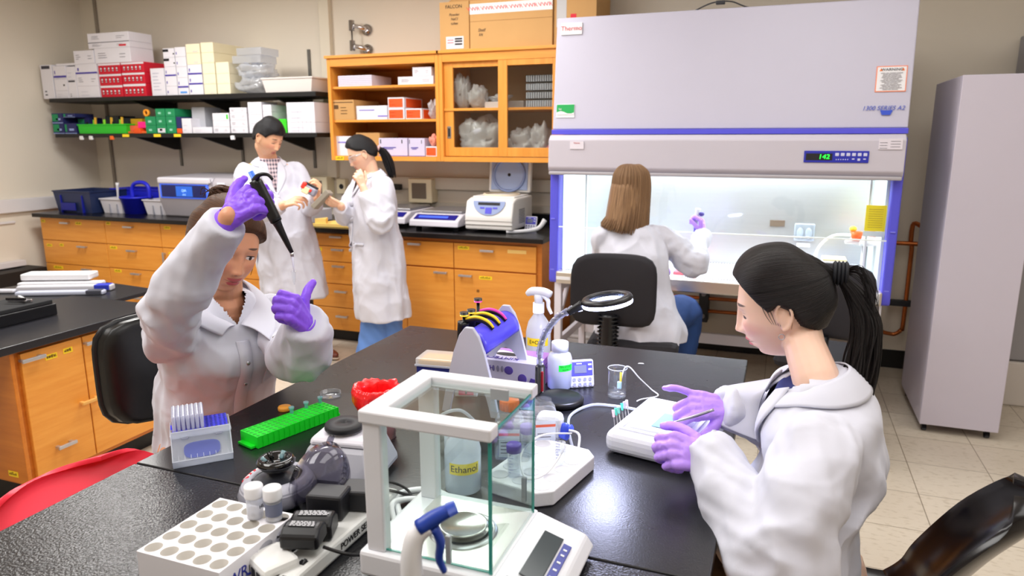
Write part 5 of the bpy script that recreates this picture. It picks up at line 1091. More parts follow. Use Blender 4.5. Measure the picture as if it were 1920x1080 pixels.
# --- mini centrifuge
t = thing('mini_centrifuge','small grey centrifuge with a black rotor and smoked lid standing open','centrifuge',(-.862,1.012,BZ+.001),0)
obj('housing', MB().lathe([(0,.004),(.060,.004),(.068,.012),(.070,.022),(.064,.038),(.052,.048),(.046,.050)],40,M=Matrix.Diagonal((1,1.1,1,1))), mat('mc_grey',(140,140,152),.35), t)
obj('top_ring', MB().lathe([(.066,.034),(.058,.047),(.047,.051),(.042,.046)],40,M=Matrix.Diagonal((1,1.1,1,1))), mat('mc_ring',(176,176,188),.35), t)
obj('bowl', MB().lathe([(.047,.049),(.040,.044),(.02,.052),(.012,.062),(0,.062)],36), mat('bowl_grey',(48,50,58),.4), t)
b=MB(); b.lathe([(.0,.060),(.014,.060),(.026,.064),(.035,.074),(.036,.080),(.031,.086),(.024,.086),(.015,.076),(.008,.074),(0,.076)],36); obj('rotor', b, mat('rotor_black',(10,10,14),.12,coat=.6), t)
for k in range(5): a=k*2*PI/6+.6; obj('microtube', MB().tube([(.017*math.cos(a),.017*math.sin(a),.076),(.027*math.cos(a),.027*math.sin(a),.0865)],[.005,.0055],10,sub=2), m_tub if k%2 else mat('slot_black',(4,4,5),.2), t)
m_smoke = clear('smoked_plastic',(190,188,198),1.,.0,.03,1.5)
b=MB()
def lidf(u,v):
    a=(u-.5)*PI*1.15; r=.064*(1-.08*v); dz=v
    return (r*math.sin(a)*1.0, -.052*math.cos(a)*(1-.5*v**3)+.052, .095*v)
lid=bpy.data.objects.new('lid',None); COL.objects.link(lid); lid.parent=t; lid.location=(.068,.004,.012); lid.rotation_euler=(.15,.35,1.1)
b=MB(); b.lathe([(0,.052),(.030,.050),(.050,.040),(.058,.022),(.060,0),(.063,0),(.061,.024),(.052,.044),(.031,.054),(0,.056)],40,M=Matrix.Translation((0,0,.045))@Matrix.Rotation(PI/2,4,'X')@Matrix.Diagonal((.85,1.15,1,1))); obj('lid_shell', b, m_smoke, lid)
obj('lid_tab', MB().tube([(.0,-.0,.108),(.0,.0,.125),(.0,-.004,.13)],[.008,.007,.005],10,sub=3,aspect=.5), m_smoke, lid)
lettering('GALAXY mini',.010,m_white,lid,Matrix.Translation((.0,-.055,.05))@Matrix.Rotation(PI/2,4,'X')); lettering('I',.010,m_redink,lid,Matrix.Translation((.034,-.055,.056))@Matrix.Rotation(PI/2,4,'X'))
b=MB(); [b.tube([(-.062*math.cos(a0)*1,.066*math.sin(a0),.040),(-.05*math.cos(a0),.055*math.sin(a0),.05)],.003,6,sub=1,mi=i%2) for i,a0 in enumerate([-.5+.12*k for k in range(9)])]; obj('sticker', b, [mat('sticker_red',(225,40,60),.4),m_white], t)
obj('switch', MB().bb(-.075,-.06,-.01,.012,.018,.034,.004), mat('switch_blue',(60,90,220),.3), t)
# --- power strip and adapters
t = thing('power_strip','white power strip lying between the vial rack and the balance','power strip',(-.672,.62,BZ+.001),-.02)
obj('strip_body', MB().bb(-.026,.026,0,.46,0,.030,.006), mat('strip_white',(222,222,220),.4), t)
b=MB(); [b.bb(-.016,-.002,.10+.0*k+.045*k,.112+.045*k,.0302,.031).bb(.004,.016,.10+.045*k,.112+.045*k,.0302,.031) for k in range(3)]; obj('socket', b, m_ink, t)
lettering('POWER SENTRY',.016,m_ink,t,Matrix.Translation((.027,.33,.016))@Matrix.Rotation(PI/2,4,'Z')@Matrix.Rotation(PI/2,4,'X')); lettering('E4150LS',.008,m_ink,t,Matrix.Translation((-.008,.26,.0305)))
t2 = thing('multi_socket','white three way socket block near the bottom of the photo','socket',(-.705,.800,BZ+.001),-.45)
obj('socket_body', MB().bb(-.03,.04,-.03,.03,0,.045,.008), mat('strip_white',(222,222,220),.4), t2); b=MB(); [b.bb(-.022+.018*k,-.010+.018*k,-.0315,-.03,.018,.034,.002) for k in range(3)]; obj('socket_slot', b, m_ink, t2)
m_adp=mat('adapter_black',(26,26,31),.45)
def adapter(lab,x,y,z,rz,W,D,Hh,arch=False,lbl=False):
    t = thing('power_adapter',lab,'power adapter',(x,y,z),rz,'black power adapters on the strip')
    b=MB()
    if arch:
        pr=[(-D/2,0),(D/2,0),(D/2,Hh*.72),(D*.2,Hh),(-D*.2,Hh),(-D/2,Hh*.72)]; b.prism(pr,-W/2,W/2,M=Matrix(((0,0,1,0),(1,0,0,0),(0,1,0,0),(0,0,0,1))),bev=.005)
    else: b.bb(-W/2,W/2,-D/2,D/2,0,Hh,.005)
    obj('adapter_body', b, m_adp if not arch else m_blackpl, t)
    if lbl:
        b=MB(); b.bb(-W*.34,W*.34,-D*.17,D*.17,Hh,Hh+.0006,mi=0); rs=random.Random(3+int(y*100))
        for r_ in range(4):
            x0=-W*.32
            while x0<W*.28: l=rs.uniform(.003,.008); b.bb(x0,x0+l,-D*.14+r_*D*.075,-D*.14+r_*D*.075+.002,Hh+.0006,Hh+.001,mi=1); x0+=l+.002
        obj('rating_label', b, [m_ink,mat('label_print',(205,205,210),.5)], t)
adapter('flat topped black adapter, the farther of the two boxy ones',-.672,1.000,BZ+.032,.25,.062,.055,.038); adapter('flat topped black adapter, the nearer of the two boxy ones',-.705,.955,BZ+.032,.2,.066,.05,.045)
adapter('arched black adapter with printed label, behind the nearest one',-.690,.890,BZ+.032,.35,.07,.05,.038,True,True); adapter('arched black adapter with printed label, nearest the camera',-.674,.842,BZ+.048,.3,.062,.05,.032,True,True)
for i,(pts,lab) in enumerate((([(-.725,.89,.968),(-.755,.875,.972),(-.75,.84,.955),(-.70,.82,.95),(-.69,.79,.926)],'black cord looping left from the arched adapters past the rack'),([(-.64,.845,.965),(-.60,.855,.955),(-.57,.90,.93),(-.55,.86,.925)],'black cord running from the nearest adapter under the balance'),([(-.68,1.03,.95),(-.66,1.07,.965),(-.62,1.09,.94),(-.60,1.03,.925)],'tangled black cord behind the boxy adapters'),([(-.74,1.02,.93),(-.70,1.07,.945),(-.64,1.06,.955),(-.60,1.10,.925)],'second black cord behind the boxy adapters'),([(-.655,.82,.955),(-.66,.79,.935),(-.68,.76,.926),(-.67,.72,.925)],'black cord hanging toward the camera from the nearest adapter'))):
    tag(obj('black_cord', MB().tube(pts,.0028,8,sub=8), m_blackpl), lab, 'cord', 'black power cords')
# --- analytical balance
t = thing('analytical_balance','white analytical balance with a tall glass draft shield','balance',(-.56,.848,BZ+.001))
m_bw = mat('balance_white',(224,224,230),.35); LX,LY=.205,.195; TZ=.285
b=MB(); b.bb(-.012,LX+.005,-.008,LY+.014,.014,.056,.006); obj('base', b, m_bw, t)
b=MB(); b.hexa([(LX+.003,-.006,.014),(LX+.105,-.006,.010),(LX+.105,LY+.010,.010),(LX+.003,LY+.010,.014)],[(LX+.003,-.006,.056),(LX+.090,-.006,.030),(LX+.090,LY+.010,.030),(LX+.003,LY+.010,.056)],bev=.005); obj('console', b, m_bw, t)
sl=math.atan2(.026,.087); T=Matrix.Translation((LX+.048,.085,.0445))@Matrix.Rotation(sl,4,'Y')
b=MB(); b.box((.0,.01,.0005),(.034,.125,.002),.001,0,T); b.box((.027,-.0,.0005),(.014,.125,.002),.001,1,T); [b.box((.027,y,.002),(.006,.004,.001),0,2,T) for y in (-.045,-.03,-.01,.01,.03,.045)]; obj('display_panel', b, [mat('lcd_dark',(58,66,70),.15),mat('keys_blue',(64,70,150),.35),m_white], t)
obj('level_window', MB().cyl((LX+.02,.012,.05),(LX+.02,.012,.0515),.006,n=16), m_ink, t)
b=MB(); [b.cyl((x,y,0),(x,y,.018),.014,n=16) for x in (.01,LX+.08) for y in (.01,LY-.01)]; obj('foot', b, m_blackpl, t)
obj('chamber_floor', MB().bb(.028,LX-.004,.012,LY-.006,.056,.058), mat('floor_bright',(226,224,220),.22,.6), t)
for y in (.0,LY-.020): obj('post', MB().bb(0,.030,y,y+.022,.056,TZ-.018,.002), m_bw, t)
b=MB(); b.bb(-.004,LX+.004,-.004,.026,TZ-.020,TZ,.003); obj('top_rail', b, m_bw, t); b=MB(); b.bb(-.004,LX+.004,LY-.024,LY+.006,TZ-.020,TZ,.003); obj('top_rail', b, m_bw, t); b=MB(); b.bb(-.004,.030,.026,LY-.024,TZ-.020,TZ,.003); obj('top_rail', b, m_bw, t)
b=MB(); b.bb(.029,LX-.002,.005,.008,.058,TZ-.020).bb(.0295,LX-.002,.0051,.0079,.058,.060,mi=1); obj('side_glass', b, [m_glass,m_gedge], t)
b=MB(); b.bb(.029,LX-.002,LY-.008,LY-.005,.058,TZ-.020); obj('side_glass', b, m_glass, t)
b=MB(); b.bb(LX-.002,LX+.001,.004,LY-.004,.058,TZ-.019); obj('front_glass', b, m_glass, t)
b=MB(); b.bb(.028,LX+.002,.024,LY-.022,TZ-.012,TZ-.009); obj('top_glass', b, m_glass, t)
b=MB(); b.bb(LX-.003,LX+.002,.0025,.005,.058,TZ-.019); b.bb(LX-.0025,LX+.0018,LY-.006,LY-.0038,.058,TZ-.019); b.bb(LX-.0005,LX+.0025,.026,LY-.024,TZ-.013,TZ-.009); obj('glass_rim', b, m_gedge, t)
for (x,y,z,rr) in ((.135,.003,.064,0),(LX-.02,LY-.003,.075,0)): obj('sliding_grip', MB().bb(x,x+.008,y-.006,y+.001,z,z+.045,.001), mat('grip_grey',(170,172,178),.3,.4), t)
obj('sliding_grip', MB().bb(LX-.05,LX-.02,LY-.07,LY-.064,TZ-.008,TZ+.01,.001), mat('grip_grey',(170,172,178),.3,.4), t)
cx,cy=.118,.098
obj('draft_ring', MB().lathe([(.046,.058),(.048,.063),(.054,.061),(.056,.058)],48,M=Matrix.Translation((cx,cy,0))), m_metal, t)
obj('weighing_pan', MB().lathe([(0,.070),(.036,.070),(.0385,.0715),(.040,.069),(.038,.067),(.006,.066),(.006,.058)],48,M=Matrix.Translation((cx,cy,0))), mat('pan_steel',(205,205,205),.2,1.), t)
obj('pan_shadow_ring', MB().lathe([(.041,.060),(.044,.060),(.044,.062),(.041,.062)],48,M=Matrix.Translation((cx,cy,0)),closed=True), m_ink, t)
# --- spray bottle close to the camera
t = thing('spray_bottle','white bottle with a blue trigger in front of the balance, cut by the frame','bottle',(-.392,.690,BZ+.001),.0)
obj('bottle_body', MB().lathe([(0,0),(.03,0),(.034,.006),(.034,.08),(.026,.115),(.014,.135),(.013,.145)],32), mat('bottle_white',(226,226,232),.35), t)
T=Matrix.Translation((-.003,.003,.145))@Matrix.Rotation(.55,4,'Z')
obj('spray_head', MB().tube([(0,0,0),(0,0,.03),(.006,.002,.055),(.022,.002,.068)],[.014,.013,.013,.011],14,sub=4,M=T), m_white, t)
obj('nozzle', MB().tube([(.010,.0,.066),(.03,.0,.078),(.05,.0,.087)],[.011,.010,.008],12,sub=3,M=T).cyl((.046,0,.086),(.056,0,.090),.0095,.0085,n=8,M=T), mat('trigger_blue',(30,62,160),.35), t)
obj('trigger', MB().tube([(.028,0,.066),(.036,0,.045),(.034,0,.022),(.040,0,.004)],[.006,.006,.005,.004],10,sub=4,M=T,aspect=1.6), mat('trigger_blue',(30,62,160),.35), t)
# --- ethanol bottle
t = thing('ethanol_bottle','translucent white bottle labelled in black on yellow tape, behind the draft shield','bottle',(-.548,1.175,BZ+.001))
obj('bottle_body', MB().lathe([(0,0),(.033,0),(.036,.004),(.036,.085),(.031,.103),(.018,.115),(.016,.122)],36), m_milk2, t); obj('cap', MB().lathe([(.0165,.12),(.018,.12),(.018,.140),(.016,.142),(0,.142)],28), m_white, t)
obj('liquid', MB().cyl((0,0,.002),(0,0,.06),.034,n=30), mat('ethanol',(196,208,220),.2), t)
b=MB(); n=10; [b.lathe([(.0366,.045),(.0366,.068)],40)]; 
lab_=MB(); lab_.grid(lambda u,v:(.0367*math.cos(-1.9+u*1.7),.0367*math.sin(-1.9+u*1.7),.045+v*.023),16,2,smooth=True); obj('tape_label', lab_, mat('yellow_tape2',(250,222,40),.5), t)
me=text_mesh('Ethanol',.019); 
for v in me.vertices: a=-1.05+v.co.x/.037; v.co=V((.0372*math.cos(a),.0372*math.sin(a),.0565+v.co.y))
me.materials.append(m_ink); o=bpy.data.objects.new('lettering',me); COL.objects.link(o); o.parent=t
# --- media bottles
def media(lab,x,y,rz,cap):
    t = thing('media_bottle',lab,'bottle',(x,y,BZ+.001),rz,'square clear media bottles'); 
    obj('bottle_body', MB().bb(-.032,.032,-.032,.032,.0,.088,.012,seg=3).lathe([(.030,.084),(.026,.098),(.019,.106),(.019,.112)],24), m_clr, t)
    obj('liquid', MB().bb(-.030,.030,-.030,.030,.002,.012,.004), clear('pale_liquid',(225,228,240),1.,.2), t)
    b=MB(); b.bb(-.022,.022,-.0335,-.0325,.012,.074); b.bb(-.022,.022,-.0337,-.0335,.06,.066,mi=1); [b.bb(-.018,.012,-.0337,-.0335,.02+k*.008,.022+k*.008,mi=2) for k in range(4)]; obj('bottle_label', b, [clear('label_sheer',(250,250,252),1.,.55,.3),mat('label_orange',(240,110,80),.5),mat('grey_print',(110,108,120),.6)], t)
    if cap: b=MB(); b.lathe([(.0195,.108),(.021,.108),(.021,.128),(.019,.131),(0,.131)],30); [b.bb(.0205*math.cos(a)-.001,.0205*math.cos(a)+.001,.0205*math.sin(a)-.001,.0205*math.sin(a)+.001,.109,.127) for a in [k*PI/8 for k in range(16)]]; obj('cap', b, mat('cap_orange2',(250,120,50),.4), t)
media('square clear bottle with an orange cap inside the view of the draft shield',-.515,1.345,.35,True); media('square clear bottle behind the orange capped one',-.462,1.415,.5,False)
# --- foam tube rack
t = thing('foam_rack','white foam tube rack right of the balance','rack',(-.512,1.178,BZ+.001),-.20)
b=MB(); W,D,Hh=.150,.225,.030; ch=.025; b.prism([(ch,0),(W-ch,0),(W,ch),(W,D-ch),(W-ch,D),(ch,D),(0,D-ch),(0,ch)],0,Hh-.0002,bev=.003)
obj('rack_body', b, mat('foam_white',(238,238,244),.7,bump=.1,bscale=300), t)
b=MB()
for i in range(3):
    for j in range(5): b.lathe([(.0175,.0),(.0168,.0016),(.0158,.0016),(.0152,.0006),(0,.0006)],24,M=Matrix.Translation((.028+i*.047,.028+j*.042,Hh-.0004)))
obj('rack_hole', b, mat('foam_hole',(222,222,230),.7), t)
def conical(lab,x,y,z,cap,h=.095,r=.0125,tilt=0):
    t = thing('centrifuge_tube',lab,'tube',(x,y,z),0,'clear conical tubes in the foam rack'); t.rotation_euler=(tilt,0,0)
    obj('tube_body', MB().lathe([(.003,0),(r*.9,.014),(r,.02),(r,h),(r-.0008,h),(r-.001,.02),(0,.004)],24), m_clr, t)
    b=MB(); [b.bb(-.006,-.001+.004*(k%2),-r-.0004,-r+.0005,.03+k*.006,.0306+k*.006) for k in range(8)]; obj('graduation', b, mat('violet_print2',(90,80,150),.5), t)
    if cap: obj('cap', MB().lathe([(r,h-.008),(r+.0022,h-.008),(r+.0024,h+.006),(r+.001,h+.008),(0,h+.008)],30), mat('cap_violet',(112,88,190),.4), t)
conical('clear tube with a violet cap, in front in the foam rack',-.452,1.205,BZ+.012,True,.078); conical('clear tube with a violet cap, behind the first one',-.458,1.30,BZ+.012,True,.078,.013); conical('open clear tube at the right of the foam rack',-.382,1.285,BZ+.018,False,.06,.0105)
# --- pump
t = thing('mini_pump','small white rounded pump with a blue connector','pump',(-.49,1.45,BZ+.001),.15)
obj('pump_body', MB().bb(0,.062,-.02,.035,0,.062,.016,seg=3), m_white, t)
b=MB(); b.ell((.068,-.005,.03),(.014,.012,.016)); b.cyl((.068,-.005,.03),(.085,-.008,.038),.007,n=10); b.cyl((.06,-.01,.02),(.075,-.02,.02),.009,n=10); obj('connector', b, mat('connector_blue',(60,84,220),.35), t)
tag(obj('tubing', MB().tube([(-.41,1.445,.955),(-.385,1.44,.95),(-.375,1.40,.925),(-.36,1.385,.925)],.003,8,sub=6), m_tubw:=mat('tube_white',(236,236,240),.4)), 'short white tubing from the blue connector','tubing','white tubing on the bench')
tag(obj('tubing', MB().tube([(-.385,1.40,.925),(-.425,1.50,.925),(-.45,1.60,.926),(-.42,1.685,.926),(-.36,1.70,.926),(-.30,1.695,.926)],.0038,8,sub=8), clear('tube_clear2',(240,242,250),1.,.6,.2)), 'long white tubing curving behind the foam dissecting box','tubing','white tubing on the bench')
tag(obj('tubing', MB().tube([(-.40,1.43,.955),(-.44,1.36,.975),(-.46,1.31,.97),(-.455,1.25,.965),(-.42,1.19,.957),(-.39,1.23,.958),(-.375,1.30,.985)],.0022,8,sub=8), m_tubw), 'thin white tubing looping over the foam rack','tubing','white tubing on the bench')
# --- beaker and its lead
t = thing('glass_beaker','small clear glass beaker right of the timer','beaker',(-.376,1.788,BZ+.001))
def bkf(u,v):
    a=u*2*PI; r=.0245+.0015*max(0,v-.93)/.07; z=v*.078
    sp=math.exp(-((a-4.2)/.22)**2)*max(0,(v-.85)/.15)*.008
    return ((r+sp)*math.cos(a),(r+sp)*math.sin(a),z)
b=MB(); b.grid(bkf,60,24,cu=True); b.lathe([(0,0),(.0245,0)],40); b.lathe([(0,.003),(.022,.003),(.0235,.006),(.0235,.012)],40); gb=obj('beaker_glass', b, clear('beaker_glass',(250,252,255),1.,.05,.02,1.9), t)
obj('beaker_rim', MB().lathe([(.0245,.0765),(.0262,.0775),(.0262,.079),(.0245,.079)],40,closed=True), clear('rim_glass',(235,240,250),1.,.6,.1), t)
t = thing('sensor_lead','white lead with a yellow sensor dipping into the beaker','cable',(-.376,1.788,BZ+.001))
obj('lead', MB().tube([(.010,.004,.045),(.018,.006,.078),(.032,.008,.080),(.055,.02,.05),(.085,.04,.015),(.105,.03,.003),(.07,-.01,.003),(.06,-.03,.003)],.0018,8,sub=8), m_tubw, t); obj('sensor', MB().bb(.006,.012,.0,.004,.040,.066,.001), mat('sensor_yellow',(245,205,60),.4), t); obj('clip', MB().bb(.0,.012,-.002,.006,.020,.040,.002), mat('clip_cyan',(190,225,240),.3), t)
# --- timer and bottle
timer('white and violet timer standing between the plastic bottle and the beaker',(-.478,1.815,BZ+.001),.55,1.08)
t = thing('plastic_bottle','squat frosted bottle with a green tape label','bottle',(-.540,1.80,BZ+.001))
obj('bottle_body', MB().lathe([(0,0),(.031,0),(.034,.004),(.034,.085),(.029,.098),(.021,.103),(.021,.108)],36), m_milk2, t); obj('cap', MB().lathe([(.021,.106),(.0235,.106),(.0235,.128),(.022,.131),(0,.131)],30), mat('cap_frost',(226,230,246),.4), t); obj('liquid', MB().cyl((0,0,.002),(0,0,.04),.032,n=30), mat('bottle_liquid',(170,186,232),.2), t)
b=MB(); b.grid(lambda u,v:(.0347*math.cos(-1.35+u*1.3),.0347*math.sin(-1.35+u*1.3),.055+v*.018),16,2); obj('tape_label', b, mat('tape_green',(40,240,70),.5), t)
for k in range(2):
    me=text_mesh('70% ETOH' if k==0 else 'Sterile',.0075)
    for v in me.vertices: a=-.8+v.co.x/.035; v.co=V((.0352*math.cos(a),.0352*math.sin(a),.068-k*.008+v.co.y))
    me.materials.append(m_ink); o=bpy.data.objects.new('lettering',me); COL.objects.link(o); o.parent=t
# --- magnifier lamp
t = thing('magnifier_lamp','black magnifying ring lamp, lit, on a plastic wrapped gooseneck','lamp',(-.505,1.69,BZ+.001))
obj('base', MB().lathe([(0,0),(.058,0),(.062,.004),(.062,.012),(.058,.016),(.053,.017),(.051,.014),(0,.014)],48), m_blackpl, t)
b=MB(); b.cyl((-.062,.02,.0),(-.062,.02,.085),.0145,.013,n=20); b.cyl((-.062,.02,.085),(-.062,.02,.09),.013,.008,n=20); obj('battery_handle', b, m_blackpl, t); obj('switch', MB().bb(-.055,-.049,.004,.010,.02,.075,.001), mat('switch_red',(150,30,40),.4), t)
gn=[(-.062,.02,.09),(-.062,.018,.13),(-.045,.01,.18),(-.012,-.0,.225),(.022,-.008,.25),(.055,-.012,.262)]
obj('gooseneck', MB().tube(gn,.0045,10,sub=6), mat('neck_dark',(50,52,80),.3), t)
NW=Noise3(33)
def wrap(mb,pts,r0,amp):
    P,R=spline(pts,1,14); fr=frames(P); n=18
    def f(u,v):
        k=min(len(P)-1,int(round(v*(len(P)-1)))); a=u*2*PI; nn=float(NW(np.array([[math.cos(a)*1.6+4,math.sin(a)*1.6+4,k*.42]]))[0])+.7*float(NW(np.array([[math.cos(a)*3+4,math.sin(a)*3+9,k*1.1]]))[0])
        r=r0*(1+amp*nn); return P[k]+fr[k][0]*(r*math.cos(a))+fr[k][1]*(r*math.sin(a))
    mb.grid(f,n,len(P),cu=True,smooth=False); return mb
obj('plastic_wrap', wrap(MB(),gn,.0085,.35), clear('wrap_film',(225,228,250),1.,.3,.06,1.9), t)
hd=bpy.data.objects.new('lamp_head',None); COL.objects.link(hd); hd.parent=t; hd.location=(.118,.0,.283); hd.rotation_euler=(.0,-.16,.35)
obj('handle', MB().tube([(-.062,0,-.002),(-.085,0,-.010),(-.100,0,-.018)],[.013,.009,.007],12,sub=3,aspect=.6), m_blackpl, hd)
obj('bezel', MB().lathe([(.044,.010),(.060,.010),(.064,.004),(.064,-.001),(.044,-.001)],56,closed=True), m_blackpl, hd)
obj('led_ring', MB().lathe([(.045,-.0015),(.0635,-.0015),(.0625,-.010),(.046,-.010)],56,closed=True), glow('led_ring',(205,212,255),26), hd)
obj('lens', MB().lathe([(0,.006),(.03,.0045),(.044,.002),(.03,-.0005),(0,-.002)],40), clear('lens_glass',(240,246,255),1.,0,.01,1.6), hd)
l = bpy.data.lights.new('ring_lamp','AREA'); l.shape='DISK'; l.size=.11; l.energy=1.6; l.color=(.68,.72,1.)
o=bpy.data.objects.new('ring_lamp',l); COL.objects.link(o); o.parent=hd; o.location=(0,0,-.014)
# --- pipette stand
t = thing('pipette_stand','violet topped pipette stand with grey A shaped ends','pipette stand',(-.69,1.655,BZ+.001),.0)
m_sg = mat('stand_grey',(196,196,212),.35)
def aframe(y,lean):
    b=MB(); pr=[]
    T=Matrix.Translation((0,y,0))@Matrix.Rotation(PI/2,4,'X')
    out=[(-.078,0),(-.060,.085),(-.040,.165),(-.026,.205),(-.010,.226),(.010,.226),(.026,.205),(.040,.165),(.060,.085),(.078,0),(.056,0),(.048,.050),(.034,.085),(.018,.104),(0,.109),(-.018,.104),(-.034,.085),(-.048,.050),(-.056,0)]
    b.prism(out,-.006,.006,M=T,bev=.0025); return b
obj('end_frame', aframe(-.125,0), m_sg, t); obj('end_frame', aframe(.125,0), m_sg, t)
b=MB()
def vf(u,v):
    a=-.55*PI+u*1.10*PI; return (.040*math.sin(a),-.119+v*.238,.165+.046*math.cos(a))
b.grid(vf,24,12); vo=obj('top_cover', b, mat('violet_cover',(84,76,228),.25), t); md=vo.modifiers.new('s','SOLIDIFY'); md.thickness=.004; md.offset=-1
def hang_pip(i,y,col,colname,plunger):
    p = thing('pipette','black pipette with %s hook hanging on the violet stand, %s'%(colname,('nearest','in the middle','farthest')[i]),'pipette',(-.69,1.655+y,BZ+.001),0,'pipettes hanging on the violet stand')
    obj('pipette_body', MB().tube([(-.052,0,.215),(-.056,0,.17),(-.052,0,.12),(-.050,0,.07)],[.015,.014,.010,.006],14,sub=4), m_blackpl, p)
    obj('shaft', MB().tube([(-.050,0,.075),(-.048,0,.02)],[.005,.0025],10,sub=2), mat('shaft_grey',(80,80,90),.3), p)
    obj('finger_hook', MB().tube([(-.045,0,.218),(-.02,0,.224),(.0,0,.222),(.018,0,.214),(.03,0,.203)],[.007,.0065,.006,.006,.005],10,sub=4,aspect=.7), m_blackpl, p)
    obj('hook_stripe', MB().tube([(-.045,0,.224),(-.02,0,.2305),(.0,0,.2285),(.018,0,.2205),(.031,0,.207)],[.004,.0042,.004,.0038,.003],10,sub=4,aspect=1.2), col, p)
    obj('plunger', MB().cyl((-.05,0,.215),(-.05,0,plunger),.0045,n=12).cyl((-.05,0,plunger),(-.05,0,plunger+.006),.011,n=18), m_blackpl, p)
    obj('plunger_ring', MB().cyl((-.05,0,plunger-.004),(-.05,0,plunger),.011,n=18), col, p)
m_py=mat('hook_yellow',(250,215,40),.35); m_pp=mat('hook_pink',(240,70,180),.35)
hang_pip(0,-.045,m_py,'yellow',.235); hang_pip(1,.0,m_py,'yellow',.232); hang_pip(2,.045,m_pp,'pink',.252)
# --- glove box
t = thing('glove_carton','white and violet carton of gloves behind the pipette stand','box',(-.80,1.745,BZ+.001),.0)
W,D,Hh=.215,.115,.075; obj('box_body', MB().bb(0,W,0,D,0,Hh,.001), mat('carton_lilac',(206,200,222),.5), t)
b=MB(); b.prism([(0.0,D*.62),(W*.35,D*.86),(W,D*.5),(W,D),(0,D)],Hh,Hh+.0008); b.bb(W,W+.0008,0,D,0,Hh); obj('violet_panel', b, mat('carton_violet',(172,120,205),.5), t)
b=MB(); b.ell((W*.48,D*.55,Hh+.0005),(.036,.014,.002)); obj('box_opening', b, m_ink, t)
lettering('KIMTECH',.026,mat('carton_ink',(92,72,160),.5),t,Matrix.Translation((W*.45,D*.22,Hh+.0012))@Matrix.Rotation(PI,4,'Z')); lettering('KIMTECH',.02,mat('carton_ink',(92,72,160),.5),t,face_y(.045,-.001,.052)); lettering('KIMTECH',.022,mat('carton_ink',(92,72,160),.5),t,face_x(W+.001,.05,.05))
b=MB(); obj('printed_mark', MB().ell((.13,-.0005,.05),(.013,.0008,.012)), mat('carton_ink',(92,72,160),.5), t); obj('printed_mark', MB().ell((.17,-.0005,.03),(.013,.0008,.014)), mat('carton_ink',(92,72,160),.5), t); b.prism([(.18,.0),(.215,0),(.215,.03),(.195,.035)],0,.0008,M=Matrix.Rotation(PI/2,4,'X')); [b.bb(.05+k*.012,.058+k*.012,-.0008,0,.014,.016) for k in range(5)]; obj('printed_mark', b, mat('carton_ink',(92,72,160),.5), t)
b=MB(); [b.ell((.085+k*.013,-.0005,.052),(.0045,.0006,.009)) for k in range(3)]; obj('size_mark', b, mat('carton_grey',(140,136,160),.5), t)
# --- clear spray bottle
t = thing('spray_bottle','frosted spray bottle with yellow tape behind the gooseneck lamp','bottle',(-.648,1.935,BZ+.001),.0)
obj('bottle_body', MB().lathe([(0,0),(.034,0),(.037,.004),(.037,.115),(.030,.145),(.016,.165),(.014,.175)],32), m_milk2, t)
T=Matrix.Translation((0,0,.172))@Matrix.Rotation(PI-.1,4,'Z')
b=MB(); b.cyl((0,0,0),(0,0,.03),.017,n=20,M=T); b.tube([(-.04,0,.058),(-.015,0,.064),(.02,0,.062),(.038,0,.052)],[.010,.013,.013,.007],12,sub=4,M=T); b.tube([(0,0,.03),(0,0,.055)],[.012,.014],12,sub=2,M=T); obj('spray_head', b, mat('spray_white',(236,238,246),.4), t)
obj('trigger', MB().tube([(-.012,0,.055),(-.03,0,.04),(-.032,0,.02),(-.042,0,.0)],[.006,.006,.005,.004],10,sub=4,aspect=1.5,M=T), mat('spray_white',(236,238,246),.4), t)
obj('dip_tube', MB().cyl((0,0,.01),(0,0,.17),.003,n=8), m_white, t)
b=MB(); b.grid(lambda u,v:(.0377*math.cos(-2.3+u*1.9),.0377*math.sin(-2.3+u*1.9),.078+v*.024),16,2); obj('tape_label', b, m_tape, t)
me=text_mesh('E+OH',.016)
for v in me.vertices: a=-1.45+v.co.x/.038; v.co=V((.0382*math.cos(a),.0382*math.sin(a),.09+v.co.y))
me.materials.append(m_ink); o=bpy.data.objects.new('lettering',me); COL.objects.link(o); o.parent=t
# --- yellow tips box
t = thing('tip_box','clear lidded box of amber tips on a navy base behind the red bag','tip box',(-.952,1.735,BZ+.001),.10)
obj('box_base', MB().bb(0,.115,0,.085,0,.035,.003), mat('navy_base',(44,50,130),.35), t); b=MB(); b.bb(-.002,.117,-.002,.087,.036,.058,.004); obj('lid', b, m_milk, t)
obj('tip_block', MB().bb(.006,.109,.006,.079,.036,.050), mat('amber_tips',(240,190,90),.5), t); obj('lid_rim', MB().bb(-.004,.119,-.004,.0,.034,.040,.001), m_milk2, t); obj('lid_rim', MB().bb(-.004,.119,.085,.089,.034,.04,.001), m_milk2, t)
# pink marked box below lamp stand
t = thing('reagent_box','small box with a pink panel glimpsed through the pipette stand','box',(-.78,1.63,BZ+.001),.3); b=MB(); b.bb(0,.06,0,.03,0,.035,.002); b.bb(.01,.05,-.001,0,.005,.025,mi=1); obj('box_body', b, [m_white,mat('hot_pink',(245,90,140),.5)], t)
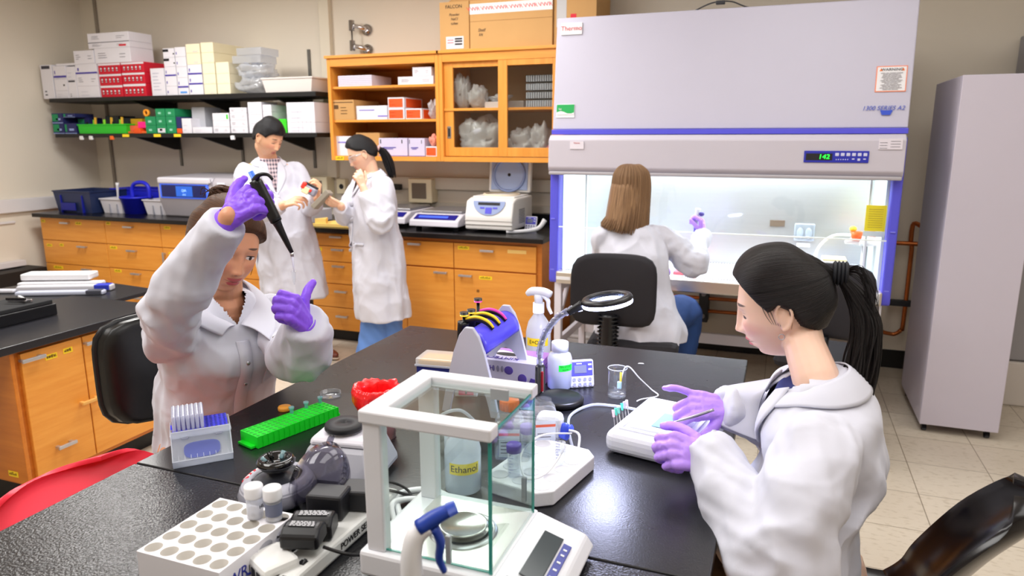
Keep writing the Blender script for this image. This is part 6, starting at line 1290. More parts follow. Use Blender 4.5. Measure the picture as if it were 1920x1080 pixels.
# --- things seen through the glass on the left: cable loop, squeeze bottle
tag(obj('tubing', MB().tube([(-.62,1.20,.926),(-.68,1.28,.93),(-.70,1.36,.97),(-.66,1.40,.985),(-.64,1.46,.93)],.004,8,sub=8), clear('tube_clear2',(240,242,250),1.,.6,.2)), 'clear tubing looping behind the glass of the draft shield','tubing','white tubing on the bench')
tag(obj('tubing', MB().tube([(-.60,1.02,.925),(-.64,1.08,.935),(-.60,1.13,.93),(-.54,1.12,.925)],.0065,10,sub=8), m_tubw), 'thick white cable left of the balance base','cable','white cables by the balance'); 
tag(obj('tubing', MB().tube([(-.60,1.00,.925),(-.63,1.05,.94),(-.57,1.10,.93),(-.52,1.10,.925)],.0055,10,sub=8), m_tubw), 'second thick white cable left of the balance base','cable','white cables by the balance')
t = thing('squeeze_bottle','small round pale bottle lying behind the draft shield','bottle',(-.665,1.33,BZ+.025)); obj('bottle_body', MB().tube([(0,0,0),(.04,.02,0),(.07,.035,0)],[.022,.022,.014],18,sub=4), m_milk2, t); obj('cap', MB().tube([(.07,.035,0),(.085,.042,0)],[.012,.010],14,sub=1), m_white, t)
t = thing('coiled_cable','coiled black cable between the pump and the lamp base','cable',(-.535,1.545,BZ+.004)); b=MB()
for k in range(3): b.tube([(.028*math.cos(a+k),.022*math.sin(a+k),.003+k*.006+.012*math.sin(a)) for a in [i*2*PI/10 for i in range(11)]],.0025,6,sub=4)
obj('cable_coil', b, m_blackpl, t)
# --- dissecting box
t = thing('foam_tray','white foam box lid lit by the ring lamp under the gloved hands','foam lid',(-.328,1.432,BZ+.001),-.20)
m_fw = mat('foam_white2',(226,228,238),.65,bump=.08,bscale=350); W,D,Hh=.200,.262,.052
b=MB(); b.bb(0,W,0,D,.0,Hh,.020,seg=4); obj('lid_body', b, m_fw, t)
b=MB(); 
for (x0,x1,y0,y1) in ((.024,W-.024,.024,.030),(.024,W-.024,D-.030,D-.024),(.024,.030,.030,D-.030),(W-.030,W-.024,.030,D-.030)): b.bb(x0,x1,y0,y1,Hh-.001,Hh+.004,.0015)
obj('raised_rim', b, m_fw, t); obj('inner_slab', MB().bb(.040,W-.040,.045,D-.045,Hh-.001,Hh+.006,.002), m_fw, t)
tag(obj('gel_sheet', MB().bb(0,.062,0,.085,0,.0015,.0005), mat('gel_blue',(150,200,222),.3), None, (-.232,1.475,BZ+Hh+.0078), (0,0,-.20)), 'pale blue rectangular sheet on the white foam lid','sheet')
cols=[(235,190,200),(60,190,170),(120,200,190),(60,190,170),(180,170,190),(200,190,200)]
for i in range(6):
    p = thing('dissecting_pin',['needle with a pink hub, nearest the camera on the foam edge','needle with a mint hub, second on the foam edge','needle with a pale mint hub, third on the foam edge','needle with a green hub, fourth on the foam edge','needle with a mauve hub, fifth on the foam edge','needle with a lilac hub, farthest on the foam edge'][i],'needle',(0,0,0),0,'needles stuck in the edge of the foam lid')
    p.location=V((-.328,1.432,BZ+.046))+Matrix.Rotation(-.20,3,'Z')@V((.004,.050+i*.016,0)); p.rotation_euler=(.12*(i%3-1),-.15,0)
    obj('needle', MB().cyl((0,0,-.012),(0,0,.022),.0006,n=6), m_metal, p); obj('hub', MB().cyl((0,0,.020),(0,0,.036),.0025,.0035,n=10), mat('hub%d'%i,cols[i],.4), p)
# paper scrap near the far edge, small specks
tag(obj('paper_scrap', MB().prism([(0,0),(.018,.004),(.014,.010),(.002,.008)],0,.0015), m_white, None, (-.375,2.08,BZ+.001)), 'tiny torn white scrap on the far side of the bench','scrap')
# ================================================================ people toolkit
RV, UV_, FV = V((.935,.353,-.001)), V((-.072,.195,.978)), V((-.346,.915,-.208))
m_coat = mat('coat_cloth', (206,207,220), .85, bump=.06, bscale=900, sheen=.1)
m_glove = mat('nitrile_violet', (138,84,236), .42, bump=.18, bscale=170)
m_glove_l = mat('nitrile_lilac', (190,146,250), .42, bump=.18, bscale=170)
def basis(X, Y, Z, O): return Matrix(((X.x,Y.x,Z.x,O.x),(X.y,Y.y,Z.y,O.y),(X.z,Y.z,Z.z,O.z),(0,0,0,1)))
def head_matrix(c, az, pitch, roll=0., s=1.):
    """head local: x = own left... stored as x right of face seen from behind; y forward; z up"""
    f = V((math.cos(az)*math.cos(pitch), math.sin(az)*math.cos(pitch), -math.sin(pitch)))
    r = V((math.sin(az), -math.cos(az), 0)); u = r.cross(f)
    q = Matrix.Rotation(roll, 3, f); r, u = q@r, q@u
    return basis(r*s, f*s, u*s, V(c))
def sst(a, b, x):
    t = min(1,max(0,(x-a)/(b-a))); return t*t*(3-2*t)
def head_point(d, fem=True, feat=True):
    dx,dy,dz = d
    x = math.copysign(abs(dx)**.92,dx)*.076; y = dy*(.090 if dy > 0 else .098); z = dz*.118
    lo = min(1,max(0,(-z-.012)/.100)); up = min(1,max(0,z/.118))
    x *= (1-.36*lo**1.5)*(1+.03*math.sin(up*PI))
    if dy < 0: y *= 1-.52*lo**1.2; y -= .010*math.exp(-((z-.035)/.05)**2)*(-dy)
    else:
        y *= 1-.04*lo
        if z < -.03: y += .006*lo*dy
    if y > .066: y = .066+(y-.066)*.80
    if z < -.100: z = -.100+(z+.100)*.75
    if feat and dy > .05:
        w_ = sst(.05,.45,dy); G = lambda x0,z0,sx,sz,a: a*math.exp(-((x-x0)/sx)**2-((z-z0)/sz)**2)
        ax = abs(x); GA = lambda x0,z0,sx,sz,a: a*math.exp(-((ax-x0)/sx)**2-((z-z0)/sz)**2)
        e = 0
        e += GA(.030,.022,.020,.009,.0035) + G(0,.024,.014,.012,.002)
        e += GA(.031,-.001,.015,.011,-.0075) + GA(.015,-.004,.007,.014,-.0065) + GA(.031,.000,.011,.0055,.0042)
        e += G(0,-.006,.0075,.018,.008) + G(0,-.026,.0085,.014,.011) + G(0,-.036,.0095,.0095,.0130) + GA(.0115,-.040,.0058,.0070,.0090)
        e += G(0,-.052,.008,.005,.001)
        e += G(0,-.0605,.019,.0048,.0066) + G(0,-.0735,.0165,.0055,.0072) + G(0,-.0667,.024,.0020,-.0045) + G(0,-.064,.026,.016,.0035)
        e += GA(.026,-.067,.006,.008,-.0028) + G(0,-.085,.019,.006,-.0035) + G(0,-.100,.017,.012,.0065)
        e += GA(.040,-.030,.020,.020,.0045) + GA(.050,-.070,.016,.02,-.002)
        y += e*w_; 
        if abs(x) < .03: z -= G(0,-.036,.010,.010,.004)*w_
    return (x,y,z)
def dirs(nu, nv):
    for i in range(nu):
        for j in range(nv): pass
def head_mesh(mb, M, fem=True, nu=150, nv=110, ears=True):
    def f(u,v):
        a = u*2*PI; ph = v*PI; return head_point((math.sin(ph)*math.cos(a), math.sin(ph)*math.sin(a), -math.cos(ph)), fem)
    mb.grid(f, nu, nv, M=M, cu=True)
    if ears:
        for s in (-1,1):
            X=s*.071
            mb.ell((X+s*.003,-.008,-.012),(.007,.015,.027),M=M,n=16)
            mb.tube([(X+s*.006,.006,-.020),(X+s*.009,.008,.004),(X+s*.013,-.002,.019),(X+s*.016,-.018,.016),(X+s*.015,-.024,-.002),(X+s*.011,-.018,-.022),(X+s*.007,-.006,-.036),(X+s*.005,.002,-.034)],[.003,.0034,.0036,.0038,.0036,.0034,.0050,.003],8,sub=4,M=M)
def add_attr(me, name, arr):
    a = me.attributes.new(name,'FLOAT_VECTOR','POINT'); a.data.foreach_set('vector', arr.astype(np.float32).ravel())
class NE:
    """tiny node expression helper"""
    def __init__(s, nt): s.nt = nt
    def m(s, op, *a):
        n = s.nt.nodes.new('ShaderNodeMath'); n.operation = op
        for i,x in enumerate(a):
            if isinstance(x,(int,float)): n.inputs[i].default_value = x
            else: s.nt.links.new(x, n.inputs[i])
        return n.outputs[0]
    def gauss(s, x, z, x0, z0, sx, sz, rot=0., soft=1.):
        dx = s.m('SUBTRACT',x,x0); dz = s.m('SUBTRACT',z,z0); c,k = math.cos(rot),math.sin(rot)
        a = s.m('ADD',s.m('MULTIPLY',dx,c/sx),s.m('MULTIPLY',dz,k/sx)); b = s.m('ADD',s.m('MULTIPLY',dx,-k/sz),s.m('MULTIPLY',dz,c/sz))
        d = s.m('ADD',s.m('MULTIPLY',a,a),s.m('MULTIPLY',b,b)); n = s.nt.nodes.new('ShaderNodeMapRange'); n.interpolation_type = 'SMOOTHSTEP'
        s.nt.links.new(d,n.inputs[0]); n.inputs[1].default_value = 1+.5*soft; n.inputs[2].default_value = max(0,1-.6*soft); n.inputs[3].default_value = 0; n.inputs[4].default_value = 1
        return n.outputs[0]
def skin_mat(name, rgb, lip=(196,92,96), browz=.0245, eye='down', brow=(34,24,22), lash=.0024, blush=(225,120,110), smile=2.):
    m = bpy.data.materials.new(name); m.use_nodes = True; nt = m.node_tree; N = nt.nodes; L = nt.links; b = N['Principled BSDF']; E = NE(nt)
    b.inputs['Roughness'].default_value = .46; b.inputs['Subsurface Weight'].default_value = .18; b.inputs['Subsurface Radius'].default_value = (.010,.004,.002); b.inputs['Subsurface Scale'].default_value = 1
    at = N.new('ShaderNodeAttribute'); at.attribute_name = 'hl'; sp = N.new('ShaderNodeSeparateXYZ'); L.new(at.outputs['Vector'], sp.inputs[0])
    x,y,z = sp.outputs; ax = E.m('ABSOLUTE',x); front = E.m('GREATER_THAN',y,.035)
    col = None
    def over(c, mask, rgbc, amt=1.):
        mx = N.new('ShaderNodeMix'); mx.data_type='RGBA'; k = E.m('MULTIPLY',E.m('MULTIPLY',mask,front),amt); L.new(k, mx.inputs[0])
        if c is None: mx.inputs[6].default_value = lin(rgb)
        else: L.new(c, mx.inputs[6])
        mx.inputs[7].default_value = lin(rgbc); return mx.outputs[2]
    n = N.new('ShaderNodeTexNoise'); n.inputs['Scale'].default_value = 30; tc = N.new('ShaderNodeTexCoord'); L.new(tc.outputs['Object'], n.inputs[0])
    mx = N.new('ShaderNodeMix'); mx.data_type='RGBA'; L.new(n.outputs[0], mx.inputs[0]); mx.inputs[6].default_value = lin(rgb); mx.inputs[7].default_value = lin(tuple(min(255,v*1.03) for v in rgb)); col = mx.outputs[2]
    col = over(col, E.gauss(ax,z,.040,-.030,.022,.018,0,1.6), blush, .28)
    zm = E.m('SUBTRACT',z,E.m('MULTIPLY',E.m('MULTIPLY',ax,ax),smile)); col = over(col, E.gauss(ax,zm,0,-.0605,.021,.0052,0,.5), lip, .9); col = over(col, E.gauss(ax,zm,0,-.0730,.0185,.0058,0,.5), lip, .95)
    col = over(col, E.gauss(ax,zm,0,-.0667,.0245,.0011,0,.6), (110,36,38), .9)
    col = over(col, E.gauss(ax,z,.0062,-.0455,.0036,.0020,0,.6), (90,44,36), .85)
    col = over(col, E.gauss(ax,z,.033,browz,.0180,.0030,-.10,.8), brow, .85)
    if eye == 'down':
        col = over(col, E.gauss(ax,z,.031,.0045,.015,.0010,0,.9), (150,98,76), .5)
        col = over(col, E.gauss(ax,z,.0315,-.0040,.0142,lash,-.12,.6), (22,14,14), .95)
    else:
        col = over(col, E.gauss(ax,z,.031,-.001,.0135,.0050,-.05,.3), (222,214,210), .9); col = over(col, E.gauss(ax,z,.031,-.0015,.0052,.0052,0,.3), (30,18,14), 1.)
        col = over(col, E.gauss(ax,z,.0315,.0035,.0150,.0018,-.12,.6), (20,12,12), .95)
    L.new(col, b.inputs['Base Color']); return m
def hair_mat(name, dark, light, rough=.38, sc=(60,2.2)):
    m = bpy.data.materials.new(name); m.use_nodes = True; nt = m.node_tree; N = nt.nodes; L = nt.links; b = N['Principled BSDF']
    at = N.new('ShaderNodeAttribute'); at.attribute_name = 'flow'; mp = N.new('ShaderNodeMapping'); mp.inputs['Scale'].default_value = (sc[0],sc[1],sc[1]); L.new(at.outputs['Vector'], mp.inputs[0])
    n = N.new('ShaderNodeTexNoise'); n.inputs['Scale'].default_value = 1; n.inputs['Detail'].default_value = 7; n.inputs['Roughness'].default_value = .7; L.new(mp.outputs[0], n.inputs[0])
    r = N.new('ShaderNodeValToRGB'); r.color_ramp.elements[0].position = .36; r.color_ramp.elements[0].color = lin(dark); r.color_ramp.elements[1].position = .70; r.color_ramp.elements[1].color = lin(light)
    L.new(n.outputs[0], r.inputs[0]); L.new(r.outputs[0], b.inputs['Base Color']); b.inputs['Roughness'].default_value = rough+.06; b.inputs['Specular IOR Level'].default_value = .28
    bp = N.new('ShaderNodeBump'); bp.inputs['Strength'].default_value = .9; bp.inputs['Distance'].default_value = .004; L.new(n.outputs[0], bp.inputs['Height']); L.new(bp.outputs[0], b.inputs['Normal'])
    return m
def hair_cap(name, parent, M, mt, line, thick, flowfn, nu=120, nv=90, soft=.012, wob=.15):
    """shell over the skull; line(x,y) gives the lowest z with hair; thick(x,y,z) the lift in metres"""
    NZ = Noise3(8); P=[]; FL=[]
    for i in range(nu):
        for j in range(nv):
            a=2*PI*i/nu; ph=PI*j/(nv-1); d=(math.sin(ph)*math.cos(a),math.sin(ph)*math.sin(a),-math.cos(ph)); p=V(head_point(d,True,False))
            k=sst(-soft*.3,soft,p.z-line(p.x,p.y)); t=thick(p.x,p.y,p.z)
            nn=float(NZ(np.array([[p.x*30+9,p.y*30+9,p.z*30+9]]))[0])
            nrm=V((d[0],d[1],d[2])); q=p+nrm*(t*(1+wob*nn)*k-.012*(1-k)); P.append(q); FL.append(flowfn(p))
    me=bpy.data.meshes.new(name); F=[]
    for i in range(nu):
        for j in range(nv-1): a,b_=(i*nv+j),(((i+1)%nu)*nv+j); F.append((a,b_,b_+1,a+1))
    me.from_pydata([M@p for p in P],[],F); me.polygons.foreach_set('use_smooth',[True]*len(me.polygons)); add_attr(me,'flow',np.array(FL)); me.update()
    me.materials.append(mt); o=bpy.data.objects.new(name,me); COL.objects.link(o); o.parent=parent; return o
def locks(name, parent, mt, paths, n=7, label=None):
    """hair locks: list of (points, radii)"""
    mb=MB(); FL=[]; 
    V_=[];F_=[]
    for li,(pts,rad) in enumerate(paths):
        P,R=spline(pts,rad,5); fr=frames(P); base=len(V_)
        for k,(p,r,(u,v)) in enumerate(zip(P,R,fr)):
            for i in range(n):
                a=2*PI*i/n; V_.append(p+u*(r*math.cos(a))+v*(r*math.sin(a)*.7)); FL.append((li*.37+i*.045,k*.02,0))
        for k in range(len(P)-1):
            for i in range(n): j=(i+1)%n; F_.append((base+k*n+i,base+k*n+j,base+(k+1)*n+j,base+(k+1)*n+i))
    me=bpy.data.meshes.new(name); me.from_pydata(V_,[],F_); me.polygons.foreach_set('use_smooth',[True]*len(me.polygons)); add_attr(me,'flow',np.array(FL)); me.update()
    me.materials.append(mt); o=bpy.data.objects.new(name,me); COL.objects.link(o); o.parent=parent
    if label: o['label']=label
    return o
def limb(mb, pts, rad, n=18, sub=5, aspect=1., up=None):
    mb.tube(pts, rad, n, sub=sub, aspect=aspect, up=up)
    for p,r in ((pts[0],rad[0]),(pts[-1],rad[-1])): mb.ell(p,(r,r,r),n=14)
FING = [((.0265,.083),(.042,.025,.019)),((.0070,.088),(.046,.028,.020)),((-.0130,.084),(.042,.026,.019)),((-.0310,.074),(.033,.020,.018))]
def hand_bones(side, curls, thumb, splay=(.06,0,-.05,-.14), s=1., fat=1.):
    """list of (points, radii) in hand space: wrist at 0, fingers +Y, back of the hand +Z, thumb at +x for side=1"""
    out = []
    for i,((mx,my),ls) in enumerate(FING):
        c = curls[i]; p = V((mx*side,my,.002)); a = 0; pts=[p.copy()]; sp = splay[i]*side
        for k in range(3):
            a += c[k]; d = V((math.sin(sp)*math.cos(a), math.cos(sp)*math.cos(a), -math.sin(a))); p = p + d*ls[k]; pts.append(p.copy())
        r0 = (.0098,.0100,.0096,.0086)[i]*fat
        out.append(([q*s for q in pts],[r0*s,r0*.95*s,r0*.86*s,r0*.72*s]))
        out.append(([V((mx*.55*side,.012,.0))*s, V((mx*side,my,.0))*s],[.0135*s*fat,.0118*s*fat]))
    p = V((.020*side,.018,-.008)); pts=[p.copy()]
    for d,l in zip(thumb,(.040,.032,.026)): d=V(d); d.x*=side; p = p+d.normalized()*l; pts.append(p.copy())
    out.append(([q*s for q in pts],[.0150*s*fat,.0122*s*fat,.0105*s*fat,.0080*s*fat]))
    return out
def hand_into(mb, M, side, curls, thumb, splay=(.06,0,-.05,-.14), s=1., fat=1., n=12):
    for pts,rad in hand_bones(side,curls,thumb,splay,s,fat):
        P=[M@p for p in pts]; 
        mb.tube(P,rad,n,sub=3 if len(P)>2 else 1)
        for p,r in zip(P,rad): mb.ell(p,(r,r,r),n=12)
    mb.tube([M@V((0,-.02,0)),M@V((0,.02,0)),M@V((0,.06,0))],[.024*s*fat,.026*s*fat,.028*s*fat],14,sub=3,aspect=.55,up=M.to_3x3()@V((1,0,0)))
CURL = dict(fist=[(1.15,1.5,.9)]*4, grip=[(.85,1.25,.75)]*4, relax=[(.35,.5,.3),(.45,.6,.35),(.5,.65,.4),(.5,.6,.4)], pinch=[(.75,.75,.35),(.8,.85,.4),(.9,1.1,.6),(.95,1.2,.7)])
def hframe(wrist, ydir, zdir):
    Y=V(ydir).normalized(); Z=V(zdir); Z=(Z-Y*Z.dot(Y)).normalized(); X=Y.cross(Z); return basis(X,Y,Z,V(wrist))
def cdir(a,b,c): return RV*a+UV_*b-FV*c      # right, up, towards the photographer's side of the room
def glove(parent, M, side, curls, thumb, mt, forearm, s=1.04, fat=1.07, splay=(.06,0,-.05,-.14), cuff=.07, seed=1):
    mb=MB(); hand_into(mb,M,side,curls,thumb,splay,s,fat)
    me=remesh(mb,.0021,3,.5); co=mco(me); nr=mnormals(me); N_=Noise3(seed+40); 
    q=co*95+20; d=(1-2*np.abs(N_(q)))*.0007+(1-2*np.abs(N_(co*np.array([42,42,42])+7)))*.0011
    mset(me,co+nr*d[:,None]); 
    o=obj('glove', me, mt, parent)
    # rolled cuff reaching down the forearm
    b=MB(); W=M@V((0,.004,0)); E_=V(forearm); d=(E_-W).normalized(); ups=M.to_3x3()@V((1,0,0))
    ring=[(.0,.0262),(.25,.0275),(.6,.0300),(.93,.0335),(1,.0345)]
    d2=(M.to_3x3()@V((0,-1,0))).normalized(); pts=[W+(d*k+d2*(1-k)*.6).normalized()*(cuff*k) for k,_ in ring]; fr=frames(pts,ups); N2=Noise3(seed+60)
    def f(u,v):
        a=u*2*PI; k=v*(len(ring)-1); i=min(int(k),len(ring)-2); t=k-i; r=(ring[i][1]*(1-t)+ring[i+1][1]*t); p=pts[i].lerp(pts[i+1],t)
        nn=float(N2(np.array([[math.cos(a)*2+9,math.sin(a)*2+9,v*2]]))[0]); r*=1+.07*nn*(.3+v)
        return p+fr[i][0]*(r*math.cos(a))+fr[i][1]*(r*.78*math.sin(a))
    b.grid(f,40,16,cu=True); c=obj('glove_cuff', b, mt, o); md=c.modifiers.new('s','SOLIDIFY'); md.thickness=.0012
    return o
def fold(NZ, p): return 1-2*np.abs(NZ(p))
def cloth_tube(mb, pts, rad, sub=14, n=72, amp=.06, seed=0, bends=(), aspect=1., up=None, tw=1.2, freq=9.):
    """sleeve or trouser leg with folds; rad list per point; bends=[(t, amp, freq)]"""
    P,R=spline(pts,rad,sub); fr=frames(P,up); L=len(P); NZ=Noise3(100+seed); cum=[0]
    for i in range(1,L): cum.append(cum[-1]+(P[i]-P[i-1]).length)
    T=np.array(cum); tot=T[-1]; us=np.arange(n)/n*2*PI
    tt,aa=np.meshgrid(T,us,indexing='ij'); q=np.stack([np.cos(aa)*tw+8+tt*2,np.sin(aa)*tw+8,tt*freq*1.6+5],-1).reshape(-1,3)
    q2=np.stack([np.cos(aa+tt*9)*2.2+8,np.sin(aa+tt*9)*2.2+8,tt*freq*.8+9],-1).reshape(-1,3)
    dd=(.8*fold(NZ,q)+.8*fold(NZ,q2)).reshape(L,n)*amp
    for (tb,ab,fb) in bends:
        w=np.exp(-((tt/tot-tb)/.13)**2); q3=np.stack([np.cos(aa)*1.3+8,np.sin(aa)*1.3+8,tt*fb+3],-1).reshape(-1,3); dd=dd+ab*w*fold(NZ,q3).reshape(L,n)
    V_=[]
    for i in range(L):
        u,v=fr[i]
        for k in range(n):
            r=R[i]*(1+dd[i,k]); a=us[k]; V_.append(P[i]+u*(r*math.cos(a))+v*(r*aspect*math.sin(a)))
    real=mb.bm; vs=[real.verts.new(p) for p in V_]
    for i in range(L-1):
        for k in range(n): j=(k+1)%n; real.faces.new((vs[i*n+k],vs[i*n+j],vs[(i+1)*n+j],vs[(i+1)*n+k]))
    real.faces.new([vs[k] for k in reversed(range(n))]); real.faces.new([vs[(L-1)*n+k] for k in range(n)])
def coat_torso(mb, secs, n=120, amp=.05, seed=0, freq=(3.2,2.0), hemamp=.0):
    """secs bottom to top: (centre, left-vector*halfwidth, forward-vector*halfdepth, exponent)"""
    NZ=Noise3(200+seed); cs=[s[0] for s in secs]; sub=8; C_,_=spline(cs,1,sub); A_,_=spline([s[1] for s in secs],1,sub); B_,_=spline([s[2] for s in secs],1,sub); L=len(C_)
    z=[0]; 
    for i in range(1,L): z.append(z[-1]+(C_[i]-C_[i-1]).length)
    z=np.array(z); us=np.arange(n)/n*2*PI; zz,aa=np.meshgrid(z,us,indexing='ij')
    q=np.stack([np.cos(aa)*freq[0]+8+.6*zz,np.sin(aa)*freq[0]+8,zz*freq[1]+5],-1).reshape(-1,3); q2=np.stack([np.cos(aa)*2+8,np.sin(aa)*2+8,zz*6+5],-1).reshape(-1,3)
    low=(1-z/z[-1])[:,None]
    dd=(fold(NZ,q)).reshape(L,n)*amp*(.45+.9*low)+fold(NZ,q2).reshape(L,n)*amp*.4
    dd=dd*np.clip((z[-1]-z)/.12,0.15,1)[:,None]
    V_=[]
    for i in range(L):
        for k in range(n):
            a=us[k]; c,s=math.cos(a),math.sin(a); e=2.4; m_=(abs(c)**e+abs(s)**e)**(-1/e); f=m_*(1+dd[i,k]); V_.append(C_[i]+A_[i]*(c*f)+B_[i]*(s*f))
    real=mb.bm; vs=[real.verts.new(p) for p in V_]
    for i in range(L-1):
        for k in range(n): j=(k+1)%n; real.faces.new((vs[i*n+k],vs[i*n+j],vs[(i+1)*n+j],vs[(i+1)*n+k]))
    real.faces.new([vs[k] for k in reversed(range(n))]); real.faces.new([vs[(L-1)*n+k] for k in range(n)])
from mathutils.bvhtree import BVHTree
def make_coat(parent, build, voxel=.0065, smooth=2, vneck=None, wr=.0012, wrs=(22,22,14), seed=0, mt=None):
    mb=MB(); build(mb); me=remesh(mb,voxel,smooth,.5); co=mco(me); nr=mnormals(me); NZ=Noise3(300+seed)
    wp=co+.035*np.stack([NZ(co*6+3),NZ(co*6+13),NZ(co*6+23)],-1); W_=np.array(wrs)
    f1,_=worley(wp*W_*.40+20,seed+1); g1,_=worley(wp[:,[1,2,0]]*W_[[1,2,0]]*.85+20,seed+2); m=.45+.55*np.clip(NZ(co*4+7)*1.5+.5,0,1)
    g2=np.clip(_-f1,0,.35)/.35; d=((f1-.5)*wr*15.0+(g1-.5)*wr*5.5*m)
    rg=lambda f:np.maximum(0,1-np.abs(f)*5.5); d=d+rg(NZ(wp*W_*.34+31))*wr*2.2*m+rg(NZ(wp[:,[2,0,1]]*W_[[2,0,1]]*.6+11))*wr*1.2*m; d=np.clip(d,-.016,.016); mset(me,co+nr*d[:,None])
    bvh=BVHTree.FromPolygons([v.co.copy() for v in me.vertices],[tuple(p.vertices) for p in me.polygons])
    if vneck is not None:
        bm=bmesh.new(); bm.from_mesh(me); bad=[f for f in bm.faces if vneck(f.calc_center_median())]; bmesh.ops.delete(bm,geom=bad,context='FACES'); bm.to_mesh(me); bm.free()
    me.polygons.foreach_set('use_smooth',[True]*len(me.polygons))
    o=obj('lab_coat', me, mt or m_coat, parent)
    return o, bvh
def on_surf(bvh, p, d, off):
    """point where the ray from p along d meets the cloth, lifted by off"""
    h=bvh.ray_cast(p+d*.0, -d if False else d)
    if h[0] is None:
        h=bvh.find_nearest(p)
    return h[0]+h[1]*off if h[1].dot(d)<=0 else h[0]-d*off
def strip(parent, name, A, B, mt, th=.003, nb=8, bulge=.004, up=None, solid=True):
    """surface between two polylines of world points"""
    n=60; PA,_=spline(A,1,8); PB,_=spline(B,1,8); 
    def samp(P,t): k=t*(len(P)-1); i=min(int(k),len(P)-2); return P[i].lerp(P[i+1],k-i)
    def f(u,v):
        a,b_=samp(PA,u),samp(PB,u); p=a.lerp(b_,v)
        if up is not None: p=p+V(up)*(bulge*math.sin(PI*v))
        return p
    b=MB(); b.grid(f,n,nb); o=obj(name,b,mt,parent)
    if solid: md=o.modifiers.new('s','SOLIDIFY'); md.thickness=th; md.offset=0
    return o
def worley(p, seed):
    rs=np.random.RandomState(seed); J=rs.rand(16,16,16,3); i=np.floor(p).astype(int); best=np.full(len(p),9.); sec=np.full(len(p),9.)
    for dx in (-1,0,1):
        for dy in (-1,0,1):
            for dz in (-1,0,1):
                c=i+np.array([dx,dy,dz]); q=c+J[c[:,0]%16,c[:,1]%16,c[:,2]%16]; d=np.sqrt(((p-q)**2).sum(1)); n=np.minimum(best,d); sec=np.minimum(sec,np.maximum(best,d)); best=n
    return best,sec
class Torso:
    """torso frame at the neck base: l = own left, f = forward, u = up along the spine"""
    def __init__(s, neck, az, lean): 
        s.n=V(neck); f=V((math.cos(az),math.sin(az),0)); s.l=V((-math.sin(az),math.cos(az),0)); 
        s.f=(f*math.cos(lean)+V((0,0,-1))*math.sin(lean)).normalized(); s.u=s.f.cross(s.l).normalized()
        s.f0=f
    def p(s,l,f,u): return s.n+s.l*l+s.f*f+s.u*u
    def surf(s,bvh,l,u,off=.004,back=False):
        d=-s.f if not back else s.f; o=s.p(l,.2 if not back else -.2,u); h=bvh.ray_cast(o,d)
        if h[0] is None: h=bvh.find_nearest(s.p(l,.08,u)); return h[0]-d*off
        return h[0]-d*off
def collar_and_lapels(parent,T,bvh,vdepth,nw=.062,cw=.06,lw=.055,spread=1.,neckf=-.01,neck_u=.035,fold_r=.0,mt=None):
    mt=mt or m_coat
    # collar: runs from the left front round the nape to the right front
    inn=[];out=[]
    for k in range(-8,9):
        a=k/8*PI*.86; fx=-math.cos(a)*nw*.98+neckf; lx=math.sin(a)*nw*1.05; uu=neck_u-.030*(1-math.cos(a))/2*-1 if False else neck_u-.035*((1-math.cos(a))/2)
        inn.append(T.p(lx,fx,uu)); oo=T.p(lx*1.50*spread,fx*1.45-.010,uu-.045)
        h=bvh.find_nearest(oo); out.append(h[0]+h[1]*.0045)
    strip(parent,'collar',inn,out,mt,.003,10,.005,T.u)
    for s in (-1,1):
        A=[];B=[]; n=6; e=inn[0] if s<0 else inn[-1]; e_o=out[0] if s<0 else out[-1]
        l0=(e-T.n).dot(T.l); u0=(e-T.n).dot(T.u)
        for k in range(n+1):
            t=k/n; l=l0*(1-t); u=u0*(1-t)+(-vdepth)*t
            A.append(T.surf(bvh,l*(1-.0*t)+s*.004,u,.007)); wdt=lw*math.sin(PI*min(1,(.12+t*.88)))**.8*(1-t*.15)+.002
            B.append(T.surf(bvh,l+s*wdt*spread,u+.012*(1-t),.007))
        strip(parent,'lapel',A,B,mt,.003,6,.004,T.f)
def placket(parent,T,bvh,u0,u1,x=.0,w=.016,mt=None,n=16):
    A=[T.surf(bvh,x-w,u0+(u1-u0)*k/n,.0025) for k in range(n+1)]; B=[T.surf(bvh,x+w,u0+(u1-u0)*k/n,.0035) for k in range(n+1)]
    strip(parent,'placket',A,B,mt or m_coat,.002,3,0)
def studs(parent,T,bvh,pts,r=.0055,mt=None):
    for (l,u) in pts:
        p=T.surf(bvh,l,u,.0045); b=MB(); b.lathe([(0,.002),(r*.6,.002),(r,.0005),(r,-.001)],14,M=Matrix.Translation(p)@T.f.to_track_quat('Z','Y').to_matrix().to_4x4()); obj('stud',b,mt or m_metal,parent)
def patch_pocket(parent,T,bvh,l0,l1,u0,u1,mt=None,off=.004):
    n=8; A=[T.surf(bvh,l0+(l1-l0)*k/n,u1,off) for k in range(n+1)]; B=[T.surf(bvh,l0+(l1-l0)*k/n,u0,off) for k in range(n+1)]
    strip(parent,'pocket',A,B,mt or m_coat,.003,8,0); C_=[T.surf(bvh,l0+(l1-l0)*k/n,u1-.014,off+.001) for k in range(n+1)]
    strip(parent,'pocket_hem',A,C_,mt or m_coat,.004,2,0)
def finish_body(parent, mb, voxel, mt, Mh, smooth=1, label=None):
    me=remesh(mb,voxel,smooth,.4); co=mco(me); inv=np.array(Mh.inverted()); hl=co@inv[:3,:3].T+inv[:3,3]; far=np.linalg.norm(hl,axis=1)>.19; hl[far]=(9,-9,9); add_attr(me,'hl',hl)
    o=obj('body',me,mt,parent); return o
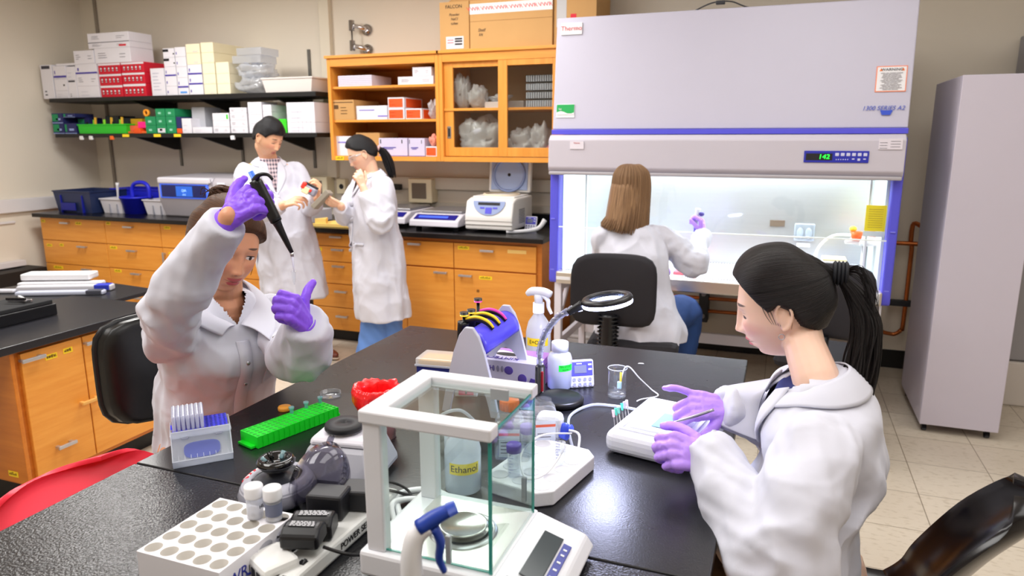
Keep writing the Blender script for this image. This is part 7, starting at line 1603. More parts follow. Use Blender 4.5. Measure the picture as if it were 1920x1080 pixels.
# ================================================================ woman at the left with the pipette
DG=math.radians
SK_L = skin_mat('skin_tan',(206,146,112),lip=(178,72,78),eye='open',lash=.002,smile=9.,blush=(205,110,90)); SK_R = skin_mat('skin_fair',(240,200,178),lip=(214,104,112),eye='down',lash=.0036); SK_M = skin_mat('skin_man',(224,172,138),lip=(190,110,98),eye='down'); SK_W = skin_mat('skin_pale',(236,190,162),lip=(204,110,104),eye='down')
H_DK = hair_mat('hair_black',(7,5,6),(34,24,24),.34); H_BK = hair_mat('hair_jet',(7,7,9),(24,22,28),.4); H_BR = hair_mat('hair_brown',(38,20,11),(112,70,40),.45); H_LB = hair_mat('hair_light_brown',(84,58,40),(196,156,116),.42,(70,1.6))
def person_L():
    t = thing('person','person in a white lab coat and violet gloves holding up a pipette at the left','person',(-1.50,1.5,0))
    t.matrix_world = Matrix.Identity(4); t.location=(0,0,0)
    T = Torso((-1.370,1.455,1.180),DG(-28),DG(6)); Mh = head_matrix((-1.340,1.442,1.322),DG(-22),DG(14),DG(-10),1.0)
    RS,RE,RW = V((-1.415,1.31,1.105)),V((-1.275,1.215,1.245)),V((-1.101,1.187,1.417)); LS,LE,LW = V((-1.295,1.575,1.105)),V((-1.115,1.43,1.060)),V((-1.026,1.345,1.172))
    mb=MB(); head_mesh(mb,Mh)
    limb(mb,[T.p(0,-.015,-.06),T.p(0,-.012,.0),T.p(0,.005,.045),Mh@V((0,-.012,-.055))],[.058,.050,.046,.048],20)
    limb(mb,[V((-1.50,1.50,.74)),V((-1.46,1.49,.88)),V((-1.41,1.47,1.0)),T.p(0,-.01,-.03)],[.09,.08,.085,.065],24,aspect=1.25,up=T.f)
    limb(mb,[T.p(.0,-.01,-.05),RS,RE,RW,RW+(RW-RE).normalized()*.03],[.045,.036,.028,.022,.022]); limb(mb,[T.p(0,-.01,-.05),LS,LE,LW.lerp(LE,.3)],[.045,.036,.028,.016])
    limb(mb,[V((-1.52,1.43,.72)),V((-1.2,1.27,.66)),V((-1.12,1.24,.62))],[.085,.065,.055]); limb(mb,[V((-1.46,1.56,.72)),V((-1.16,1.42,.66)),V((-1.08,1.38,.62))],[.085,.065,.055])
    for x,y in ((-1.12,1.24),(-1.08,1.38)): limb(mb,[V((x,y,.62)),V((x-.04,y,.35)),V((x-.06,y,.08)),V((x+.05,y-.03,.04))],[.055,.05,.035,.035])
    finish_body(t,mb,.0028,SK_L,Mh)
    def line(x,y):
        pts=[(-.2,-.075),(-.08,-.070),(-.045,-.055),(-.02,-.012),(.0,.012),(.03,.018),(.05,.035),(.07,.060),(.1,.070)]
        for (a,b_),(c,d_) in zip(pts[:-1],pts[1:]):
            if y<=c: return b_+(d_-b_)*max(0,(y-a))/(c-a)
        return .07
    flow=lambda p:( math.atan2(p.x,p.z-.02+1e-5)+.15*p.y*10, p.y*6, 0)
    hc=hair_cap('hair',t,Mh,H_BR,line,lambda x,y,z:.013+.006*sst(.0,.1,z),flow,wob=.35)
    # messy bun with loose loops
    ls=[]; rs=random.Random(4); C0=Mh@V((-.004,-.075,.112)); 
    for k in range(46):
        a=rs.uniform(0,2*PI); tl=rs.uniform(-.9,.9); r=rs.uniform(.018,.031); u=V((math.cos(a),math.sin(a),tl)).normalized(); v=u.orthogonal().normalized(); w_=u.cross(v)
        ph=rs.uniform(0,6); ls.append(([C0+v*(r*math.cos(ph+q))+w_*(r*math.sin(ph+q))+u*rs.uniform(-.008,.008) for q in (0,.8,1.6,2.4,3.2)],[.002,.005,.006,.005,.0015]))
    for k in range(7): 
        p0=Mh@V((rs.uniform(-.05,.02),rs.uniform(-.06,-.02),.115)); ls.append(([p0,p0+V((rs.uniform(-.04,0),rs.uniform(-.03,.0),.028)),p0+V((rs.uniform(-.06,-.02),rs.uniform(-.04,0),.012))],[.0016,.0014,.0008]))
    for k in range(5): x=-.074-.002*k; ls.append(([Mh@V((x,.01-.012*k,.02)),Mh@V((x-.012,.008-.012*k,-.03)),Mh@V((x-.006,.015-.012*k,-.07))],[.002,.0014,.0006]))
    locks('hair_bun',t,H_BR,ls)
    def build(b):
        secs=[(V((-1.53,1.52,.63)),T.l*.155,T.f0*.140),(V((-1.50,1.505,.78)),T.l*.150,T.f0*.130),(V((-1.455,1.49,.92)),T.l*.150,T.f0*.125),(T.p(0,.002,-.16),T.l*.160,T.f*.120),(T.p(0,-.004,-.09),T.l*.165,T.f*.105),(T.p(0,-.008,-.045),T.l*.155,T.f*.092),(T.p(0,-.008,-.010),T.l*.095,T.f*.078),(T.p(0,-.008,.022),T.l*.062,T.f*.062)]
        coat_torso(b,[s+(2.4,) for s in secs],amp=.055,seed=1)
        cloth_tube(b,[T.p(-.10,-.01,-.075),RS,RS.lerp(RE,.5)+V((-.006,-.004,-.006)),RE+V((-.004,-.004,.0)),RE.lerp(RW,.55)+V((-.006,0,0)),RW],[.055,.062,.064,.058,.045,.042],amp=.08,seed=2,bends=[(.50,.16,26)])
        cloth_tube(b,[T.p(.10,-.01,-.075),LS,LS.lerp(LE,.5)+V((0,.0,-.01)),LE+V((.0,.006,-.006)),LE.lerp(LW,.5)+V((.004,0,0)),LW],[.055,.064,.062,.060,.054,.046],amp=.09,seed=3,bends=[(.6,.15,26)])
        b.tube([RW-(RW-RE).normalized()*.02,RW+(RW-RE).normalized()*.012],[.041,.042],36,sub=2); b.tube([LW-(LW-LE).normalized()*.03,LW-(LW-LE).normalized()*.0],[.048,.048],36,sub=2)
    vn=lambda c:(lambda l,u,f: 0<f<.15 and u<.06 and u>-.048 and abs(l)<.036*(u+.048)/.06+.0)( (c-T.n).dot(T.l),(c-T.n).dot(T.u),(c-T.n).dot(T.f) )
    coat,bvh=make_coat(t,build,.0055,2,vn,.0016,seed=1)
    placket(coat,T,bvh,-.085,-.33,x=.004); studs(coat,T,bvh,[(.008,-.14),(.010,-.21)],.0055)
    strip(coat,'pocket_seam',[T.surf(bvh,.062+.012*k,-.125,.004) for k in range(8)],[T.surf(bvh,.062+.012*k,-.130,.0045) for k in range(8)],m_coat,.003,2,0); strip(coat,'pocket_seam',[T.surf(bvh,.062,-.125-.015*k,.004) for k in range(8)],[T.surf(bvh,.0655,-.125-.015*k,.0045) for k in range(8)],m_coat,.002,2,0)
    # wide open collar leaves
    for s in (-1,1):
        inn=[T.p(-s*.0,-.068,.045),T.p(s*.052,-.045,.040),T.p(s*.068,.0,.018),T.p(s*.052,.052,-.012),T.surf(bvh,s*.008,-.046,.006)]
        out=[T.p(s*.01,-.092,.004),T.p(s*.085,-.062,.000),T.p(s*.112,.0,-.022),T.surf(bvh,s*.092,-.034,.010),T.surf(bvh,s*.044,-.066,.009)]
        out=[o if i>2 else (lambda h:h[0]+h[1]*.007)(bvh.find_nearest(o)) for i,o in enumerate(out)]
        strip(coat,'collar',inn,out,m_coat,.0035,10,.008,T.u); studs(coat,T,bvh,[(s*.050,-.054)],.005)
    # gloves
    MR=hframe(RW+(RW-RE).normalized()*.016+V((0,0,.004)),cdir(.78,.62,.05),cdir(-.25,.25,.95))
    glove(t,MR,-1,[(.95,1.3,.7),(1.15,1.4,.8),(1.2,1.45,.85),(1.25,1.5,.9)],[(.85,.45,-.25),(.75,.6,-.25),(.45,.8,-.45)],m_glove,RE,.88,1.16,seed=1,cuff=.04)
    ML=hframe(LW+V((-.002,.004,-.006)),cdir(-.28,.62,.72),cdir(.95,-.05,.30))
    glove(t,ML,1,[(1.05,1.5,.7),(1.25,1.65,.9),(1.3,1.7,1.0),(1.35,1.7,1.0)],[(.75,.55,.0),(.95,.25,.05),(.98,.1,.25)],m_glove,LW+V((-.01,.02,-.10)),.86,1.16,seed=2,cuff=.03)
    return MR,ML
ML_=person_L()
t = thing('pipette','black single channel pipette held in the violet glove of the seated woman','pipette',(-1.04,1.20,1.3)); t.location=(0,0,0)
a,b_,c_,d_ = V((-1.040,1.222,1.512)),V((-1.006,1.238,1.425)),V((-.990,1.262,1.355)),V((-.984,1.258,1.312))
obj('pipette_body', MB().tube([a,a.lerp(b_,.5),b_],[.013,.0135,.0125],16,sub=4), m_blackpl, t); obj('shaft', MB().tube([b_,b_.lerp(c_,.15),c_],[.012,.0085,.0045],14,sub=3), m_blackpl, t)
obj('tip_cone', MB().tube([c_,c_.lerp(d_,.22)],[.0045,.0035],12,sub=1), m_metal, t); obj('tip', MB().tube([c_.lerp(d_,.2),d_],[.0036,.0009],10,sub=2), tipm, t)
obj('plunger', MB().cyl(a,a+(a-b_).normalized()*.02,.006,n=12), mat('plunger_blue',(70,120,230),.4), t); obj('finger_hook', MB().tube([a,a+cdir(.016,.008,.02),a+cdir(.034,.008,.022),a+cdir(.044,-.002,.02)],[.008,.0045,.0035,.003],10,sub=5), m_blackpl, t)
t = thing('microtube','small clear tube held up between finger and thumb under the pipette tip','tube',(-.984,1.256,1.285)); obj('tube_body', MB().lathe([(.001,0),(.004,.008),(.0052,.028),(.0065,.030),(.0045,.030)],14), m_clr, t)
# ================================================================ woman with the ponytail at the right
def person_R():
    t = thing('person','person with a long black ponytail and lilac gloves bending over the white foam lid','person',(0,0,0))
    T = Torso((.078,1.465,1.118),DG(180),DG(8)); Mh = head_matrix((.012,1.56,1.252),DG(181),DG(15),0,.95)
    LS,LE,LW = V((.088,1.270,1.042)),V((.030,1.165,.905)),V((-.100,1.345,1.000)); RS,RE,RW = V((.085,1.62,1.03)),V((.055,1.635,.955)),V((-.088,1.525,1.028))
    mb=MB(); head_mesh(mb,Mh)
    limb(mb,[T.p(0,-.02,-.06),T.p(0,-.015,.0),(T.p(0,.0,.04)+Mh@V((0,-.035,-.06)))/2+V((0,0,.0)),Mh@V((0,-.028,-.045))],[.058,.046,.040,.046],20)
    limb(mb,[V((.115,1.36,.76)),V((.10,1.39,.86)),V((.085,1.42,.98)),T.p(0,-.01,-.04)],[.09,.075,.075,.06],24,aspect=1.25,up=T.f)
    limb(mb,[T.p(0,-.01,-.05),LS,LE,LW.lerp(LE,.25)],[.035,.035,.034,.024]); limb(mb,[T.p(0,-.01,-.05),RS,RE,RW.lerp(RE,.3)],[.035,.035,.034,.024])
    for y in (1.25,1.42): limb(mb,[V((.13,y,.74)),V((-.05,y,.76)),V((-.22,y,.75)),V((-.22,y,.5)),V((-.20,y,.3)),V((-.28,y,.26))],[.085,.075,.058,.05,.036,.033])
    finish_body(t,mb,.0026,SK_R,Mh)
    def line(x,y):
        pts=[(-.2,-.070),(-.085,-.066),(-.055,-.058),(-.035,-.040),(-.022,-.005),(.0,.012),(.022,.002),(.036,.020),(.052,.045),(.066,.066),(.1,.076)]
        for (a,b_),(c,d_) in zip(pts[:-1],pts[1:]):
            if y<=c: return b_+(d_-b_)*max(0,(y-a))/(c-a)
        return .076
    tie=V((0,-.125,.045))
    def flow(p): d=p-tie; return (math.atan2(d.z,math.copysign(abs(d.x)+.02,d.x)*1.2)*1.3, d.length*5, p.x*3)
    hair_cap('hair',t,Mh,H_DK,line,lambda x,y,z:.012+.010*sst(.02,.11,z)*sst(-.12,.02,y)+.004,flow,150,110,wob=.12)
    rs=random.Random(9); ls=[]
    # pulled back strands over the shell
    for k in range(230):
        a=rs.uniform(-.15,PI+.15); y0=rs.uniform(-.02,.066); d=V((math.cos(a)*rs.uniform(.95,1.0),0,math.sin(a))); P=[]
        ok=True
        for q in range(6):
            w_=q/5; y=y0*(1-w_)+(-.112)*w_; sc=math.sqrt(max(.03,1-((y+.0)/.118)**2)); zc=.015*w_+.03*w_
            p=V((d.x*.080*sc*(1-.35*w_),y,d.z*(.128)*sc*(1-.35*w_)+zc-.004))
            if q==0 and p.z<line(p.x,p.y)+.002: ok=False;break
            P.append(Mh@p)
        if ok: P.append(Mh@tie); ls.append((P,[.0006,.0011,.0013,.0013,.0014,.0016,.003]))
    for k in range(10):
        x=-.072; ls.append(([Mh@V((x,.035-.006*k,.03-.012*k*0)),Mh@V((x-.006,.028-.006*k,-.0)),Mh@V((x-.004,.02-.004*k,-.02-.002*k))],[.0008,.0007,.0003]))
    locks('hair_strand',t,H_DK,ls,5)
    # ponytail
    B0=Mh@V((0,-.128,.048)); path=[B0,V((.152,1.555,1.290)),V((.176,1.535,1.235)),V((.170,1.505,1.150)),V((.160,1.475,1.070)),V((.150,1.455,1.010))]; wid=[.010,.022,.030,.032,.028,.018]
    ls=[]
    for k in range(330):
        a=rs.uniform(0,2*PI); r=math.sqrt(rs.uniform(0,1)); e=rs.uniform(.72,1.08); pts=[];rad=[]
        for q,(p,w_) in enumerate(zip(path,wid)):
            tq=q/5; j=.003*q; fr_=V((math.cos(a)*r*w_*.85,math.sin(a)*r*w_*1.0,0)); pp=p+fr_+V((rs.uniform(-j,j),rs.uniform(-j,j),0)); 
            if q==5: pp=pp+V((0,0,(1-e)*.16))
            pts.append(pp); rad.append((.0024,.0024,.0023,.0022,.0016,.0004)[q]*rs.uniform(.7,1.2))
        ls.append((pts,rad))
    for k in range(30):
        s0=B0+V((.012,0,.004)); ls.append(([s0,s0+V((.028+rs.uniform(-.006,.006),-.01,.008+rs.uniform(-.02,.008))),s0+V((.052+rs.uniform(-.012,.012),-.03,-.02-.002*k)),s0+V((.060+rs.uniform(-.014,.01),-.05,-.07-.003*k))],[.0010,.0007,.0005,.0003]))
    pt=locks('ponytail',t,H_DK,ls,6)
    b=MB()
    for k in range(4): b.lathe([(.021,-.004),(.026,0),(.021,.004),(.016,0)],24,closed=True,M=Matrix.Translation(B0+V((-.006+.007*k,0,.001)))@Matrix.Rotation(PI/2,4,'Y'))
    obj('hair_tie',b,mat('tie_black',(22,24,32),.7),pt)
    er=Mh@V((-.079,.006,-.050)); obj('earring',MB().lathe([(.0055,-.0008),(.0066,0),(.0055,.0008),(.0047,0)],20,closed=True,M=Matrix.Translation(er)@Matrix.Rotation(PI/2,4,'X')),m_metal,t)
    # navy shirt
    b=MB(); coat_torso(b,[(V((.062,1.385,.86)),T.l*.12,T.f*.075,2.4),(T.p(0,-.004,-.18),T.l*.145,T.f*.100,2.4),(T.p(0,-.008,-.07),T.l*.128,T.f*.092,2.4),(T.p(0,-.006,-.025),T.l*.085,T.f*.077,2.4),(T.p(0,-.004,.004),T.l*.060,T.f*.062,2.4)],60,.01,4); obj('shirt',remesh(b,.005,2),mat('navy_shirt',(34,44,104),.8),t)
    b=MB()
    for y in (1.25,1.42): cloth_tube(b,[V((.14,y,.735)),V((-.05,y,.75)),V((-.225,y,.75)),V((-.22,y,.5)),V((-.20,y,.3))],[.10,.09,.075,.065,.06],amp=.06,seed=9,bends=[(.45,.1,20)])
    obj('trousers',remesh(b,.007,2),mat('brown_trousers',(122,92,66),.85),t)
    def build(b):
        secs=[(V((.085,1.36,.64)),T.l*.185,T.f0*.13),(V((.070,1.365,.78)),T.l*.175,T.f0*.115),(V((.062,1.38,.88)),T.l*.168,T.f*.112),(T.p(0,-.012,-.17),T.l*.176,T.f*.114),(T.p(0,-.012,-.10),T.l*.178,T.f*.104),(T.p(0,-.016,-.05),T.l*.160,T.f*.100),(T.p(0,-.016,-.012),T.l*.100,T.f*.082),(T.p(0,-.016,.020),T.l*.065,T.f*.064)]
        coat_torso(b,[s+(2.4,) for s in secs],amp=.05,seed=5)
        cloth_tube(b,[T.p(.10,-.015,-.075),LS+V((0,.01,0)),LS.lerp(LE,.5)+V((.004,-.012,.002)),LE+V((.012,-.006,-.010)),LE.lerp(LW,.45)+V((.0,-.004,-.008)),LW],[.054,.066,.074,.074,.063,.049],amp=.09,seed=6,bends=[(.55,.15,24)])
        cloth_tube(b,[T.p(-.10,-.015,-.075),RS,RS.lerp(RE,.5),RE,RE.lerp(RW,.5),RW],[.060,.072,.074,.066,.054,.041],amp=.06,seed=7,bends=[(.55,.14,24)])
    def vn(c):
        q=c-T.n; l,u,f=q.dot(T.l),q.dot(T.u),q.dot(T.f); return 0<f<.122 and -.12<u<.06 and abs(l)<.056*(u+.12)/.13
    coat,bvh=make_coat(t,build,.0052,2,vn,.0014,seed=5)
    collar_and_lapels(coat,T,bvh,.12,.064,.06,.060,mt=m_coat)
    ML=hframe(LW-(LW-LE).normalized()*.020,cdir(-.93,.22,.0),cdir(.0,.45,.85))
    glove(t,ML,1,[(.95,1.1,.5),(1.05,1.3,.7),(1.1,1.35,.8),(1.15,1.4,.8)],[(.65,.7,-.25),(.35,.9,-.3),(.0,1,-.35)],m_glove_l,LE,.93,1.06,splay=(.03,0,-.03,-.06),seed=3,cuff=.05)
    MR=hframe(RW-(RW-RE).normalized()*.012,cdir(-.98,.05,.10),cdir(.10,.62,.72))
    glove(t,MR,-1,[(.85,.45,.2),(1.0,1.2,.7),(.9,1.25,.7),(-.05,.35,.2)],[(.75,.6,-.3),(.6,.8,-.2),(.5,.9,-.1)],m_glove_l,RE,.93,1.05,splay=(.15,.02,-.05,-.35),seed=4,cuff=.075)
    return ML,MR
_r=person_R()
t = thing('tweezers','fine steel tweezers pinched in the lilac gloves over the foam lid','tweezers',(0,0,0))
obj('tine', MB().tube([(-.100,1.445,1.048),(-.145,1.435,1.028),(-.185,1.43,1.012)],[.0028,.0024,.0008],8,sub=4), m_metal, t); obj('tine', MB().tube([(-.100,1.448,1.046),(-.145,1.445,1.023),(-.186,1.431,1.010)],[.0028,.0024,.0008],8,sub=4), m_metal, t)
# ================================================================ people at the back
def bare_hand(mb, M, side, curls, thumb, s=1., fat=.92, splay=(.06,0,-.05,-.14)): hand_into(mb,M,side,curls,thumb,splay,s,fat,10)
def capline(pts,top):
    def f(x,y):
        for (a,b_),(c,d_) in zip(pts[:-1],pts[1:]):
            if y<=c: return b_+(d_-b_)*max(0,(y-a))/(c-a)
        return top
    return f
def shoe(parent,loc,az,mt,sole):
    M=Matrix.Translation(V(loc))@Matrix.Rotation(az,4,'Z'); b=MB(); b.ell((.06,0,.035),(.13,.045,.035),M=M); b.ell((-.02,0,.05),(.055,.042,.05),M=M); s=obj('shoe',remesh(b,.006,2),mt,parent); obj('sole',MB().ell((.045,0,.012),(.148,.05,.014),M=M),sole,s)
def person_M():
    t = thing('person','dark haired person in a white coat and checked shirt holding a red and black device','person',(0,0,0))
    T = Torso((-3.425,4.185,1.43),DG(-38),DG(6)); Mh = head_matrix((-3.385,4.145,1.592),DG(-4),DG(24),DG(-6),1.06)
    RS,RE,RW = V((-3.55,4.055,1.355)),V((-3.40,3.90,1.13)),V((-3.035,3.875,1.168)); RW=V((-3.08,3.885,1.165)); RE=V((-3.36,3.86,1.07))
    LS,LE,LW = V((-3.30,4.32,1.355)),V((-3.15,4.26,1.12)),V((-2.925,4.04,1.20))
    mb=MB(); head_mesh(mb,Mh,nu=120,nv=90); limb(mb,[T.p(0,-.02,-.05),T.p(0,-.01,.02),Mh@V((0,-.02,-.06))],[.066,.060,.058],18)
    limb(mb,[V((-3.38,4.20,.95)),V((-3.41,4.20,1.1)),T.p(0,-.01,-.12),T.p(0,-.015,-.04)],[.12,.105,.10,.07],22,aspect=1.3,up=T.f)
    limb(mb,[T.p(0,0,-.06),RS,RE,RW],[.045,.04,.036,.027]); limb(mb,[T.p(0,0,-.06),LS,LE,LW],[.045,.04,.036,.027])
    MR=hframe(RW,cdir(.92,.30,.25),cdir(-.35,.55,.70)); bare_hand(mb,MR,-1,[(.6,.7,.4),(.7,.85,.5),(.8,1.0,.6),(.9,1.1,.6)],[(.6,.8,-.4),(.3,.9,-.5),(.1,.9,-.5)],1.05)
    ML=hframe(LW,cdir(.25,.75,.5),cdir(.9,-.1,-.2)); bare_hand(mb,ML,1,[(.9,1.0,.5),(1,1.1,.6),(1.0,1.1,.6),(1.0,1.1,.6)],[(.5,.8,-.4),(.3,.9,-.4),(.1,.9,-.4)],1.05)
    for s,(x,y) in ((-1,(-3.34,4.14)),(1,(-3.28,4.22))): limb(mb,[V((x,y,.9)),V((x+.03,y,.5)),V((x+.05,y,.10))],[.075,.055,.04])
    finish_body(t,mb,.0038,SK_M,Mh)
    ln=capline([(-.2,-.055),(-.07,-.05),(-.04,-.03),(-.015,.01),(.01,.018),(.035,.01),(.05,.035),(.065,.05),(.1,.052)],.052)
    hair_cap('hair',t,Mh,H_BK,ln,lambda x,y,z:.012+.014*sst(.03,.11,z)+.006*sst(.02,.08,y),lambda p:(math.atan2(p.x,p.z+.02),p.y*6,p.z*4),110,80,soft=.008,wob=.3)
    # checked shirt
    ck=bpy.data.materials.new('checked_shirt'); ck.use_nodes=True; nt=ck.node_tree; E=NE(nt); tc=nt.nodes.new('ShaderNodeTexCoord'); sp=nt.nodes.new('ShaderNodeSeparateXYZ'); nt.links.new(tc.outputs['Object'],sp.inputs[0])
    a=E.m('SINE',E.m('MULTIPLY',E.m('ADD',sp.outputs[0],sp.outputs[1]),230)); b_=E.m('SINE',E.m('MULTIPLY',sp.outputs[2],230)); k=E.m('MULTIPLY_ADD',E.m('ADD',a,b_),.3,.45)
    r=nt.nodes.new('ShaderNodeValToRGB'); r.color_ramp.elements[0].color=lin((34,38,66)); r.color_ramp.elements[1].color=lin((214,190,196)); r.color_ramp.elements[1].position=.8; nt.links.new(k,r.inputs[0]); nt.links.new(r.outputs[0],nt.nodes['Principled BSDF'].inputs['Base Color'])
    b=MB(); coat_torso(b,[(V((-3.40,4.19,1.05)),T.l*.15,T.f*.11,2.4),(T.p(0,0,-.16),T.l*.17,T.f*.135,2.4),(T.p(0,-.004,-.07),T.l*.15,T.f*.112,2.4),(T.p(0,-.006,-.02),T.l*.095,T.f*.090,2.4),(T.p(0,-.004,.03),T.l*.068,T.f*.068,2.4)],60,.01,4); obj('shirt',remesh(b,.006,2),ck,t)
    b=MB()
    for (x,y) in ((-3.34,4.14),(-3.27,4.22)): cloth_tube(b,[V((x,y,.9)),V((x+.03,y,.5)),V((x+.05,y,.07))],[.085,.07,.06],amp=.05,seed=3)
    obj('trousers',remesh(b,.008,2),mat('grey_trousers',(60,60,70),.85),t)
    shoe(t,(-3.13,4.27,0.004),DG(-20),mat('brown_shoe',(110,52,36),.4),mat('shoe_sole',(200,180,160),.5)); shoe(t,(-3.30,4.09,0.004),DG(-60),mat('brown_shoe',(110,52,36),.4),mat('shoe_sole',(200,180,160),.5))
    def build(b):
        hc=V((-3.27,4.19,.47))
        secs=[(hc,T.l*.225,T.f0*.205),(V((-3.30,4.19,.70)),T.l*.215,T.f0*.185),(V((-3.34,4.19,.95)),T.l*.205,T.f0*.165),(V((-3.385,4.195,1.15)),T.l*.20,T.f0*.155),(T.p(0,0,-.15),T.l*.190,T.f*.14),(T.p(0,-.004,-.085),T.l*.182,T.f*.116),(T.p(0,-.01,-.038),T.l*.150,T.f*.102),(T.p(0,-.01,-.004),T.l*.095,T.f*.086),(T.p(0,-.01,.03),T.l*.072,T.f*.070)]
        coat_torso(b,[s+(2.4,) for s in secs],amp=.05,seed=11,freq=(3.0,.8))
        cloth_tube(b,[T.p(-.11,-.01,-.08),RS,RS.lerp(RE,.5)+V((-.01,0,0)),RE,RE.lerp(RW,.5),RW+(RE-RW)*.1],[.052,.060,.064,.066,.057,.047],amp=.09,seed=12,bends=[(.55,.15,24)])
        cloth_tube(b,[T.p(.11,-.01,-.08),LS,LS.lerp(LE,.5),LE,LE.lerp(LW,.5),LW+(LE-LW)*.1],[.052,.060,.064,.066,.057,.047],amp=.09,seed=13,bends=[(.55,.15,24)])
    vn=lambda c:(lambda l,u,f: 0<f<.17 and -.20<u<.08 and abs(l)<.072*(u+.20)/.22)((c-T.n).dot(T.l),(c-T.n).dot(T.u),(c-T.n).dot(T.f))
    coat,bvh=make_coat(t,build,.0085,2,vn,.0018,seed=11); collar_and_lapels(coat,T,bvh,.20,.075,.06,.07); placket(coat,T,bvh,-.20,-.85,x=.0,n=20); studs(coat,T,bvh,[(.005,-.24),(.005,-.36),(.005,-.48)],.007); patch_pocket(coat,T,bvh,.03,.16,-.72,-.52); patch_pocket(coat,T,bvh,-.17,-.04,-.72,-.52)
    return MR
mM=person_M()
t = thing('handheld_device','red and black device with a cream front held by the dark haired man','device',(0,0,0))
T0=Matrix.Translation((-2.905,3.925,1.262))@basis(cdir(.86,-.45,.1).normalized(),cdir(.45,.86,0).normalized(),cdir(-.1,.0,1).normalized(),V((0,0,0)))
obj('device_body', MB().box((0,0,0),(.10,.055,.05),.012,0,T0), mat('device_grey',(150,152,170),.4), t); obj('front_panel', MB().box((-.012,-.012,.027),(.05,.045,.012),.006,0,T0), mat('device_cream',(232,214,170),.5), t); obj('red_grip', MB().box((-.038,.012,.012),(.03,.045,.05),.008,0,T0).box((.02,.0,.03),(.014,.02,.012),.003,0,T0), mat('device_red',(240,52,40),.4), t); obj('black_cap', MB().box((.0,.033,.0),(.09,.014,.046),.005,0,T0), m_blackpl, t)
def person_W():
    t = thing('person','person in safety glasses holding a grey block, other hand at the collar','person',(0,0,0))
    T = Torso((-2.60,4.18,1.352),DG(-128),DG(6)); Mh = head_matrix((-2.638,4.150,1.488),DG(-140),DG(24),DG(4),.98)
    LS,LE,LW = V((-2.455,4.075,1.285)),V((-2.43,3.995,1.075)),V((-2.535,3.985,1.285)); RS,RE,RW = V((-2.735,4.285,1.285)),V((-2.765,4.13,1.07)),V((-2.700,3.97,1.165))
    mb=MB(); head_mesh(mb,Mh,nu=120,nv=90); limb(mb,[T.p(0,-.02,-.05),T.p(0,-.01,.02),Mh@V((0,-.02,-.06))],[.060,.052,.050],18)
    limb(mb,[V((-2.56,4.17,.9)),V((-2.58,4.18,1.05)),T.p(0,0,-.1),T.p(0,-.01,-.03)],[.13,.11,.11,.075],22,aspect=1.25,up=T.f)
    limb(mb,[T.p(0,0,-.05),LS,LE,LW],[.045,.045,.036,.024]); limb(mb,[T.p(0,0,-.05),RS,RE,RW],[.045,.045,.036,.024])
    ML=hframe(LW,cdir(-.25,.9,.2),cdir(.5,.0,.85)); bare_hand(mb,ML,1,[(.5,1.1,.5),(.8,1.3,.6),(1,1.3,.7),(1,1.3,.7)],[(.7,.8,-.2),(.3,1,-.2),(.2,1,-.2)],.9)
    MR=hframe(RW,cdir(-.85,.30,.40),cdir(.25,-.8,.50)); bare_hand(mb,MR,-1,[(.5,.7,.4),(.55,.8,.4),(.6,.8,.4),(.6,.8,.4)],[(.8,.6,-.3),(.5,.9,-.4),(.3,.9,-.5)],.92)
    for (x,y) in ((-2.56,4.09),(-2.50,4.18)): limb(mb,[V((x,y,.9)),V((x,y,.5)),V((x-.01,y,.10))],[.085,.055,.042])
    finish_body(t,mb,.0038,SK_W,Mh)
    ln=capline([(-.2,-.06),(-.07,-.055),(-.04,-.03),(-.018,.005),(.005,.02),(.03,.03),(.05,.05),(.065,.068),(.1,.074)],.074)
    hair_cap('hair',t,Mh,H_BK,ln,lambda x,y,z:.013+.006*sst(.03,.11,z),lambda p:(math.atan2(p.x,p.z+.02),p.y*6,p.z*4),110,80,wob=.15)
    B0=Mh@V((0,-.112,.0)); rs=random.Random(2); ls=[]
    for k in range(80):
        o=V((rs.uniform(-.012,.012),rs.uniform(-.012,.012),rs.uniform(-.01,.01))); ls.append(([B0+o*.5,B0+V((.035,.03,-.03))+o*1.6,B0+V((.060,.045,-.10))+o*2,B0+V((.085,.05,-.19))+o*1.5],[.004,.005,.005,.001]))
    pt=locks('ponytail',t,H_BK,ls,6)
    obj('hair_tie',MB().lathe([(.016,-.010),(.024,0),(.016,.010),(.010,0)],16,closed=True,M=Matrix.Translation(B0+V((.008,.006,-.004)))@V((.7,.5,-.4)).to_track_quat('Z','Y').to_matrix().to_4x4()),mat('scrunchie',(222,176,176),.8),pt)
    # safety glasses
    g=MB(); g.grid(lambda u,v:tuple(Mh@V((math.sin((u-.5)*2.5)*.074,.030+math.cos((u-.5)*2.5)*.062+.008*(1-v),-.020+v*.036))),24,6); go=obj('safety_glasses',g,clear('goggle_clear',(240,240,242),1.,.12,.05),t)
    b=MB(); 
    for s in (-1,1): b.tube([Mh@V((s*.070,.050,.008)),Mh@V((s*.077,.02,.006)),Mh@V((s*.078,-.015,.002))],[.005,.004,.003],8,sub=3,aspect=.5)
    b.tube([Mh@V((math.sin(a)*.075,.030+math.cos(a)*.063,.017)) for a in [(-1.25+.25*k) for k in range(11)]],.0022,6,sub=2); obj('glasses_frame',b,clear('frame_milky',(240,240,242),1.,.7,.2),go)
    b=MB(); coat_torso(b,[(V((-2.58,4.18,1.0)),T.l*.13,T.f*.10,2.4),(T.p(0,0,-.14),T.l*.145,T.f*.112,2.4),(T.p(0,-.004,-.06),T.l*.125,T.f*.095,2.4),(T.p(0,-.006,-.02),T.l*.08,T.f*.08,2.4),(T.p(0,-.004,.0),T.l*.060,T.f*.062,2.4)],60,.01,4); obj('shirt',remesh(b,.006,2),mat('olive_shirt',(108,118,62),.8),t)
    b=MB()
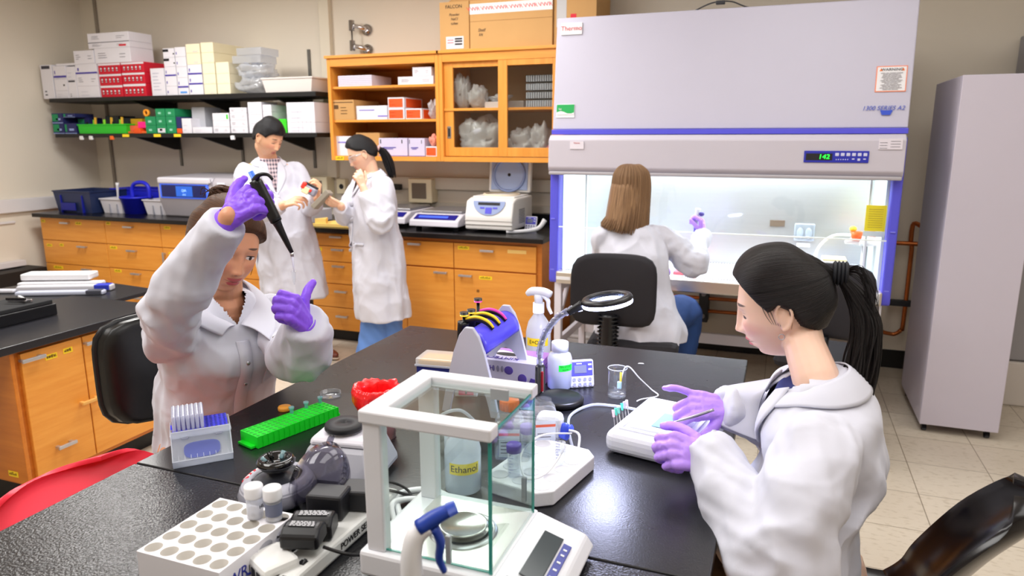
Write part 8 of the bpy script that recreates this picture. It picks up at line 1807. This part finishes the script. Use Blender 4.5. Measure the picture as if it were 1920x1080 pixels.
    for i,(x,y) in enumerate(((-2.555,4.085),(-2.495,4.175))): cloth_tube(b,[V((x,y,.9)),V((x+.01,y,.5)),V((x-.0,y-.01,.28)),V((x-.01,y-.02,.03))],[.085,.075,.090,.115],amp=.10,seed=5+i,freq=5,bends=[(.9,.12,12)])
    obj('jeans',remesh(b,.007,1),mat('light_denim',(96,136,204),.8,var=.3,vscale=7,bump=.1,bscale=500),t)
    for (x,y) in ((-2.58,4.03),(-2.50,4.14)): shoe(t,(x,y-.03,.004),DG(-115),m_white,mat('shoe_sole',(200,180,160),.5))
    def build(b):
        secs=[(V((-2.515,4.12,.395)),T.l*.205,T.f0*.170),(V((-2.535,4.13,.62)),T.l*.205,T.f0*.165),(V((-2.555,4.15,.85)),T.l*.195,T.f0*.155),(V((-2.575,4.165,1.05)),T.l*.182,T.f0*.142),(T.p(0,0,-.14),T.l*.185,T.f*.135),(T.p(0,-.004,-.075),T.l*.180,T.f*.112),(T.p(0,-.01,-.035),T.l*.145,T.f*.095),(T.p(0,-.01,-.004),T.l*.095,T.f*.080),(T.p(0,-.01,.02),T.l*.064,T.f*.064)]
        coat_torso(b,[s+(2.4,) for s in secs],amp=.05,seed=15,freq=(2.6,.7))
        cloth_tube(b,[T.p(.10,-.01,-.075),LS,LS.lerp(LE,.5)+V((.01,0,0)),LE+V((.01,-.01,-.01)),LE.lerp(LW,.5)+V((.0,-.005,0)),LW+(LE-LW)*.12],[.055,.072,.078,.082,.064,.045],amp=.08,seed=16,bends=[(.55,.16,24)])
        cloth_tube(b,[T.p(-.10,-.01,-.075),RS,RS.lerp(RE,.5),RE,RE.lerp(RW,.5),RW+(RE-RW)*.12],[.055,.070,.070,.068,.058,.045],amp=.08,seed=17,bends=[(.55,.15,24)])
    vn=lambda c:(lambda l,u,f: 0<f<.17 and -.13<u<.07 and abs(l)<.058*(u+.13)/.15)((c-T.n).dot(T.l),(c-T.n).dot(T.u),(c-T.n).dot(T.f))
    coat,bvh=make_coat(t,build,.0082,2,vn,.0018,seed=15); collar_and_lapels(coat,T,bvh,.13,.064,.06,.055); placket(coat,T,bvh,-.14,-.93,x=.0,n=20); patch_pocket(coat,T,bvh,.04,.17,-.62,-.42); studs(coat,T,bvh,[(.005,-.3),(.005,-.42),(.005,-.54)],.006)
person_W()
T0=Matrix.Translation((-2.790,3.895,1.205))@basis(cdir(.72,.66,.2).normalized(),cdir(-.66,.72,0).normalized(),cdir(-.15,-.1,1).normalized(),V((0,0,0)))
tag(obj('grey_block', MB().box((0,0,0),(.15,.032,.075),.004,0,T0), mat('block_taupe',(150,142,130),.6)), 'taupe block held out by the woman in safety glasses','block')
def person_H():
    t = thing('person','person with long light brown hair seated at the safety cabinet, seen from behind','person',(0,0,0))
    T = Torso((-.765,3.925,1.12),DG(80),DG(5)); Mh = head_matrix((-.775,3.965,1.300),DG(72),DG(14),0,1.0)
    RS,RE,RW = V((-.600,3.965,1.045)),V((-.445,4.01,.925)),V((-.418,4.235,1.035)); LS,LE,LW = V((-.925,3.91,1.045)),V((-.93,4.03,.86)),V((-.70,4.18,.86))
    mb=MB(); head_mesh(mb,Mh,nu=110,nv=80); limb(mb,[T.p(0,-.01,-.05),T.p(0,0,.02),Mh@V((0,-.02,-.06))],[.058,.052,.052],16)
    limb(mb,[V((-.70,3.82,.60)),V((-.72,3.84,.75)),V((-.745,3.89,.95)),T.p(0,-.01,-.03)],[.13,.11,.11,.075],22,aspect=1.25,up=T.f)
    limb(mb,[T.p(0,0,-.05),RS,RE,RW],[.045,.042,.034,.023]); limb(mb,[T.p(0,0,-.05),LS,LE,LW],[.045,.042,.034,.023])
    for s in (-1,1): limb(mb,[V((-.70+s*.09,3.84,.60)),V((-.66+s*.13,4.18,.60)),V((-.66+s*.13,4.16,.32)),V((-.66+s*.13,4.12,.08)),V((-.66+s*.13,4.24,.05))],[.09,.065,.05,.036,.034])
    finish_body(t,mb,.0045,SK_W,Mh)
    # long straight hair: dense locks hanging from the crown over a closed under-layer
    hair_cap('hair',t,Mh,H_LB,capline([(-.2,-.08),(0,-.06),(.03,.03),(.06,.06),(.1,.07)],.07),lambda x,y,z:.013,lambda p:(math.atan2(p.x,-p.y+.001)*1.2,p.z*3,0),100,70,wob=.1)
    rs=random.Random(12); ls=[]; up=V((0,0,1)); cx=Mh@V((0,-.03,0)); N_=Noise3(77)
    fr=V((math.cos(DG(72)),math.sin(DG(72)),0)); ri=V((math.sin(DG(72)),-math.cos(DG(72)),0))
    for k in range(760):
        a=rs.uniform(-.80*PI,.80*PI)  # 0 = straight back
        dx=ri*math.sin(a)-fr*math.cos(a); lay=rs.uniform(.90,1.04); top=Mh@V((rs.uniform(-.006,.006),.0+rs.uniform(-.03,.03),.145))
        rad_=lambda z: .0
        p0_=cx+dx*(.046*lay)+up*.143; p1=cx+dx*(.088*lay)+up*.104; p2=cx+dx*(.101*lay)+up*.045; p3=cx+dx*(.102*lay)+up*(-.03); p4=cx+dx*(.106*lay)+up*(-.11)-fr*.012; ends=-.205+rs.uniform(-.012,.012)-.02*math.sin(a); p5=cx+dx*(.122*lay+.008*abs(math.sin(a)))+up*ends-fr*.022-ri*.02
        ls.append(([top,p0_,p1,p2,p3,p4,p5],[.002,.003,.0042,.0045,.0045,.0042,.0018]))
    hl_=locks('long_hair',t,H_LB,ls,6)
    b=MB()
    def under(u,v):
        a=(u-.5)*1.62*PI; dx=ri*math.sin(a)-fr*math.cos(a); z=.10-.295*v; r=.060+.036*sst(0,.25,v)+.018*v; return cx+dx*r+up*z-fr*.02*v-ri*.016*v
    me=bpy.data.meshes.new('hair_layer'); nu,nv=60,24; Pn=[under(i/(nu-1),j/(nv-1)) for i in range(nu) for j in range(nv)]; F=[(i*nv+j,(i+1)*nv+j,(i+1)*nv+j+1,i*nv+j+1) for i in range(nu-1) for j in range(nv-1)]; me.from_pydata(Pn,[],F); me.polygons.foreach_set('use_smooth',[True]*len(me.polygons)); add_attr(me,'flow',np.array([((i//nv)*.06,(i%nv)*.04,0) for i in range(nu*nv)])); me.materials.append(H_LB); o=bpy.data.objects.new('hair_layer',me); COL.objects.link(o); o.parent=t; md=o.modifiers.new('s','SOLIDIFY'); md.thickness=.006
    b=MB()
    for s in (-1,1): cloth_tube(b,[V((-.70+s*.10,3.80,.60)),V((-.62+s*.14,4.16,.59)),V((-.62+s*.14,4.18,.34)),V((-.62+s*.14,4.13,.07))],[.105,.09,.07,.06],amp=.05,seed=8)
    obj('jeans',remesh(b,.008,2),mat('dark_denim',(34,66,124),.8,var=.15,bump=.1,bscale=500),t)
    for s in (-1,1): shoe(t,(-.66+s*.13,4.14,.004),DG(88),m_blackpl,m_blackpl)
    def build(b):
        secs=[(V((-.685,3.81,.505)),T.l*.235,T.f0*.225),(V((-.69,3.82,.60)),T.l*.232,T.f0*.215),(V((-.705,3.83,.70)),T.l*.195,T.f0*.160),(V((-.72,3.85,.80)),T.l*.170,T.f0*.135),(V((-.745,3.885,.95)),T.l*.180,T.f0*.130),(T.p(0,0,-.08),T.l*.182,T.f*.115),(T.p(0,-.01,-.035),T.l*.145,T.f*.095),(T.p(0,-.01,0),T.l*.09,T.f*.078),(T.p(0,-.005,.02),T.l*.064,T.f*.062)]
        coat_torso(b,[s+(2.4,) for s in secs],amp=.07,seed=21,freq=(2.6,1.6))
        cloth_tube(b,[T.p(-.10,-.01,-.07),RS,RS.lerp(RE,.5),RE+V((.01,-.01,-.012)),RE.lerp(RW,.5),RW],[.058,.070,.072,.074,.060,.047],amp=.07,seed=22,bends=[(.55,.16,24)])
        cloth_tube(b,[T.p(.10,-.01,-.07),LS,LS.lerp(LE,.5),LE,LE.lerp(LW,.5),LW],[.058,.070,.070,.068,.058,.045],amp=.07,seed=23,bends=[(.55,.15,24)])
    coat,bvh=make_coat(t,build,.0082,2,None,.0018,seed=21)
    MR=hframe(RW+V((.004,.01,.012)),cdir(-.15,.95,.1),cdir(.85,.1,.45)); glove(t,MR,-1,[(.9,1.2,.6),(1.0,1.3,.7),(1.05,1.3,.7),(1.1,1.3,.7)],[(.6,.8,-.4),(.3,.9,-.5),(.1,.9,-.5)],m_glove_l,RE,.95,1.08,seed=7,cuff=.03)
    ML=hframe(LW,cdir(.9,-.1,-.1),cdir(0,.9,.3)); glove(t,ML,1,[(.7,.9,.5)]*4,[(.6,.8,-.4),(.3,.9,-.5),(.1,.9,-.5)],m_glove_l,LE,.95,1.05,seed=8,cuff=.04)
person_H()
t = thing('pipette','white and violet pipette held upright in the glove inside the safety cabinet','pipette',(0,0,0))
p0=V((-.452,4.272,1.135)); obj('pipette_body', MB().tube([p0+V((0,0,.055)),p0+V((-.004,0,.02)),p0+V((-.012,0,-.05))],[.016,.014,.010],12,sub=4), m_white, t); obj('shaft', MB().tube([p0+V((-.012,0,-.05)),p0+V((-.018,0,-.13))],[.008,.003],10,sub=2), mat('pip_violet',(100,80,200),.4), t); obj('plunger', MB().ell(p0+V((.022,-.01,.025)),(.016,.014,.013)), mat('pip_violet_dk',(62,50,150),.4), t)
obj('tip', MB().tube([p0+V((-.018,0,-.13)),p0+V((-.022,0,-.19))],[.003,.001],8,sub=2), tipm, t)
